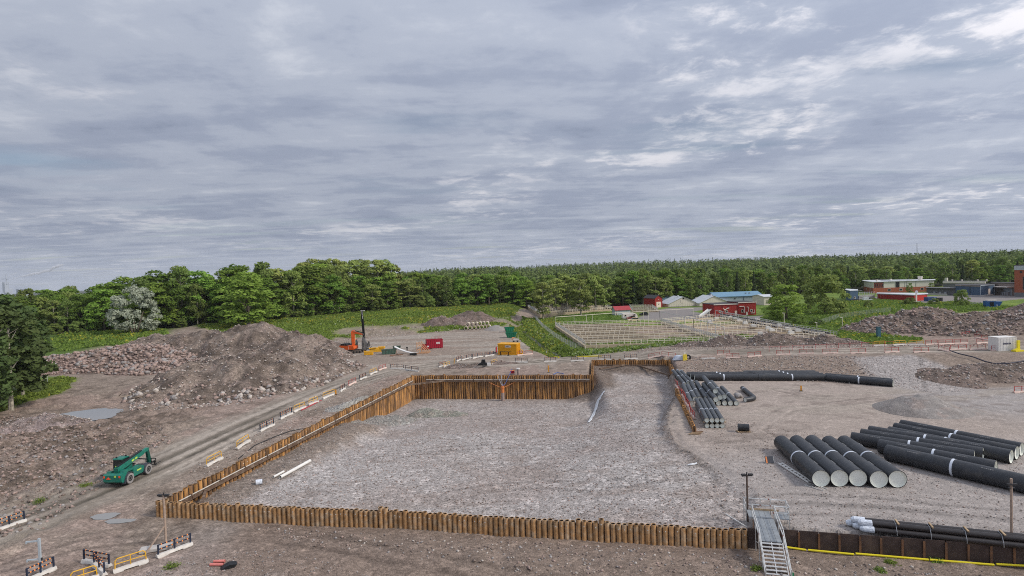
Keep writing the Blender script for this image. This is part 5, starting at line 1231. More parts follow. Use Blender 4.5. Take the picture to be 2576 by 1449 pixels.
m = MB(); m.prism([(-1.3, .3), (1.3, .3), (1.3, 1.3), (.6, 1.55), (-.9, 1.2), (-1.3, .9)], -.5, .5); part('body', m, YEL, t); m = MB(); m.cyl((-1.4, -.55, 1.35), (.3, -.55, 1.5), .2, 10); part('hose_roll', m, YEL, t); m = MB(); m.path([(-1.6, -.6, 1.0), (-.5, -.65, 1.35), (.6, -.6, 1.5)], .06, 6); part('hose', m, BLK, t)
q = zb(1085, 1010); t = thing('yellow_engine_unit', 'yellow engine unit standing right of the piling hammer', 'machine', q + Vector((0, 2.0, 0)), R(4))
m = MB(); m.box((0, 0, 1.25), (2.0, 1.1, .55), bev=.05); part('tank', m, YEL, t); m = MB(); m.box((-.1, 0, .5), (1.3, 1.0, .95)); part('frame', m, YEL, t)
m = MB(); 
for i in range(5): m.cyl((-.8 + i * .4, -.4, 1.5), (-.8 + i * .4, -.4, 1.66), .12, 8)
part('caps', m, YEL, t)
boxbin('waste_skip', 'open green skip with dark ribs right of the yellow machines', 'skip', zb(1265, 1045) + Vector((0, .8, 0)), (4.2, 1.7, 1.25), SKG, R(14), taper=.3)
boxbin('waste_skip', 'small dark green skip behind the ribbed green one', 'skip', zb(1425, 950) + Vector((0, 2.0, 0)), (2.3, 1.5, .9), SKG, R(6), taper=.15, ribs=3)
WH = mat('white_sheet', (.70, .68, .64), .6, var=.1)
q = zb(1410, 1010); q2 = zb(1860, 1050); v = q2 - q
t = thing('white_trough', 'long white curved trough propped up between the green skip and the trestle', 'trough', q, math.atan2(v.y, v.x))
m = MB(); Lh = v.length
for i in range(8):
    f0, f1 = i / 8, (i + 1) / 8; zf = lambda f: .45 + 1.35 * (1 - f) ** 2
    m.add([(Lh * f0, -.3, zf(f0)), (Lh * f1, -.3, zf(f1)), (Lh * f1, .3, zf(f1) + .1), (Lh * f0, .3, zf(f0) + .1), (Lh * f0, -.3, zf(f0) - .22), (Lh * f1, -.3, zf(f1) - .22), (Lh * f1, .3, zf(f1) - .12), (Lh * f0, .3, zf(f0) - .12)], [(0, 1, 2, 3), (7, 6, 5, 4), (0, 4, 5, 1), (2, 6, 7, 3), (1, 5, 6, 2), (0, 3, 7, 4)])
part('channel', m, WH, t)
m = MB(); m.box((.4, 0, .65), (.12, .5, 1.3)); m.box((Lh * .85, 0, .2), (.3, .6, .4)); part('prop', m, HPOST, t)
q = zb(1810, 1075); t = thing('black_box', 'small black box with pale lid beneath the end of the white trough', 'box', q, R(3)); m = MB(); m.box((0, .4, .36), (1.9, .8, .7), bev=.04); part('body', m, BLK, t); m = MB(); m.box((.2, .3, .75), (2.0, .9, .06)); part('lid', m, CONC, t)
q = zb(1480, 1078); t = thing('scrap_steel', 'rusty scrap steel lying below the white trough', 'scrap', q, .2); 
for i, (x, y, l, an) in enumerate(((-1.2, .4, 2.2, .5), (.2, .6, 1.6, -.4), (.7, .2, 1.3, .1))): m = MB(); m.box((x, y, .18 + .05 * i), (l, .25, .2), an); part('beam', m, HPOST, t)
q = zb(1665, 970); t = thing('dark_bollard', 'short dark pump standpipe behind the white trough', 'pump', q + Vector((0, 1.0, 0)), 0); m = MB(); m.cyl((0, 0, 0), (0, 0, .8), .18, 10); part('body', m, BLK, t); m = MB(); m.box((0, 0, .9), (.5, .3, .25)); part('head', m, BLK, t)
WOOD = mat('fresh_timber', (.66, .36, .18), .75, var=.2, vscale=4)
q = zb(2010, 1030); t = thing('timber_trestle', 'tall timber formwork trestle with raking props beside the red container', 'trestle', q, R(-6))
for k, y in enumerate((0, .8, 1.6)):
    m = MB(); m.bar((-1.5 + .3 * k, y * 1.6, 0), (-1.5 + .3 * k, y * 1.6, 3.2), .12, .14); part('upright', m, WOOD, t)
    m = MB(); m.bar((-1.5 + .3 * k, y * 1.6, 3.2), (1.7, y * 1.6, .2), .12, .14); part('raker', m, WOOD, t)
    m = MB(); m.bar((-1.5 + .3 * k, y * 1.6, .12), (1.8, y * 1.6, .12), .12, .14); part('sole_plate', m, WOOD, t)
    m = MB(); m.bar((-.1, y * 1.6, .2), (-.1, y * 1.6, 1.9), .1, .12); part('prop', m, WOOD, t)
for z in (1.0, 2.1): m = MB(); m.bar((-1.5, -.1, z), (-.9, 2.7, z), .08, .14); part('cross_rail', m, WOOD, t)
q = G(2250 / 8.727 + 831.8, 915 / 8.727 + 771.5, 1.5)
t = boxbin('red_container', 'dark red open-top container with white sign on the gravel pad', 'container', q + Vector((.2, 1.2, 0)), (4.9, 2.3, 2.55), SKR, R(16), ribs=9, rim=.12)
m = MB(); m.box((1.0, -1.26, 1.55), (1.1, .03, .55)); part('sign', m, WH, t)
m = MB()
for i in range(5): m.box((.62 + .19 * i, -1.28, 1.55), (.12, .02, .22))
part('lettering', m, SKR, t)
m = MB()
for i in range(8): m.cyl((-.6 + i * .42, 1.0, 2.6), (-.6 + i * .42, 1.0, 3.25), .03, 5)
m.cyl((-.6, 1.0, 3.2), (2.35, 1.0, 3.2), .025, 5); part('guard_rail', m, REDP, t)
t = boxbin('red_container', 'smaller red open bin in front of the red container', 'container', zb(2090, 950) + Vector((-.2, 1.4, 0)), (2.1, 1.7, 1.45), SKR, R(14), ribs=4)
m = MB(); m.box((.6, -.93, .95), (.5, .03, .4)); part('sign', m, WH, t)
# yellow site container and things round it
def zc_(zx, zy, z=1.6): return G(zx / 9.6 + 1100.1, zy / 9.6 + 791.6, z)
YC = mat('yellow_container', (.74, .36, .012), .5, var=.08, vscale=1)
q0, q1 = zc_(1460, 968), zc_(1925, 978); v = q1 - q0; ang = math.atan2(v.y, v.x); Lc = v.length
t = thing('site_container', 'bright yellow ribbed site container with a small white sign', 'container', (q0.x, q0.y, q0.z), ang)
Hc_ = up_px(q0, 27.5); Dc = 3.0
m = MB(); m.box((Lc / 2, Dc / 2, Hc_ / 2), (Lc - .1, Dc - .1, Hc_ - .1)); part('body', m, YC, t)
for i in range(22): m = MB(); m.box((.2 + (Lc - .4) * i / 21, .02, Hc_ / 2 + .05), (.11, .06, Hc_ - .45)); part('rib', m, YC, t)
for i in range(10): m = MB(); m.box((Lc - .02, .25 + (Dc - .5) * i / 9, Hc_ / 2 + .05), (.06, .13, Hc_ - .45)); part('rib', m, YC, t)
m = MB(); m.box((Lc / 2, Dc / 2, Hc_), (Lc + .04, Dc + .04, .12)); part('roof', m, YC, t)
m = MB(); m.box((Lc / 2, .0, .12), (Lc, .16, .24)); m.box((Lc / 2, .0, Hc_ - .14), (Lc, .14, .16)); part('frame', m, YC, t)
m = MB(); m.box((Lc * .54, -.04, Hc_ * .78), (Lc * .3, .03, .5)); part('sign', m, WH, t)
m = MB()
for i in range(7): m.box((Lc * .44 + .165 * i, -.062, Hc_ * .78), (.11, .02, .18))
part('lettering', m, DARKM, t)
q = zc_(1640, 985); t = thing('dark_bench_frame', 'dark steel trestle bench in front of the yellow container', 'trestle', q, ang)
m = MB(); m.box((0, 0, 1.0), (3.1, .35, .1)); part('beam', m, BLK, t)
for x in (-1.3, .9): m = MB(); m.box((x, 0, .5), (.14, .3, 1.0)); m.box((x, 0, .08), (.5, .5, .1)); part('leg', m, BLK, t)
q = zc_(2015, 950); t = thing('hose_reel', 'yellow hose reel at the right corner of the yellow container', 'reel', q + Vector((.1, -.5, 0)), ang); m = MB(); m.tube((0, -.15, .75), (0, .15, .75), .55, .38, 18); part('reel', m, YEL, t, True); m = MB(); m.box((0, 0, .15), (.8, .5, .3)); part('base', m, YEL, t)
q = zc_(1428, 915); t = thing('red_board', 'dark red panel leaning at the left end of the yellow container', 'panel', q, R(75)); m = MB(); m.box((0, 0, .8), (1.2, .08, 1.5)); part('board', m, SKR, t); m = MB(); m.box((0, .2, .08), (1.2, .6, .1)); part('foot', m, DARKM, t)
GSK = mat('bright_green_skip', (.012, .17, .085), .5, var=.12)
q = zc_(1790, 560); boxbin('waste_skip', 'bright green boat-shaped skip loaded with pale rubble', 'skip', q + Vector((0, 1.0, 0)), (3.9, 2.1, 1.75), GSK, R(-6), taper=.7, fill=CONC, ribs=4)
q = zc_(1740, 430, 2.2); boxbin('waste_skip', 'second bright green skip standing behind the loaded one', 'skip', q + Vector((0, 2.8, 0)), (3.6, 2.0, 1.7), GSK, R(10), taper=.5, ribs=4)
q = zc_(1890, 670); t = thing('site_cart', 'small pale site cart with orange canopy behind the yellow container', 'cart', q + Vector((0, 1.2, 0)), R(5)); m = MB(); m.box((.1, 0, .7), (1.9, 1.1, .5), bev=.05); part('body', m, CONC, t); m = MB(); m.box((-.7, 0, 1.35), (.8, .9, .12)); m.box((-1.05, 0, 1.0), (.1, .9, .8)); part('canopy', m, ORSTRAP, t)
for x in (-.6, .6):
    for y in (-.5, .5): m = MB(); m.cyl((x, y - .08, .27), (x, y + .08, .27), .27, 12); part('wheel', m, BLK, t)
m = MB(); m.cyl((.9, 0, .9), (.9, 0, 2.2), .05, 6); part('mast', m, CONC, t)
# generator trailer
q = zc_(1110, 1262); t = thing('light_tower_trailer', 'black generator trailer with white end box on the soil strip', 'trailer', q, R(-4))
m = MB(); m.prism([(-1.3, .45), (1.0, .35), (.95, .9), (.55, 1.05), (.45, 1.75), (-.3, 1.75), (-.45, 1.1), (-1.2, .7)], -.45, .45); part('hood', m, BLK, t)
m = MB(); m.box((1.35, 0, .62), (.75, .8, .62)); part('control_box', m, WH, t); m = MB(); m.box((-.2, 0, .38), (3.4, .12, .1)); m.bar((-1.2, 0, .35), (-2.0, -.2, .02), .08, .08); part('drawbar', m, CASE_G, t)
for y in (-.5, .5): m = MB(); m.cyl((.2, y - .08, .3), (.2, y + .08, .3), .3, 14); part('wheel', m, RUBBER, t)
q = zc_(410, 1215); t = thing('marker_board', 'slanted yellow marker board at the start of the curved barrier row', 'marker', q, R(20)); m = MB(); m.bar((-.1, 0, .1), (.12, 0, 1.55), .42, .06); part('board', m, YEL, t); m = MB(); m.box((0, 0, .06), (.7, .4, .12)); part('base', m, BLK, t)
def sign_post(label, px, py, z, hpx, m1, m2):
    q = G(px, py, z); h = up_px(q, hpx); t = thing('delineator', label, 'marker', q); m = MB(); m.box((0, 0, h * .55), (.28, .05, h * .9)); part('board', m, m1, t)
    m = MB(); 
    for i in range(3): m.box((0, -.03, h * (.25 + .28 * i)), (.282, .03, h * .10))
    part('stripes', m, m2, t); m = MB(); m.box((0, 0, .05), (.5, .35, .1)); part('base', m, BLK, t)
sign_post('orange striped marker on the road above the back pile wall', 1380, 937, 1.6, 18, YEL, ORANGE)
sign_post('orange striped marker standing alone in the yard below the long pipe row', 2015.4, 984, 1.4, 14, YEL, ORANGE)
sign_post('orange marker at the end of the yellow haul road barriers', 845, 993, 1.3, 13, YEL, ORANGE)
q = G(1304, 945, 1.5); t = thing('pump_post', 'grey post with white cap behind the back pile wall', 'post', q); m = MB(); m.cyl((0, 0, 0), (0, 0, 1.3), .3, 14); part('shaft', m, CASE_G, t, True); m = MB(); m.cyl((0, 0, 1.3), (0, 0, 1.5), .42, 14); part('cap', m, WH, t)
q = UY(1289, 944, 123.2); t = thing('red_control_box', 'small red control box on the back pile wall', 'box', (q.x, 124.3, 1.5)); m = MB(); m.box((0, 0, .45), (.95, .5, .6), bev=.04); part('body', m, SKR, t); m = MB(); m.box((0, 0, .8), (1.1, .6, .06)); part('lid', m, ORSTRAP, t)
# red plank by the haul road barriers, spare tubes and bits
q0, q1 = G(758, 1033, 1.2), G(808, 1008, 1.2); m = MB(); m.bar((0, 0, .08), q1 - q0 + Vector((0, 0, .08)), .2, .12); o = ob('red_plank', m.mesh('red_plank', REDP), None, q0); tag(o, 'long red plank lying before the yellow haul road barriers', 'plank')
q0, q1 = G(1452, 898.5, 1.6), G(1514, 896.5, 1.8); m = MB(); m.cyl((0, 0, .12), q1 - q0 + Vector((0, 0, .12)), .13, 10); o = ob('yellow_tube', m.mesh('yellow_tube', YELT, True), None, q0); tag(o, 'straight yellow tube beside the far road above the back wall', 'tube')
pts = [G(1378, 895, 1.5), G(1390, 897, 1.5), G(1406, 901, 1.5)]; m = MB(); m.path([q - pts[0] + Vector((0, 0, .14)) for q in pts], .13, 8); o = ob('yellow_tube', m.mesh('yellow_tube', YELT, True), None, pts[0]); tag(o, 'bent yellow tube at the mouth of the ditch', 'tube')
pts = [G(1392, 943, 1.5), G(1402, 938, 1.5), G(1418, 941, 1.5)]; m = MB(); m.path([q - pts[0] + Vector((0, 0, .1)) for q in pts], .07, 6); o = ob('blue_hose', m.mesh('blue_hose', BLUEH, True), None, pts[0]); tag(o, 'blue hose lying behind the back pile wall', 'hose')
pts = [G(1422, 884, 1.2), G(1378, 880, 1.0), G(1372, 893, 1.2), G(1380, 896, 1.4)]; m = MB(); m.path([q - pts[0] + Vector((0, 0, .1)) for q in pts[1:]], .12, 6); o = ob('drain_hose', m.mesh('drain_hose', GREYH, True), None, pts[0]); tag(o, 'grey drain hose curling out of the ditch', 'hose')
# tarp and yellow bags by the road
q = G(1716, 906, 2.4); t = thing('covered_pump', 'tarp-covered pump with yellow bags and a black coil by the far road', 'pump', q)
m = MB(); m.prism([(-2.0, .05), (.3, .05), (.2, .9), (-.3, 1.05), (-1.4, .95)], -.2, .9); part('tarp', m, mat('blue_tarp', (.50, .56, .66), .6), t)
for x in (.3, .75): m = MB(); m.prism([(x - .2, 0), (x + .2, 0), (x + .25, .9), (x + .05, 1.5), (x - .2, 1.0)], -.6, -.2); part('bag', m, mat('yellow_bag', (.80, .62, .06), .6), t)
m = MB(); m.prism([(.3, .7), (.8, .8), (.75, 1.75), (.55, 1.8)], -.18, .1); part('white_bag', m, WH, t)
m = MB(); m.tube((1.45, .0, .55), (1.45, .35, .55), .62, .3, 18); part('coil', m, BLK, t)
# white container at right with yellow machine
q0, q1 = G(2512, 884, 4.0), G(2556, 882, 4.0); v = q1 - q0; ang = math.atan2(v.y, v.x) - R(2); Lc = v.length
WHC = mat('white_container', (.72, .70, .66), .6, var=.06, vscale=.8)
t = thing('site_container', 'white site container with dark lettering at the right end of the far road', 'container', q0, ang); Hc_ = up_px(q0, 34); Dc = 2.5
m = MB(); m.box((Lc / 2, Dc / 2, Hc_ / 2), (Lc, Dc, Hc_)); part('body', m, WHC, t)
m = MB(); m.box((Lc / 2, Dc / 2, Hc_ + .05), (Lc + .08, Dc + .08, .1)); part('roof', m, WHC, t)
for i in range(12): m = MB(); m.box((.2 + (Lc - .4) * i / 11, -.015, Hc_ / 2), (.10, .03, Hc_ - .35)); part('rib', m, WHC, t)
NAVY = mat('navy_print', (.05, .05, .10), .6); m = MB()
for i in range(9): m.box((Lc * .28 + .19 * i, -.035, Hc_ * .56), (.12, .02, .32 if i % 3 else .42))
part('lettering', m, NAVY, t)
q = G(2560, 884, 4.0); t = thing('yellow_pallet_truck', 'yellow forklift mast and base beside the white container', 'forklift', q, R(10)); m = MB(); m.box((0, 0, .15), (2.0, 1.0, .3)); part('base', m, YELT, t); m = MB(); m.box((.55, .3, 1.2), (.65, .25, 2.1)); part('mast', m, YELT, t); m = MB(); m.prism([(-.9, .3), (.3, .3), (.2, .7)], -.3, .3); part('cover', m, YELT, t)
pts = [G(2390, 889, 3.6), G(2412, 897, 3.2), G(2450, 906, 2.6), G(2478, 917, 2.2), G(2500, 922, 2.0), G(2540, 922, 2.0), G(2580, 915, 2.2)]
m = MB(); m.path([q - pts[0] + Vector((0, 0, .6)) for q in pts], .12, 7); o = ob('black_hose', m.mesh('black_hose', mat('black_hose', (.03, .03, .05), .5), True), None, pts[0]); tag(o, 'thick black hose running over the spoil bank at the right', 'hose')
# ladder frame and small sign by the five pipes
q0, q1 = U(1962, 1168, 1.42), U(2038, 1216, 1.42); v = q1 - q0; t = thing('alu_ladder', 'pale aluminium ladder section lying beside the leftmost big pipe', 'ladder', q0, math.atan2(v.y, v.x)); L_ = v.length
for y in (-.22, .22): m = MB(); m.box((L_ / 2, y, .14), (L_, .09, .14)); part('stile', m, WH, t)
for i in range(9): m = MB(); m.box((.2 + (L_ - .4) * i / 8, 0, .15), (.16, .4, .06)); part('rung', m, WH, t)
q = U(2052, 1226, 1.42); t = thing('steel_grating', 'grey steel grating lying at the foot of the ladder', 'grating', q, R(-55))
for y in (-.4, .4): m = MB(); m.box((0, y, .06), (1.9, .05, .06)); part('edge_bar', m, GALV, t)
for i in range(9): m = MB(); m.box((-.88 + .22 * i, 0, .05), (.03, .8, .03)); part('cross_bar', m, GALV, t)
q = U(1937, 1166, 1.42); t = thing('folded_panel', 'grey sheet panel with an orange strip standing in the yard left of the big pipes', 'panel', q, R(-3)); m = MB(); m.box((0, .25, .35), (1.0, .05, .75), mtx=Matrix.Rotation(R(-25), 3, 'X')); part('sheet', m, GREYF, t)
m = MB(); m.box((-.3, .22, .35), (.16, .05, .7), mtx=Matrix.Rotation(R(-25), 3, 'X')); part('orange_strip', m, ORSTRAP, t); m = MB(); m.box((-.5, .25, .35), (.03, .07, .78), mtx=Matrix.Rotation(R(-25), 3, 'X')); m.box((.5, .25, .35), (.03, .07, .78), mtx=Matrix.Rotation(R(-25), 3, 'X')); part('edge', m, GALV, t)
# white pipes and wrapped roll in the pit
q0, q1 = G(705, 1205, -.8), G(780, 1163, -.8); v = q1 - q0; m = MB(); m.tube((0, 0, .22), v + Vector((0, 0, .22)), .2, .17, 14); o = ob('white_pipe', m.mesh('white_pipe', WH, True), None, q0); tag(o, 'long white plastic pipe on the pit gravel at left', 'pipe')
q0, q1 = G(688, 1203, -.8), G(714, 1189, -.8); v = q1 - q0; m = MB(); m.tube((0, 0, .15), v + Vector((0, 0, .15)), .14, .11, 12); o = ob('white_pipe', m.mesh('white_pipe', WH, True), None, q0); tag(o, 'short white pipe beside the long white one in the pit', 'pipe')
q = G(652, 1219, -.8); t = thing('wrapped_roll', 'small white wrapped roll on the pit edge near the near left corner', 'roll', q, .4); m = MB(); m.cyl((-.35, 0, .3), (.35, 0, .3), .32, 14); part('roll', m, WRAP, t); m = MB(); m.cyl((.34, 0, .3), (.38, 0, .3), .12, 10); part('core', m, GREYF, t)
# geotextile strip on the ramp side slope
q = [G(x, y, -2) for x, y in ((1478, 1064), (1490, 1062), (1512, 1012), (1526, 986), (1520, 984), (1500, 1012))]; c = sum(q, Vector()) / 6
rngg = random.Random(4); A_ = [q[0], q[5], q[4]]; B_ = [q[1], q[2], q[3]]; nv = 14; vs = []
def ipol(S, f): k = min(1, int(f * 2)); return S[k] + (S[k + 1] - S[k]) * (f * 2 - k)
for i in range(nv):
    for j in range(5):
        pt = ipol(A_, i / (nv - 1)).lerp(ipol(B_, i / (nv - 1)), j / 4 * (.35 + .3 * abs(math.sin(i * 1.7)))); pt.z = hz(pt.x, pt.y) + .05 + rngg.uniform(0, .14); vs.append(pt - c)
m = MB(); m.add(vs, [(i * 5 + j, i * 5 + j + 1, (i + 1) * 5 + j + 1, (i + 1) * 5 + j) for i in range(nv - 1) for j in range(4)]); me = m.mesh('geotextile', mat('white_geotextile', (.62, .63, .64), .8, var=.2)); o = ob('geotextile', me, None, c); sm = o.modifiers.new('thick', 'SOLIDIFY'); sm.thickness = .03; tag(o, 'crumpled white geotextile sheet on the slope beside the pit ramp', 'geotextile')
q = G(1742, 1170, .8); vs = [(-.6, -.1, .05), (-.2, -.2, .12), (.25, -.05, .08), (.6, .15, .14), (-.5, .12, .1), (0, .1, .2), (.3, .2, .14), (.6, .35, .2)]; m = MB(); m.add(vs, [(0, 1, 5, 4), (1, 2, 6, 5), (2, 3, 7, 6)]); o = ob('plastic_sheet', m.mesh('plastic_sheet', mat('white_geotextile', ())), None, q); sm = o.modifiers.new('thick', 'SOLIDIFY'); sm.thickness = .03; tag(o, 'torn white plastic sheet on the right pit edge', 'sheet')
# pink pipes lower left
PINK = mat('pink_pipe', (.62, .20, .17), .55, var=.15)
for i, (x0, y0, x1_, y1_) in enumerate(((538, 1416, 566, 1415), (529, 1424, 562, 1424))):
    q0, q1 = G(x0, y0, .1), G(x1_, y1_, .1); m = MB(); m.tube((0, 0, .13), q1 - q0 + Vector((0, 0, .13)), .12, .09, 14); o = ob('pink_pipe', m.mesh('pink_pipe', PINK, True), None, q0); tag(o, ['upper', 'lower'][i] + ' of two short pink pipes on the ground at lower left', 'pipe', 'pink pipes')
q = G(573, 1428, .1); t = thing('rubber_mat', 'crumpled black rubber mat beside the pink pipes', 'mat', q, .5); m = MB(); m.prism([(-.6, 0), (.5, 0), (.7, .25), (.1, .35), (-.4, .15)], -.35, .35); part('fold', m, BLK, t)
q0, q1 = G(1706, 1087, 1.3), G(1766, 1093, 1.3)
t = thing('timber_offcuts', 'weathered timber offcuts beside the last rusty pile of the pit edge', 'timber', G(1754, 1092, 1.4), .4)
for i in range(4): m = MB(); m.box((.3 * i - .5, .12 * i, .08 + .03 * i), (1.5, .14, .08), -.6 + .1 * i); part('plank', m, HPOST if i % 2 else TIMBER, t)
# hose lying beside the near road barriers
pts = [G(600, 1155, 1.0), G(640, 1122, 1.0), G(690, 1100, 1.0), G(730, 1085, 1.1), G(772, 1078, 1.2)]; m = MB(); m.path([q - pts[0] + Vector((0, 0, .06)) for q in pts], .07, 6); o = ob('black_hose', m.mesh('black_hose', BLK, True), None, pts[0]); tag(o, 'thin black hose from the near yellow barriers to the left pile wall', 'hose')
# ------------------------------------------------------------------ concrete rings
RING = mat('concrete_ring', (.56, .49, .38), .85, var=.15, vscale=2, objvar=.08)
def zr_(zx, zy): return zx / 9.6 + 1100.1, zy / 9.6 + 791.6
bz = [(690, 300), (790, 292), (890, 286), (985, 281), (1070, 276), (1150, 271), (1240, 264)]; tz = [(720, 210), (825, 205), (910, 200), (1000, 195), (1095, 190), (1185, 185)]
rr = .80; gb = [U(*zr_(x, y + 50), 2.0) for x, y in bz]
m = MB(); m.tube((0, 0, 0), (0, 2.0, 0), rr, rr * .74, 20); rme = m.mesh('ring', RING, True)
m = MB(); m.ring((0, .05, 0), (0, 1.95, 0), rr * .73, 20); rin = m.mesh('inside', mat('ring_inside_shade', (.16, .14, .12), .9), True)  # darkened copy of the ring concrete, shade of the bore put into the colour
for i, q in enumerate(gb):
    z = hz(q.x, q.y); t = thing('concrete_ring', f'concrete well ring in the bottom row of the stack, {ORD[i]} from the left', 'concrete ring', (q.x, q.y, z + rr), R(-6) + .03 * (i % 3), 'stacked concrete rings'); ob('ring', rme, t); ob('inside', rin, t)
for i, (x, y) in enumerate(tz):
    q = (gb[i] + gb[i + 1]) / 2; z = max(hz(gb[i].x, gb[i].y), hz(gb[i + 1].x, gb[i + 1].y)); t = thing('concrete_ring', f'concrete well ring in the top row of the stack, {ORD[i]} from the left', 'concrete ring', (q.x, q.y, z + rr * 2.72), R(-6), 'stacked concrete rings'); ob('ring', rme, t); ob('inside', rin, t)

# ------------------------------------------------------------------ treatment basins
BCON = mat('basin_concrete', (.46, .375, .255), .9, var=.2, vscale=.8, col2=(.33, .26, .18)); BWAT = mat('basin_water', (.075, .062, .048), .15, var=.2, vscale=.5, spec=.5); RAILM = mat('cream_railing', (.76, .69, .56), .6, var=.08); RAILG = mat('grey_railing', (.46, .46, .45), .5, var=.1); DWALL = mat('dark_gallery', (.055, .05, .05), .8)
def railing(label, a, b, z, parent=None, m_=None, h=1.15, sp=1.5, th=.13, group='basin railings'):
    a = Vector((a[0], a[1], 0)); b = Vector((b[0], b[1], 0)); v = b - a; L = v.length
    t = thing('railing', label, 'railing', (a.x, a.y, z), math.atan2(v.y, v.x), group) if parent is None else ob('railing', None, parent, (a.x - parent.location.x, a.y - parent.location.y, z - parent.location.z), math.atan2(v.y, v.x))
    for zz in (h, h * .55): mm = MB(); mm.box((L / 2, 0, zz), (L, th * .8, th * .8)); part('rail', mm, m_ or RAILM, t)
    mm = MB(); n = max(2, int(L / sp))
    for i in range(n + 1): mm.box((L * i / n, 0, h / 2), (th, th, h))
    part('posts', mm, m_ or RAILM, t, kind='stuff'); return t
def basin(label, TL, BL, BR, TR, n, wz, rail_m=None, wall_w=.7):
    o = Vector((TL[0], TL[1], 0)); z0 = min(hz(*TL[:2]), hz(*BL[:2])) - .4
    o.z = z0; t = thing('settling_basin', label, 'basin', o)
    V2 = lambda p: Vector((p[0], p[1], 0)); TL, BL, BR, TR = map(V2, (TL, BL, BR, TR))
    for k in range(n + 1):
        a = TL.lerp(BL, k / n); b = TR.lerp(BR, k / n); mm = MB(); mm.bar((a.x - o.x, a.y - o.y, (wz - z0) / 2 - .1), (b.x - o.x, b.y - o.y, (wz - z0) / 2 - .1), wall_w, wz - z0 + .2); part('lane_wall', mm, BCON, t)
        railing('', (a.x, a.y), (b.x, b.y), wz, t, rail_m)
    for a, b in ((TL, BL), (TR, BR)):
        mm = MB(); e = (b - a).normalized() * .36; mm.bar((a.x - o.x - e.x, a.y - o.y - e.y, (wz - z0) / 2 - .16), (b.x - o.x + e.x, b.y - o.y + e.y, (wz - z0) / 2 - .16), .6, wz - z0 + .2); part('end_wall', mm, BCON, t); railing('', (a.x, a.y), (b.x, b.y), wz, t, RAILG)
    for k in range(n):
        c = [TL.lerp(BL, (k + .02) / n), TL.lerp(BL, (k + .98) / n), TR.lerp(BR, (k + .98) / n), TR.lerp(BR, (k + .02) / n)]
        mm = MB(); mm.add([(q.x - o.x, q.y - o.y, wz - .75 - z0) for q in c], [(0, 1, 2, 3)]); part('water', mm, BWAT, t)
    return t
def D2(zx, zy): return zx / 5.486 + 1368.5, zy / 5.486 + 737.9
bz_ = 3.2
TL, BL, BR, TR = U(*D2(160, 440), bz_), U(*D2(567, 715), bz_), U(*D2(2440, 655), bz_), U(*D2(1610, 395), bz_)
b1 = basin('wide open settling basin with five railed lanes behind the far road', TL, BL, BR, TR, 5, bz_)
TR2, BR2 = U(1800, 797, bz_), U(2075, 847, bz_)
e = (TR2 - TR).normalized() * .8
b2_ = basin('second settling basin with machinery, right of the wide lanes', TR + e, BR + e, BR2, TR2, 5, bz_)
# front legs of the walkway
mm = MB()
for i in range(13):
    q = BL.lerp(BR, i / 12); mm.box((q.x - b1.location.x, q.y - b1.location.y - .6, .5), (.16, .16, bz_ - b1.location.z + .6))
part('walkway_posts', mm, RAILM, b1, kind='stuff')
# motor covers on the second basin
COVER = mat('motor_cover', (.70, .68, .62), .6, var=.1); k = 0
m = MB(); m.prism([(-.75, 0), (.75, 0), (.75, .55), (.4, .8), (-.5, .8), (-.75, .6)], -.45, .45); cme = m.mesh('cover', COVER); m = MB(); m.box((0, 0, -.25), (1.9, 1.2, .5)); cpl = m.mesh('plinth', BCON)
for (x, y) in ((1786, 812), (1838, 800.5), (1803, 802.5), (1850, 803), (1860, 808), (1875, 815), (1896, 822), (1933, 828), (1942, 833), (1914, 842), (1982, 830), (1990, 839), (2008, 834), (1960, 821), (1905, 806)):
    q = U(x, y, bz_ + .5); t = thing('motor_cover', f'white motor cover on the machinery basin, {ORD[k]} counting from the back left' if k < 16 else '', 'machine', q, R(-8) + .1 * (k % 3), 'motor covers on the basin'); ob('cover', cme, t); ob('plinth', cpl, t); k += 1
# long dark gallery with double railing on the right side
ga, gb_ = U(1812, 795, bz_), U(2088, 846, bz_); v = gb_ - ga
t = thing('pipe_gallery', 'long dark raised pipe gallery with grey railings along the right side of the basins', 'gallery', (ga.x, ga.y, hz(ga.x, ga.y)), math.atan2(v.y, v.x)); L_ = v.length; gh = bz_ - t.location.z
m = MB(); m.box((L_ / 2, 1.0, gh / 2), (L_, 1.6, gh)); part('wall', m, DWALL, t); m = MB(); m.box((L_ / 2, 1.0, gh + .1), (L_ + .2, 2.2, .16)); part('deck', m, BCON, t)
m = MB(); m.box((L_ / 2, .1, gh + .75), (L_, .08, .5)); part('cable_tray', m, DWALL, t)
for i, (y, zz) in enumerate(((0.0, gh), (2.0, gh + .15))):
    for hh in (1.1, .6): m = MB(); m.box((L_ / 2, y, zz + hh), (L_, .08, .08)); part('rail', m, RAILG, t)
    m = MB(); n = int(L_ / 1.5)
    for j in range(n + 1): m.box((L_ * j / n, y, zz + .55), (.09, .09, 1.2))
    part('posts', m, RAILG, t, kind='stuff')
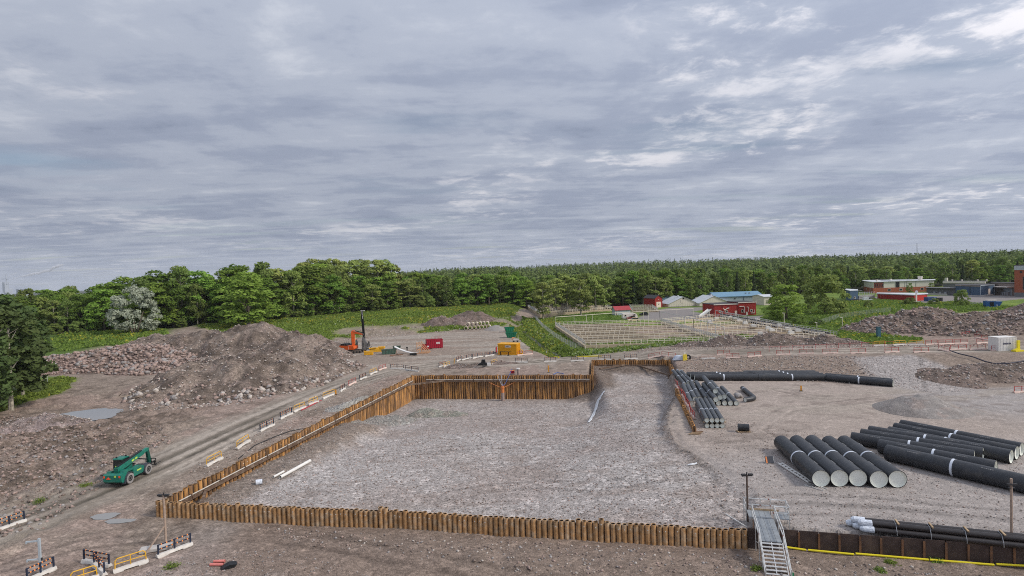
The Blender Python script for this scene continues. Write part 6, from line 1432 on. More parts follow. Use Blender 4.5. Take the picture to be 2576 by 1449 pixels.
# tall slender gantry frames over the basins
def gantry(label, pts, z, h, m_=None):
    w = [Vector((q.x, q.y, 0)) for q in pts]; t = thing('pipe_gantry', label, 'gantry', (w[0].x, w[0].y, z)); mm = MB(); o = Vector((w[0].x, w[0].y, 0))
    for a, b in zip(w[:-1], w[1:]): mm.bar((a.x - o.x, a.y - o.y, h), (b.x - o.x, b.y - o.y, h), .16, .16)
    part('pipe', mm, m_ or RAILM, t); mm = MB()
    for a, b in zip(w[:-1], w[1:]):
        n = max(1, int((b - a).length / 7))
        for i in range(n + 1): q = a.lerp(b, i / n) - o; mm.box((q.x, q.y, h / 2), (.12, .12, h))
    part('posts', mm, m_ or RAILM, t, kind='stuff')
gantry('pale overhead pipe on posts behind the wide basin', [TL + Vector((0, 1, 0)), U(1535, 807, bz_), U(1660, 799, bz_), U(1745, 794, bz_)], bz_, 3.0)
gantry('grey overhead pipe crossing the basins diagonally', [U(1664, 806, bz_), U(1745, 826, bz_), U(1822, 852, bz_)], bz_, 3.3, RAILG)
gantry('grey overhead pipe over the machinery basin', [U(1800, 796, bz_), U(1880, 812, bz_), U(1985, 835, bz_)], bz_, 2.4, RAILG)
# rear basins behind the aspens
TLb, BLb, BRb, TRb = U(1327, 770, 3.4), U(1360, 790, 3.4), U(1540, 777, 3.4), U(1500, 760, 3.4)
basin('rear settling basin with pale railings behind the aspen grove', TLb, BLb, BRb, TRb, 4, 3.4)
gantry('white overhead pipe frame left of the aspen grove', [U(1326, 770, 3.4), U(1362, 768, 3.4)], 3.4, 2.2)
TLb, BLb, BRb, TRb = U(1584, 771, 3.3), U(1592, 782, 3.3), U(1655, 781, 3.3), U(1640, 771, 3.3)
basin('small railed basin in front of the red gable house', TLb, BLb, BRb, TRb, 3, 3.3)
# sloped chute at the red building
q = U(1772, 799, 3.0); t = thing('steel_chute', 'grey sloping conveyor chute at the left corner of the red flat building', 'chute', q, R(35)); m = MB(); m.bar((-2.5, 0, .6), (3.5, 0, 3.0), 1.6, .2); part('trough', m, GALV, t)
for y in (-.8, .8): m = MB(); m.bar((-2.5, y, .85), (3.5, y, 3.25), .1, .35); part('side', m, GALV, t)
m = MB(); m.box((2.5, 0, 1.2), (.2, 1.4, 2.4)); part('support', m, GALV, t)

# ------------------------------------------------------------------ buildings
REDW = mat('red_cladding', (.30, .024, .020), .7, var=.1, vscale=1.5, stretch=(4, 4, .3)); ROOFD = mat('dark_roof', (.062, .060, .062), .8, var=.15, vscale=1); ROOFR = mat('red_roof', (.36, .050, .058), .7, var=.1); BLUEG = mat('blue_grey_wall', (.40, .45, .48), .7, var=.06); HALLW = mat('hall_cladding', (.68, .61, .51), .8, var=.12, vscale=1.2, stretch=(3, 3, .2)); HALLR = mat('hall_roof', (.54, .56, .58), .6, var=.1, vscale=.5)
BLUER = mat('blue_roof', (.15, .27, .37), .55, var=.08, vscale=.5); BLUEW = mat('blue_wall', (.32, .37, .40), .7, var=.06); DBLUE = mat('dark_blue_wall', (.065, .11, .175), .65, var=.08); TRIMW = mat('white_trim', (.78, .70, .62), .6, var=.05); DOORC = mat('cream_door', (.74, .62, .52), .6); BRICK = mat('brick_wall', (.36, .105, .055), .85, var=.15, vscale=2); CREAM = mat('cream_wall', (.62, .60, .50), .75, var=.06); GREYW = mat('grey_wall', (.17, .17, .175), .8, var=.1); BROWNW = mat('brown_wall', (.24, .195, .165), .8, var=.08, stretch=(4, 4, .3)); WINM = mat('window_glass', (.02, .022, .026), .15, spec=.6)
def bld(name, label, fl, z, rz, cat='building'):
    q = U(*fl, z); g = hz(q.x, q.y); q = U(*fl, g); return thing(name, label, cat, (q.x, q.y, g - .02), R(rz))
def pbox(t, name, c, d, m_, rz=0): m = MB(); m.box(c, d, rz); return part(name, m, m_, t)
def gable(t, W_, D_, H_, RH, wall, roof, ov=.35, ridge='y', x0=0, y0=0):
    """ridge 'y': gable ends at front and back; ridge 'x': gables left and right"""
    m = MB()
    if ridge == 'y': m.prism([(x0, 0), (x0 + W_, 0), (x0 + W_, H_), (x0 + W_ / 2, H_ + RH), (x0, H_)], y0, y0 + D_)
    else: m.prism([(y0, 0), (y0 + D_, 0), (y0 + D_, H_), (y0 + D_ / 2, H_ + RH), (y0, H_)], x0, x0 + W_, 'x')
    part('wall', m, wall, t)
    half = (W_ if ridge == 'y' else D_) / 2; sl = RH / half
    for s in (-1, 1):
        m = MB()
        if ridge == 'y': c = x0 + half; m.prism([(c, H_ + RH + .02), (c, H_ + RH + .16), (c + s * (half + ov), H_ - sl * ov + .16), (c + s * (half + ov), H_ - sl * ov + .02)], y0 - ov, y0 + D_ + ov)
        else: c = y0 + half; m.prism([(c, H_ + RH + .02), (c, H_ + RH + .16), (c + s * (half + ov), H_ - sl * ov + .16), (c + s * (half + ov), H_ - sl * ov + .02)], x0 - ov, x0 + W_ + ov, 'x')
        part('roof', m, roof, t)
def window(t, x, z, w, h, y=0, frame=TRIMW, side=None):
    o = ob('window', None, t, (x, y, z)) if side is None else ob('window', None, t, (x, y, z), R(side))
    m = MB(); m.box((0, -.03, 0), (w, .05, h)); part('pane', m, WINM, o); m = MB(); b = .12
    for s in (-1, 1): m.box((s * (w / 2 + b / 2), -.04, 0), (b, .09, h + 2 * b)); m.box((0, -.04, s * (h / 2 + b / 2)), (w, .09, b))
    part('frame', m, frame, o); return o
def door(t, x, w, h, y=0, m_=None): m = MB(); m.box((x, y - .04, h / 2), (w, .07, h)); return part('door', m, m_ or DOORC, t)
t = bld('red_gable_house', 'tall narrow red gable house with a white door', (1648, 774), 3, 22); gable(t, 4.6, 10, 4.9, 1.5, REDW, ROOFD, .25); d_ = door(t, 2.3, 2.9, 3.0); m = MB(); m.box((.25 + 2.1, -.1, 1.7), (.4, .03, .7)); part('pane', m, WINM, d_)
pbox(t, 'wall_lamp', (2.3, -.1, 4.1), (.35, .2, .3), TRIMW); pbox(t, 'vent', (2.3, .2, 6.7), (.15, .15, .6), TRIMW)
for x in (0, 4.6): pbox(t, 'corner_trim', (x, -.03, 2.4), (.14, .1, 4.8), REDW)
t = bld('red_shed', 'low red shed with dark pitched roof left of the red gable house', (1538, 769), 3, 5); gable(t, 9.4, 7, 2.6, 2.1, REDW, ROOFD, .3, 'x')
t = bld('blue_shed', 'small pale blue shed with a red roof beside the caravan', (1548, 794), 3, 9); gable(t, 7.2, 4.6, 2.5, 1.5, BLUEG, ROOFR, .3, 'x'); window(t, .6, .7, .6, .6); pbox(t, 'corner_trim', (0, -.03, 1.2), (.12, .08, 2.4), TRIMW); pbox(t, 'downpipe', (.8, -.1, 2.2), (.1, .1, 1.6), TRIMW)
t = bld('hall', 'pale ribbed hall with a low grey gable roof right of the red gable house', (1682, 773), 3, 4); gable(t, 15.6, 14, 1.7, 3.5, HALLW, HALLR, .4); window(t, 8.0, 4.3, .9, .8, frame=HALLW); pbox(t, 'hatch', (7.4, -.05, 2.9), (1.6, .08, 1.7), HALLW); pbox(t, 'roof_vent', (7.0, 5, 5.5), (.8, .8, .8), HALLR); pbox(t, 'plinth', (7.8, -.04, .15), (15.7, .12, .3), GREYW)
for i in range(13): pbox(t, 'rib', (.6 + 1.2 * i, -.02, .95), (.08, .05, 1.5), HALLW)
t = bld('hall', 'second pale ribbed hall partly hidden behind the blue hall', (1760, 771), 3, 4); gable(t, 15.6, 14, 1.7, 3.5, HALLW, HALLR, .4); pbox(t, 'roof_vent', (8.5, 5, 5.5), (.7, .7, .7), HALLR); pbox(t, 'plinth', (7.8, -.04, .15), (15.7, .12, .3), GREYW)
t = bld('low_blue_roof_building', 'dark blue roofed building tucked behind the red gable house', (1668, 766), 3, 4); gable(t, 12, 9, 2.4, 1.6, DBLUE, mat('slate_blue_roof', (.09, .15, .19), .7), .4, 'x')
t = bld('blue_hall', 'long pale blue hall with a bright blue metal roof', (1801, 768), 3, 3); gable(t, 25, 12, 4.4, 2.0, BLUEW, BLUER, .5, 'x')
for x in (10.2, 20.5): window(t, x, 3.2, .7, .7, frame=BLUEW)
door(t, 22.4, 2.3, 3.4); pbox(t, 'downpipe', (.2, -.12, 2.2), (.2, .15, 4.3), DBLUE); pbox(t, 'downpipe', (24.8, -.12, 2.2), (.2, .15, 4.3), DBLUE); pbox(t, 'downpipe', (15.0, -.12, 2.2), (.2, .15, 4.3), DBLUE); pbox(t, 'eaves_board', (12.5, -.35, 4.3), (25.6, .2, .3), DBLUE)
for x in (17.5, 19.5): pbox(t, 'roof_vent', (x, 3, 5.6), (.6, .6, .8), GREYW)
t = bld('hall', 'pale ribbed end of the third hall at the right end of the blue hall', (1922, 768), 3, 3); gable(t, 6, 12, 4.2, .8, HALLW, HALLR, .4, 'x'); 
t = bld('red_flat_building', 'wide red flat-roofed building with white doors and pipes on its front', (1797, 797), 3, 6)
pbox(t, 'wall', (5.2, 5.5, 2.5), (10.4, 11, 5.0), REDW); pbox(t, 'roof', (5.2, 5.5, 5.08), (10.9, 11.5, .16), ROOFD); pbox(t, 'parapet', (5.2, -.22, 5.0), (10.9, .1, .3), TRIMW)
pbox(t, 'wall', (14.2, 4.6, 2.75), (7.7, 9.8, 5.5), REDW); pbox(t, 'roof', (14.2, 4.6, 5.58), (8.1, 10.2, .16), ROOFD); pbox(t, 'parapet', (14.2, -.5, 5.5), (8.1, .1, .3), TRIMW)
for x in (2.5, 5.4): window(t, x, 2.1, .8, .7)
for x in (12.0, 16.0): window(t, x, 2.0, .8, .9, y=-.3)
for x in (9.4,): door(t, x, 1.0, 2.2)
door(t, 14.0, .9, 1.6, -.3, HALLW)
m = MB(); m.path([(10.7, -.5, 3.9), (12.6, -.5, 3.9), (12.9, -.5, 3.5), (12.9, -.5, 1.2)], .14, 8); part('vent_pipe', m, TRIMW, t); m = MB(); m.path([(13.9, -.5, 3.6), (14.6, -.5, 3.5), (14.7, -.5, 1.6)], .11, 8); part('vent_pipe', m, TRIMW, t); m = MB(); m.path([(17.3, -.5, 2.4), (17.3, -.5, 1.0), (15.7, -.5, 1.0)], .12, 8); part('vent_pipe', m, TRIMW, t); m = MB(); m.path([(3.8, -.3, 3.5), (4.3, -.4, 2.6), (5.6, -.4, 3.4), (6.3, -.3, 3.4)], .17, 8); part('vent_pipe', m, TRIMW, t)
for x in (3.4, 6.2): pbox(t, 'louvre', (x, -.04, 4.0), (.8, .06, .6), mat('dark_red', (.16, .012, .012), .7))
def wallpoly(name, label, pix, h, wall, roof, z=4.0, back=9.0, cat='building', ov=.25, band=None):
    """building from its visible ground corners (left to right); returns thing and a list of faces (origin, angle, width)"""
    w = [U(x, y, z) for x, y in pix]; g = min(hz(q.x, q.y) for q in w); w = [U(x, y, g) for x, y in pix]; o = w[0].copy(); t = thing(name, label, cat, (o.x, o.y, g - .02))
    fp_ = [(q.x - o.x, q.y - o.y) for q in w]; dirv = Vector((w[-1].x + w[0].x, w[-1].y + w[0].y, 0)).normalized() * back
    fp_ += [(fp_[-1][0] + dirv.x, fp_[-1][1] + dirv.y), (fp_[0][0] + dirv.x, fp_[0][1] + dirv.y)]
    m = MB(); m.prism(fp_, 0, h, 'z'); part('wall', m, wall, t)
    cx = sum(p[0] for p in fp_) / len(fp_); cy = sum(p[1] for p in fp_) / len(fp_)
    m = MB(); rp2 = [(x + (ov if x > cx else -ov), y + (ov if y > cy else -ov)) for x, y in fp_]; m.prism(rp2, h + .02, h + .25, 'z'); part('roof', m, roof, t)
    faces = []
    for (x0, y0), (x1, y1) in zip(fp_[:len(pix) - 1], fp_[1:len(pix)]): f = ob('facade', None, t, (x0, y0, 0), math.atan2(y1 - y0, x1 - x0)); faces.append((f, math.hypot(x1 - x0, y1 - y0)))
    return t, faces
t, fc = wallpoly('blue_shed', 'small blue windowless shed beside the steel pipe rack on the right', [(2128, 753), (2139, 757), (2159, 756)], 5.0, DBLUE, HALLR); f, w_ = fc[1]; pbox(f, 'base_band', (w_ / 2, -.03, .35), (w_, .1, .7), BLK); window(f, w_ * .55, 1.5, .8, .8)
q = U(2160, 754, 4); t = thing('pipe_rack', 'grey steel pipe frame left of the long red garage', 'frame', q, R(6)); 
m = MB()
for i in range(10):
    m.box((.4 + i * .95, 0, 1.9), (.12, .12, 3.8)); m.box((.4 + i * .95, 2.5, 1.9), (.12, .12, 3.8))
part('uprights', m, GALV, t)
for z in (.6, 1.5, 2.4, 3.7): m = MB(); m.box((4.6, 0, z), (9.2, .1, .12)); part('rail', m, GALV, t)
m = MB(); m.box((4.6, 1.2, 1.0), (8.6, 2.0, 1.9)); part('tank', m, CONC, t); pbox(t, 'portal', (1.0, .2, 4.6), (2.4, .1, .1), GALV)
t, fc = wallpoly('red_garage', 'long low red garage with a grey roof on the lawn at right', [(2207, 753), (2300, 758), (2333, 755)], 2.9, REDW, HALLR, back=7); f, w_ = fc[0]
for x in (.6, 2.2, 4.2): pbox(f, 'gate_frame', (x, -.04, 1.5), (.08, .05, 2.3), mat('pink_trim', (.55, .28, .25), .7))
pbox(f, 'bike_rack', (w_ - 2.6, -.2, .9), (3.6, .1, 1.2), mat('dark_red', ())); pbox(f, 'fascia', (w_ / 2, -.1, 2.85), (w_, .1, .25), HALLR); pbox(f, 'corner_post', (.1, -.1, 1.5), (.25, .25, 3.0), TRIMW)
f, w_ = fc[1]; pbox(f, 'gate', (w_ * .5, -.04, 1.3), (w_ * .8, .06, 2.4), mat('bright_red', (.46, .03, .02), .6))  # panel covering most of the right face in a brighter red
q = U(2303, 759, 4); t = thing('white_sign_mast', 'white mast with a round sign in front of the red garages', 'mast', q); m = MB(); m.box((0, -.6, 2.3), (.5, .4, 4.6)); part('mast', m, TRIMW, t); m = MB(); m.cyl((0, -.85, 4.6), (0, -.75, 4.6), .7, 16); part('sign', m, mat('lilac_sign', (.62, .58, .66), .6), t)
t, fc = wallpoly('school_block', 'two-storey cream and brick block with flat grey roofs behind the red garages', [(2173, 733), (2197, 738), (2350, 733)], 6.9, CREAM, HALLR, back=14, ov=.6)
f, w_ = fc[0]; pbox(f, 'brick_base', (w_ / 2, -.06, 1.6), (w_, .12, 3.2), BRICK); window(f, w_ * .3, 1.8, 1.2, 1.2, y=-.1); window(f, w_ * .7, 1.8, 1.2, 1.2, y=-.1)
f, w_ = fc[1]; pbox(f, 'brick_base', (w_ / 2, -.06, 1.6), (w_, .12, 3.2), BRICK); pbox(f, 'brick_bay', (w_ * .085, -.1, 5.0), (w_ * .15, .2, 3.2), mat('dark_brick', (.17, .045, .035), .8))
for i in range(4): window(f, w_ * (.03 + .038 * i), 4.9, .7, 1.7, y=-.2, frame=BRICK)
for k_ in (.17, .36, .52, .55, .70): pbox(f, 'joint', (w_ * k_, -.05, 5.0), (.18, .1, 3.6), GREYW)
window(f, w_ * .62, 5.2, .9, .9); pbox(f, 'recess', (w_ * .40, -.04, 4.9), (w_ * .06, .08, 3.6), BLK)  # recess is a flat black panel, its colour standing in for the shade
for k_ in (.26, .45, .8): window(f, w_ * k_, 1.8, 1.8, 1.2, y=-.1)
m = MB(); m.box((w_ * .47, 5, 7.35), (w_ * .36, 9, .5)); part('roof_box', m, HALLR, f)
for x, y, s_ in ((.13, 4, .9), (.38, 5, 1.0), (.83, 3, 1.9)): m = MB(); m.cyl((w_ * x, y, 7.1), (w_ * x, y, 7.1 + s_ * 1.3), s_ * .55, 12, s_ * .7); part('roof_fan', m, TRIMW, f)
t, fc = wallpoly('grey_carport', 'long grey carport with flat roof left of the dark blue workshop', [(2331, 741), (2404, 743)], 3.7, GREYW, mat('roof_grey2', (.15, .15, .155), .8), back=8); f, w_ = fc[0]
for i in range(6): pbox(f, 'post', (.2 + (w_ - .4) * i / 5, -.8, 1.8), (.16, .16, 3.6), GREYW)
pbox(f, 'canopy', (w_ / 2, -.6, 3.75), (w_ + .6, 1.8, .2), ROOFD); pbox(f, 'kerb_wall', (w_ * .42, -2.2, .45), (w_ * .8, .3, 1.0), CONC)
for k_ in (.3, .5, .68): pbox(f, 'stored_unit', (w_ * k_, -.4, .9), (1.2, .6, 1.8), mat('stored_grey', (.35, .36, .38), .7))
t, fc = wallpoly('white_roof_hall', 'long low hall with a white roof edge behind the dark blue workshop', [(2373, 735), (2480, 737)], 6.2, GREYW, ROOFD, back=14); f, w_ = fc[0]; pbox(f, 'fascia', (w_ / 2, -.25, 5.9), (w_, .4, 1.1), TRIMW)
for k_ in (.15, .38, .75, .95): m = MB(); m.cyl((w_ * k_, 3, 6.4), (w_ * k_, 3, 7.5), .35, 8, .45); part('roof_fan', m, TRIMW, f)
pbox(f, 'roof_chimney', (.9, 1.5, 7.4), (1.2, 1.2, 2.2), CREAM)
t, fc = wallpoly('workshop', 'dark blue workshop with white trim and a pale roller door', [(2404, 743), (2466, 746), (2502, 742)], 5.4, DBLUE, ROOFD, back=9); f, w_ = fc[0]
pbox(f, 'fascia', (w_ / 2, -.1, 5.35), (w_, .25, .55), mat('tan_fascia', (.42, .34, .27), .7)); pbox(f, 'plinth', (w_ / 2, -.1, .3), (w_, .2, .6), CONC); pbox(f, 'joint', (w_ * .6, -.05, 2.8), (.3, .1, 4.6), BLK); pbox(f, 'flue', (w_ * .45, -.15, 1.9), (.4, .25, 1.6), TRIMW)
f, w_ = fc[1]; pbox(f, 'trim', (.2, -.06, 2.8), (.4, .14, 5.6), BLUEG); pbox(f, 'trim', (w_ - .2, -.06, 2.8), (.4, .14, 5.6), BLUEG); pbox(f, 'fascia', (w_ / 2, -.1, 5.5), (w_, .25, .5), BLUEG); door(f, w_ * .6, 2.6, 3.6, -.04); pbox(f, 'plinth', (w_ * .4, -.4, .35), (w_ * .8, .7, .7), CONC)
t, fc = wallpoly('brown_shed', 'brown clad shed between the blue workshop and the brick building', [(2494, 741), (2553, 744)], 6.2, BROWNW, ROOFD, back=10); f, w_ = fc[0]; pbox(f, 'canopy', (w_ * .65, -1.6, 4.4), (w_ * .62, 3.2, .35), TRIMW); m = MB(); m.bar((w_ * .45, -.2, .4), (w_ * .36, -2.8, 4.2), .12, .12); part('canopy_strut', m, GREYW, f); pbox(f, 'gate', (w_ * .72, -.05, 1.9), (w_ * .34, .1, 3.6), BLUEG)
for i in range(3): pbox(f, 'drum', (w_ * (.6 + .1 * i), -1.0, .9), (.9, .9, 1.8), mat('stored_grey', ()))
t, fc = wallpoly('brick_building', 'tall red brick building cut by the right edge of the photo', [(2552, 746), (2660, 748)], 15.0, BRICK, ROOFD, back=14, ov=.15); f, w_ = fc[0]; pbox(f, 'attic', (w_ / 2, -.08, 14.0), (w_ + .1, .25, 2.0), mat('metal_attic', (.46, .49, .50), .6)); pbox(f, 'base', (w_ / 2, -.05, 1.0), (w_, .12, 2.0), GREYW)
m = MB(); m.cyl((2.6, -.08, 12.0), (2.6, .1, 12.0), .5, 14); part('round_window', m, WINM, f); window(f, 4.0, 6.6, 1.2, 6.0, y=-.05, frame=GREYW)
# vehicles
def car(name, label, base, rz, body_m, L_=4.4, W_=1.75, H_=1.45, van=False, cat='car'):
    t = thing(name, label, cat, base, R(rz)); h0 = .25
    prof = [(-L_ / 2, h0 + .1), (-L_ / 2, .75), (-L_ / 2 + .1, .9), (L_ / 2 - .9 if not van else L_ / 2 - .7, .95), (L_ / 2 - .1, .8), (L_ / 2, .6), (L_ / 2, h0 + .1), (L_ / 2 - .2, h0), (-L_ / 2 + .2, h0)]
    m = MB(); m.prism(prof, -W_ / 2, W_ / 2); part('body', m, body_m, t)
    c = [(-L_ / 2 + .35, .9), (-L_ / 2 + (.1 if van else .75), H_), (L_ / 2 - 1.8, H_), (L_ / 2 - 1.05, .93)] if not van else [(-L_ / 2 + .02, .88), (-L_ / 2 + .06, H_), (L_ / 2 - 1.7, H_), (L_ / 2 - .85, .95)]
    m = MB(); m.prism(c, -W_ / 2 + .12, W_ / 2 - .12); part('cabin', m, body_m if van else GLASS, t); m = MB(); m.box(((c[1][0] + c[2][0]) / 2, 0, H_ + .02), (c[2][0] - c[1][0], W_ - .3, .05)); part('roof', m, body_m, t)
    if van: m = MB(); m.prism([(L_ / 2 - 1.9, 1.05), (L_ / 2 - 1.9, H_ - .15), (L_ / 2 - 1.65, H_ - .15), (L_ / 2 - 1.0, 1.05)], -W_ / 2 + .1, W_ / 2 - .1); part('side_window', m, GLASS, t)
    for x in (-L_ / 2 + .8, L_ / 2 - .85):
        for s in (-1, 1): m = MB(); m.cyl((x, s * (W_ / 2 - .2), .31), (x, s * (W_ / 2 + .01), .31), .31, 14); part('wheel', m, RUBBER, t)
    for s in (-1, 1): m = MB(); m.box((L_ / 2 - .03, s * .6, .68), (.08, .3, .14)); part('headlight', m, LAMPW, t)
    return t
q = U(1567, 801, 3); t = thing('caravan', 'white caravan parked in front of the small blue shed', 'caravan', (q.x, q.y, hz(q.x, q.y)), R(4)); CARW = mat('caravan_white', (.74, .68, .62), .5, var=.05)
m = MB(); m.prism([(0, .45), (.1, 2.3), (.5, 2.5), (4.9, 2.55), (5.8, 2.2), (6.3, 1.2), (6.2, .5)], 0, 2.2); part('body', m, CARW, t); window(t, 1.1, 1.65, .7, .6, frame=CARW); window(t, 4.9, 1.75, .9, .6, frame=CARW); pbox(t, 'stripe', (2.9, -.02, .85), (5.6, .03, .22), BLUEG)
for x in (2.9, 3.6): m = MB(); m.cyl((x, -.03, .33), (x, .2, .33), .33, 14); part('wheel', m, RUBBER, t)
q = U(1594, 805.5, 3); car('parked_car', 'cream car parked beside the caravan at the basin edge', (q.x, q.y, hz(q.x, q.y)), 184, mat('cream_car', (.74, .58, .36), .4), H_=1.4)
q = U(1589, 801.5, 3); car('parked_car', 'dark red car half hidden between the caravan and the cream car', (q.x, q.y + 1.0, hz(q.x, q.y)), 184, mat('maroon_car', (.22, .02, .03), .4), L_=4.0)
q = U(1620, 791, 3); car('parked_car', 'black car on the asphalt right of the caravan', (q.x, q.y, hz(q.x, q.y)), 170, mat('black_car', (.02, .02, .022), .4), L_=4.2)
q = U(2183, 757, 4); car('delivery_van', 'white van parked on the lawn edge before the steel frame', (q.x, q.y, hz(q.x, q.y)), -12, mat('van_white', (.76, .76, .75), .4), L_=4.3, H_=1.95, van=True, cat='van')
q = U(2345, 758.5, 4); t = thing('blue_container', 'dark blue steel container below the grey carport', 'container', (q.x, q.y, hz(q.x, q.y)), R(4)); NB = mat('navy_container', (.035, .075, .17), .6, var=.1); pbox(t, 'body', (-.6, 1.2, .95), (3.0, 2.4, 1.9), NB); 
for i in range(6): pbox(t, 'rib', (-1.9 + .52 * i, -.02, .95), (.1, .06, 1.7), NB)
pbox(t, 'end_door', (1.7, 1.0, .95), (1.4, 2.0, 1.85), mat('blue_door', (.12, .2, .33), .6))
q = U(2362, 758.5, 4); t = thing('waste_bins', 'two dark waste bins beside the blue container', 'bin', (q.x, q.y, hz(q.x, q.y)), R(3))
for x in (0, 1.3): pbox(t, 'bin', (x, .5, .8), (1.1, 1.0, 1.6), BLK)
q = U(2500, 772, 4.4); t = thing('blue_tank', 'blue skip-like tank with white top beside the soil mound at right', 'tank', (q.x, q.y, hz(q.x, q.y)), R(-18)); BT = mat('tank_blue', (.02, .10, .28), .5, var=.15); m = MB(); m.prism([(-2.6, 1.0), (-2.2, .1), (1.6, .1), (2.9, 2.3), (-2.6, 2.6)], 0, 2.2); part('hull', m, BT, t); pbox(t, 'top', (-.3, 1.1, 2.75), (3.2, 1.8, .4), TRIMW); m = MB(); m.box((-.6, -.05, 1.4), (1.2, .1, 1.5)); part('hatch', m, BLK, t); m = MB(); m.bar((1.0, -.1, .1), (1.0, -.1, 1.2), .2, .2); part('leg', m, TRIMW, t)
q = U(2440, 768, 4.0); railing('low grey rail along the road left of the blue tank', (q.x, q.y), (q.x + 10, q.y - 2.5), hz(q.x, q.y), None, RAILG, group='road rails')
# blue cabinet and utility bits
q = U(2210, 842, 3.6); t = thing('utility_cabinet', 'narrow teal utility cabinet standing in the grass at right', 'cabinet', (q.x, q.y, hz(q.x, q.y)), 0); pbox(t, 'body', (0, 0, 1.5), (.9, .7, 3.0), mat('teal_cabinet', (.05, .13, .17), .6)); pbox(t, 'cap', (0, 0, 3.05), (1.0, .8, .12), GREYW)
# lamp posts
def lamp(label, px, py0, py1, z):
    q = U(px, py0, z); q.z = hz(q.x, q.y); h = up_px(q, py0 - py1); t = thing('lamp_post', label, 'lamp post', q); m = MB(); m.cyl((0, 0, 0), (0, 0, h), .10, 8, .08); part('shaft', m, RAILM, t); m = MB(); m.box((-.25, 0, h), (.75, .2, .12)); part('lamp_head', m, TRIMW, t)
for lab, px, a, b in (('slim lamp post left of the machinery railings by the tree', 1973, 817, 784), ('slim lamp post in the grass right of the basins', 2119, 822, 796), ('slim lamp post at the back of the gallery', 2055, 826, 808), ('slim lamp post on the lawn before the wide basin', 1475, 805, 787), ('slim lamp post beside the caravan', 1631, 808, 770), ('slim lamp post in front of the white van', 2185, 769, 756), ('slim lamp post behind the pale halls', 1752, 765, 747)): lamp(lab, px, a, b, 3.2)
# chain-link fences
WIRE = mat('fence_wire', (.42, .43, .42), .6)
def fence(label, pts, z, h=2.0, sp=3.0, nw=7):
    w = [U(x, y, z) for x, y in pts]; o = Vector((w[0].x, w[0].y, hz(w[0].x, w[0].y))); t = thing('wire_fence', label, 'fence', o); mm = MB()
    for a, b in zip(w[:-1], w[1:]):
        n = max(1, round((b - a).length / sp)); pr = None
        for i in range(n + 1):
            q = a.lerp(b, i / n); q.z = hz(q.x, q.y); q = q - o
            if i < n or b == w[-1]: m2 = MB(); m2.cyl(q, q + Vector((0, 0, h)), .045, 6); part('post', m2, WIRE, t)
            if pr is not None:
                for k in range(nw): mm.bar(pr + Vector((0, 0, .1 + (h - .1) * k / (nw - 1))), q + Vector((0, 0, .1 + (h - .1) * k / (nw - 1))), .022, .022)
                for k in range(10):
                    f = k / 10; e = pr.lerp(q, f); mm.bar(e + Vector((0, 0, .1)), e + Vector((0, 0, h)), .012, .012)
            pr = q
    part('mesh', mm, WIRE, t, kind='stuff')
fence('wire fence along the ditch left of the wide basin', [(1346, 800), (1366, 822), (1396, 846), (1428, 866), (1448, 876), (1466, 872)], 2.4)
fence('wire fence in the green patch at the left edge below the birch', [(-20, 1004), (20, 994), (66, 978), (120, 968)], 1.3, sp=2.6)
fence('wire fence crossing the grass right of the basins', [(2060, 815), (2110, 800), (2180, 792), (2240, 786)], 3.6, sp=4)
# ditch water
m = MB(); pts = [(2.2, 240), (3.3, 240), (6.2, 205), (9.4, 176), (12.6, 158), (11.4, 157), (8.1, 175), (5.0, 204)]
c = Vector((7, 195, 0)); zz = min(hz(3, 225), hz(6, 200), hz(9, 175)) + .55
m.add([(x - c.x, y - c.y, 0) for x, y in pts], [(0, 1, 2, 7), (7, 2, 3, 6), (6, 3, 4, 5)]); o = ob('ditch_water', m.mesh('ditch_water', mat('ditch_water_m', (.05, .05, .035), .12, var=.1)), None, (c.x, c.y, zz)); o['kind'] = 'structure'
# ------------------------------------------------------------------ far things: radio mast, power station with plume
q = UY(2307, 640, 1500); t = thing('radio_mast', 'thin radio mast on the wooded ridge at right', 'mast', (q.x, q.y, q.z - 10)); m = MB(); m.cyl((0, 0, 0), (0, 0, 40), .9, 6, .5); part('mast', m, GREYW, t); m = MB(); m.box((0, 0, 38), (2.2, .4, .4)); part('aerial', m, GREYW, t)
HZ = mat('hazy_concrete', (.40, .44, .50), .9, var=.05); YF = 3600  # concrete colour paled toward the sky, distance haze painted in
q = UY(14, 735, YF); t = thing('power_station', 'distant hazy power station with chimney at the far left horizon', 'power station', (q.x, q.y, q.z)); k = YF / FPX
m = MB(); m.box((1 * k, 0, 12 * k), (6 * k, 30, 26 * k)); part('tower', m, HZ, t)
for x, w_, h_ in ((-14, 9, 10), (16, 7, 8), (28, 9, 7)): m = MB(); m.box((x * k, 60, h_ * k / 2 - 6 * k), (w_ * k, 40, h_ * k + 10 * k)); part('boiler_house', m, HZ, t)
m = MB(); m.cyl((4 * k, 0, 20 * k), (4 * k, 0, 44 * k), 1.6 * k, 10, 1.2 * k); part('chimney', m, HZ, t); m = MB(); m.box((0, 0, 33 * k), (18 * k, 6, 1.2 * k)); part('crane_jib', m, HZ, t)
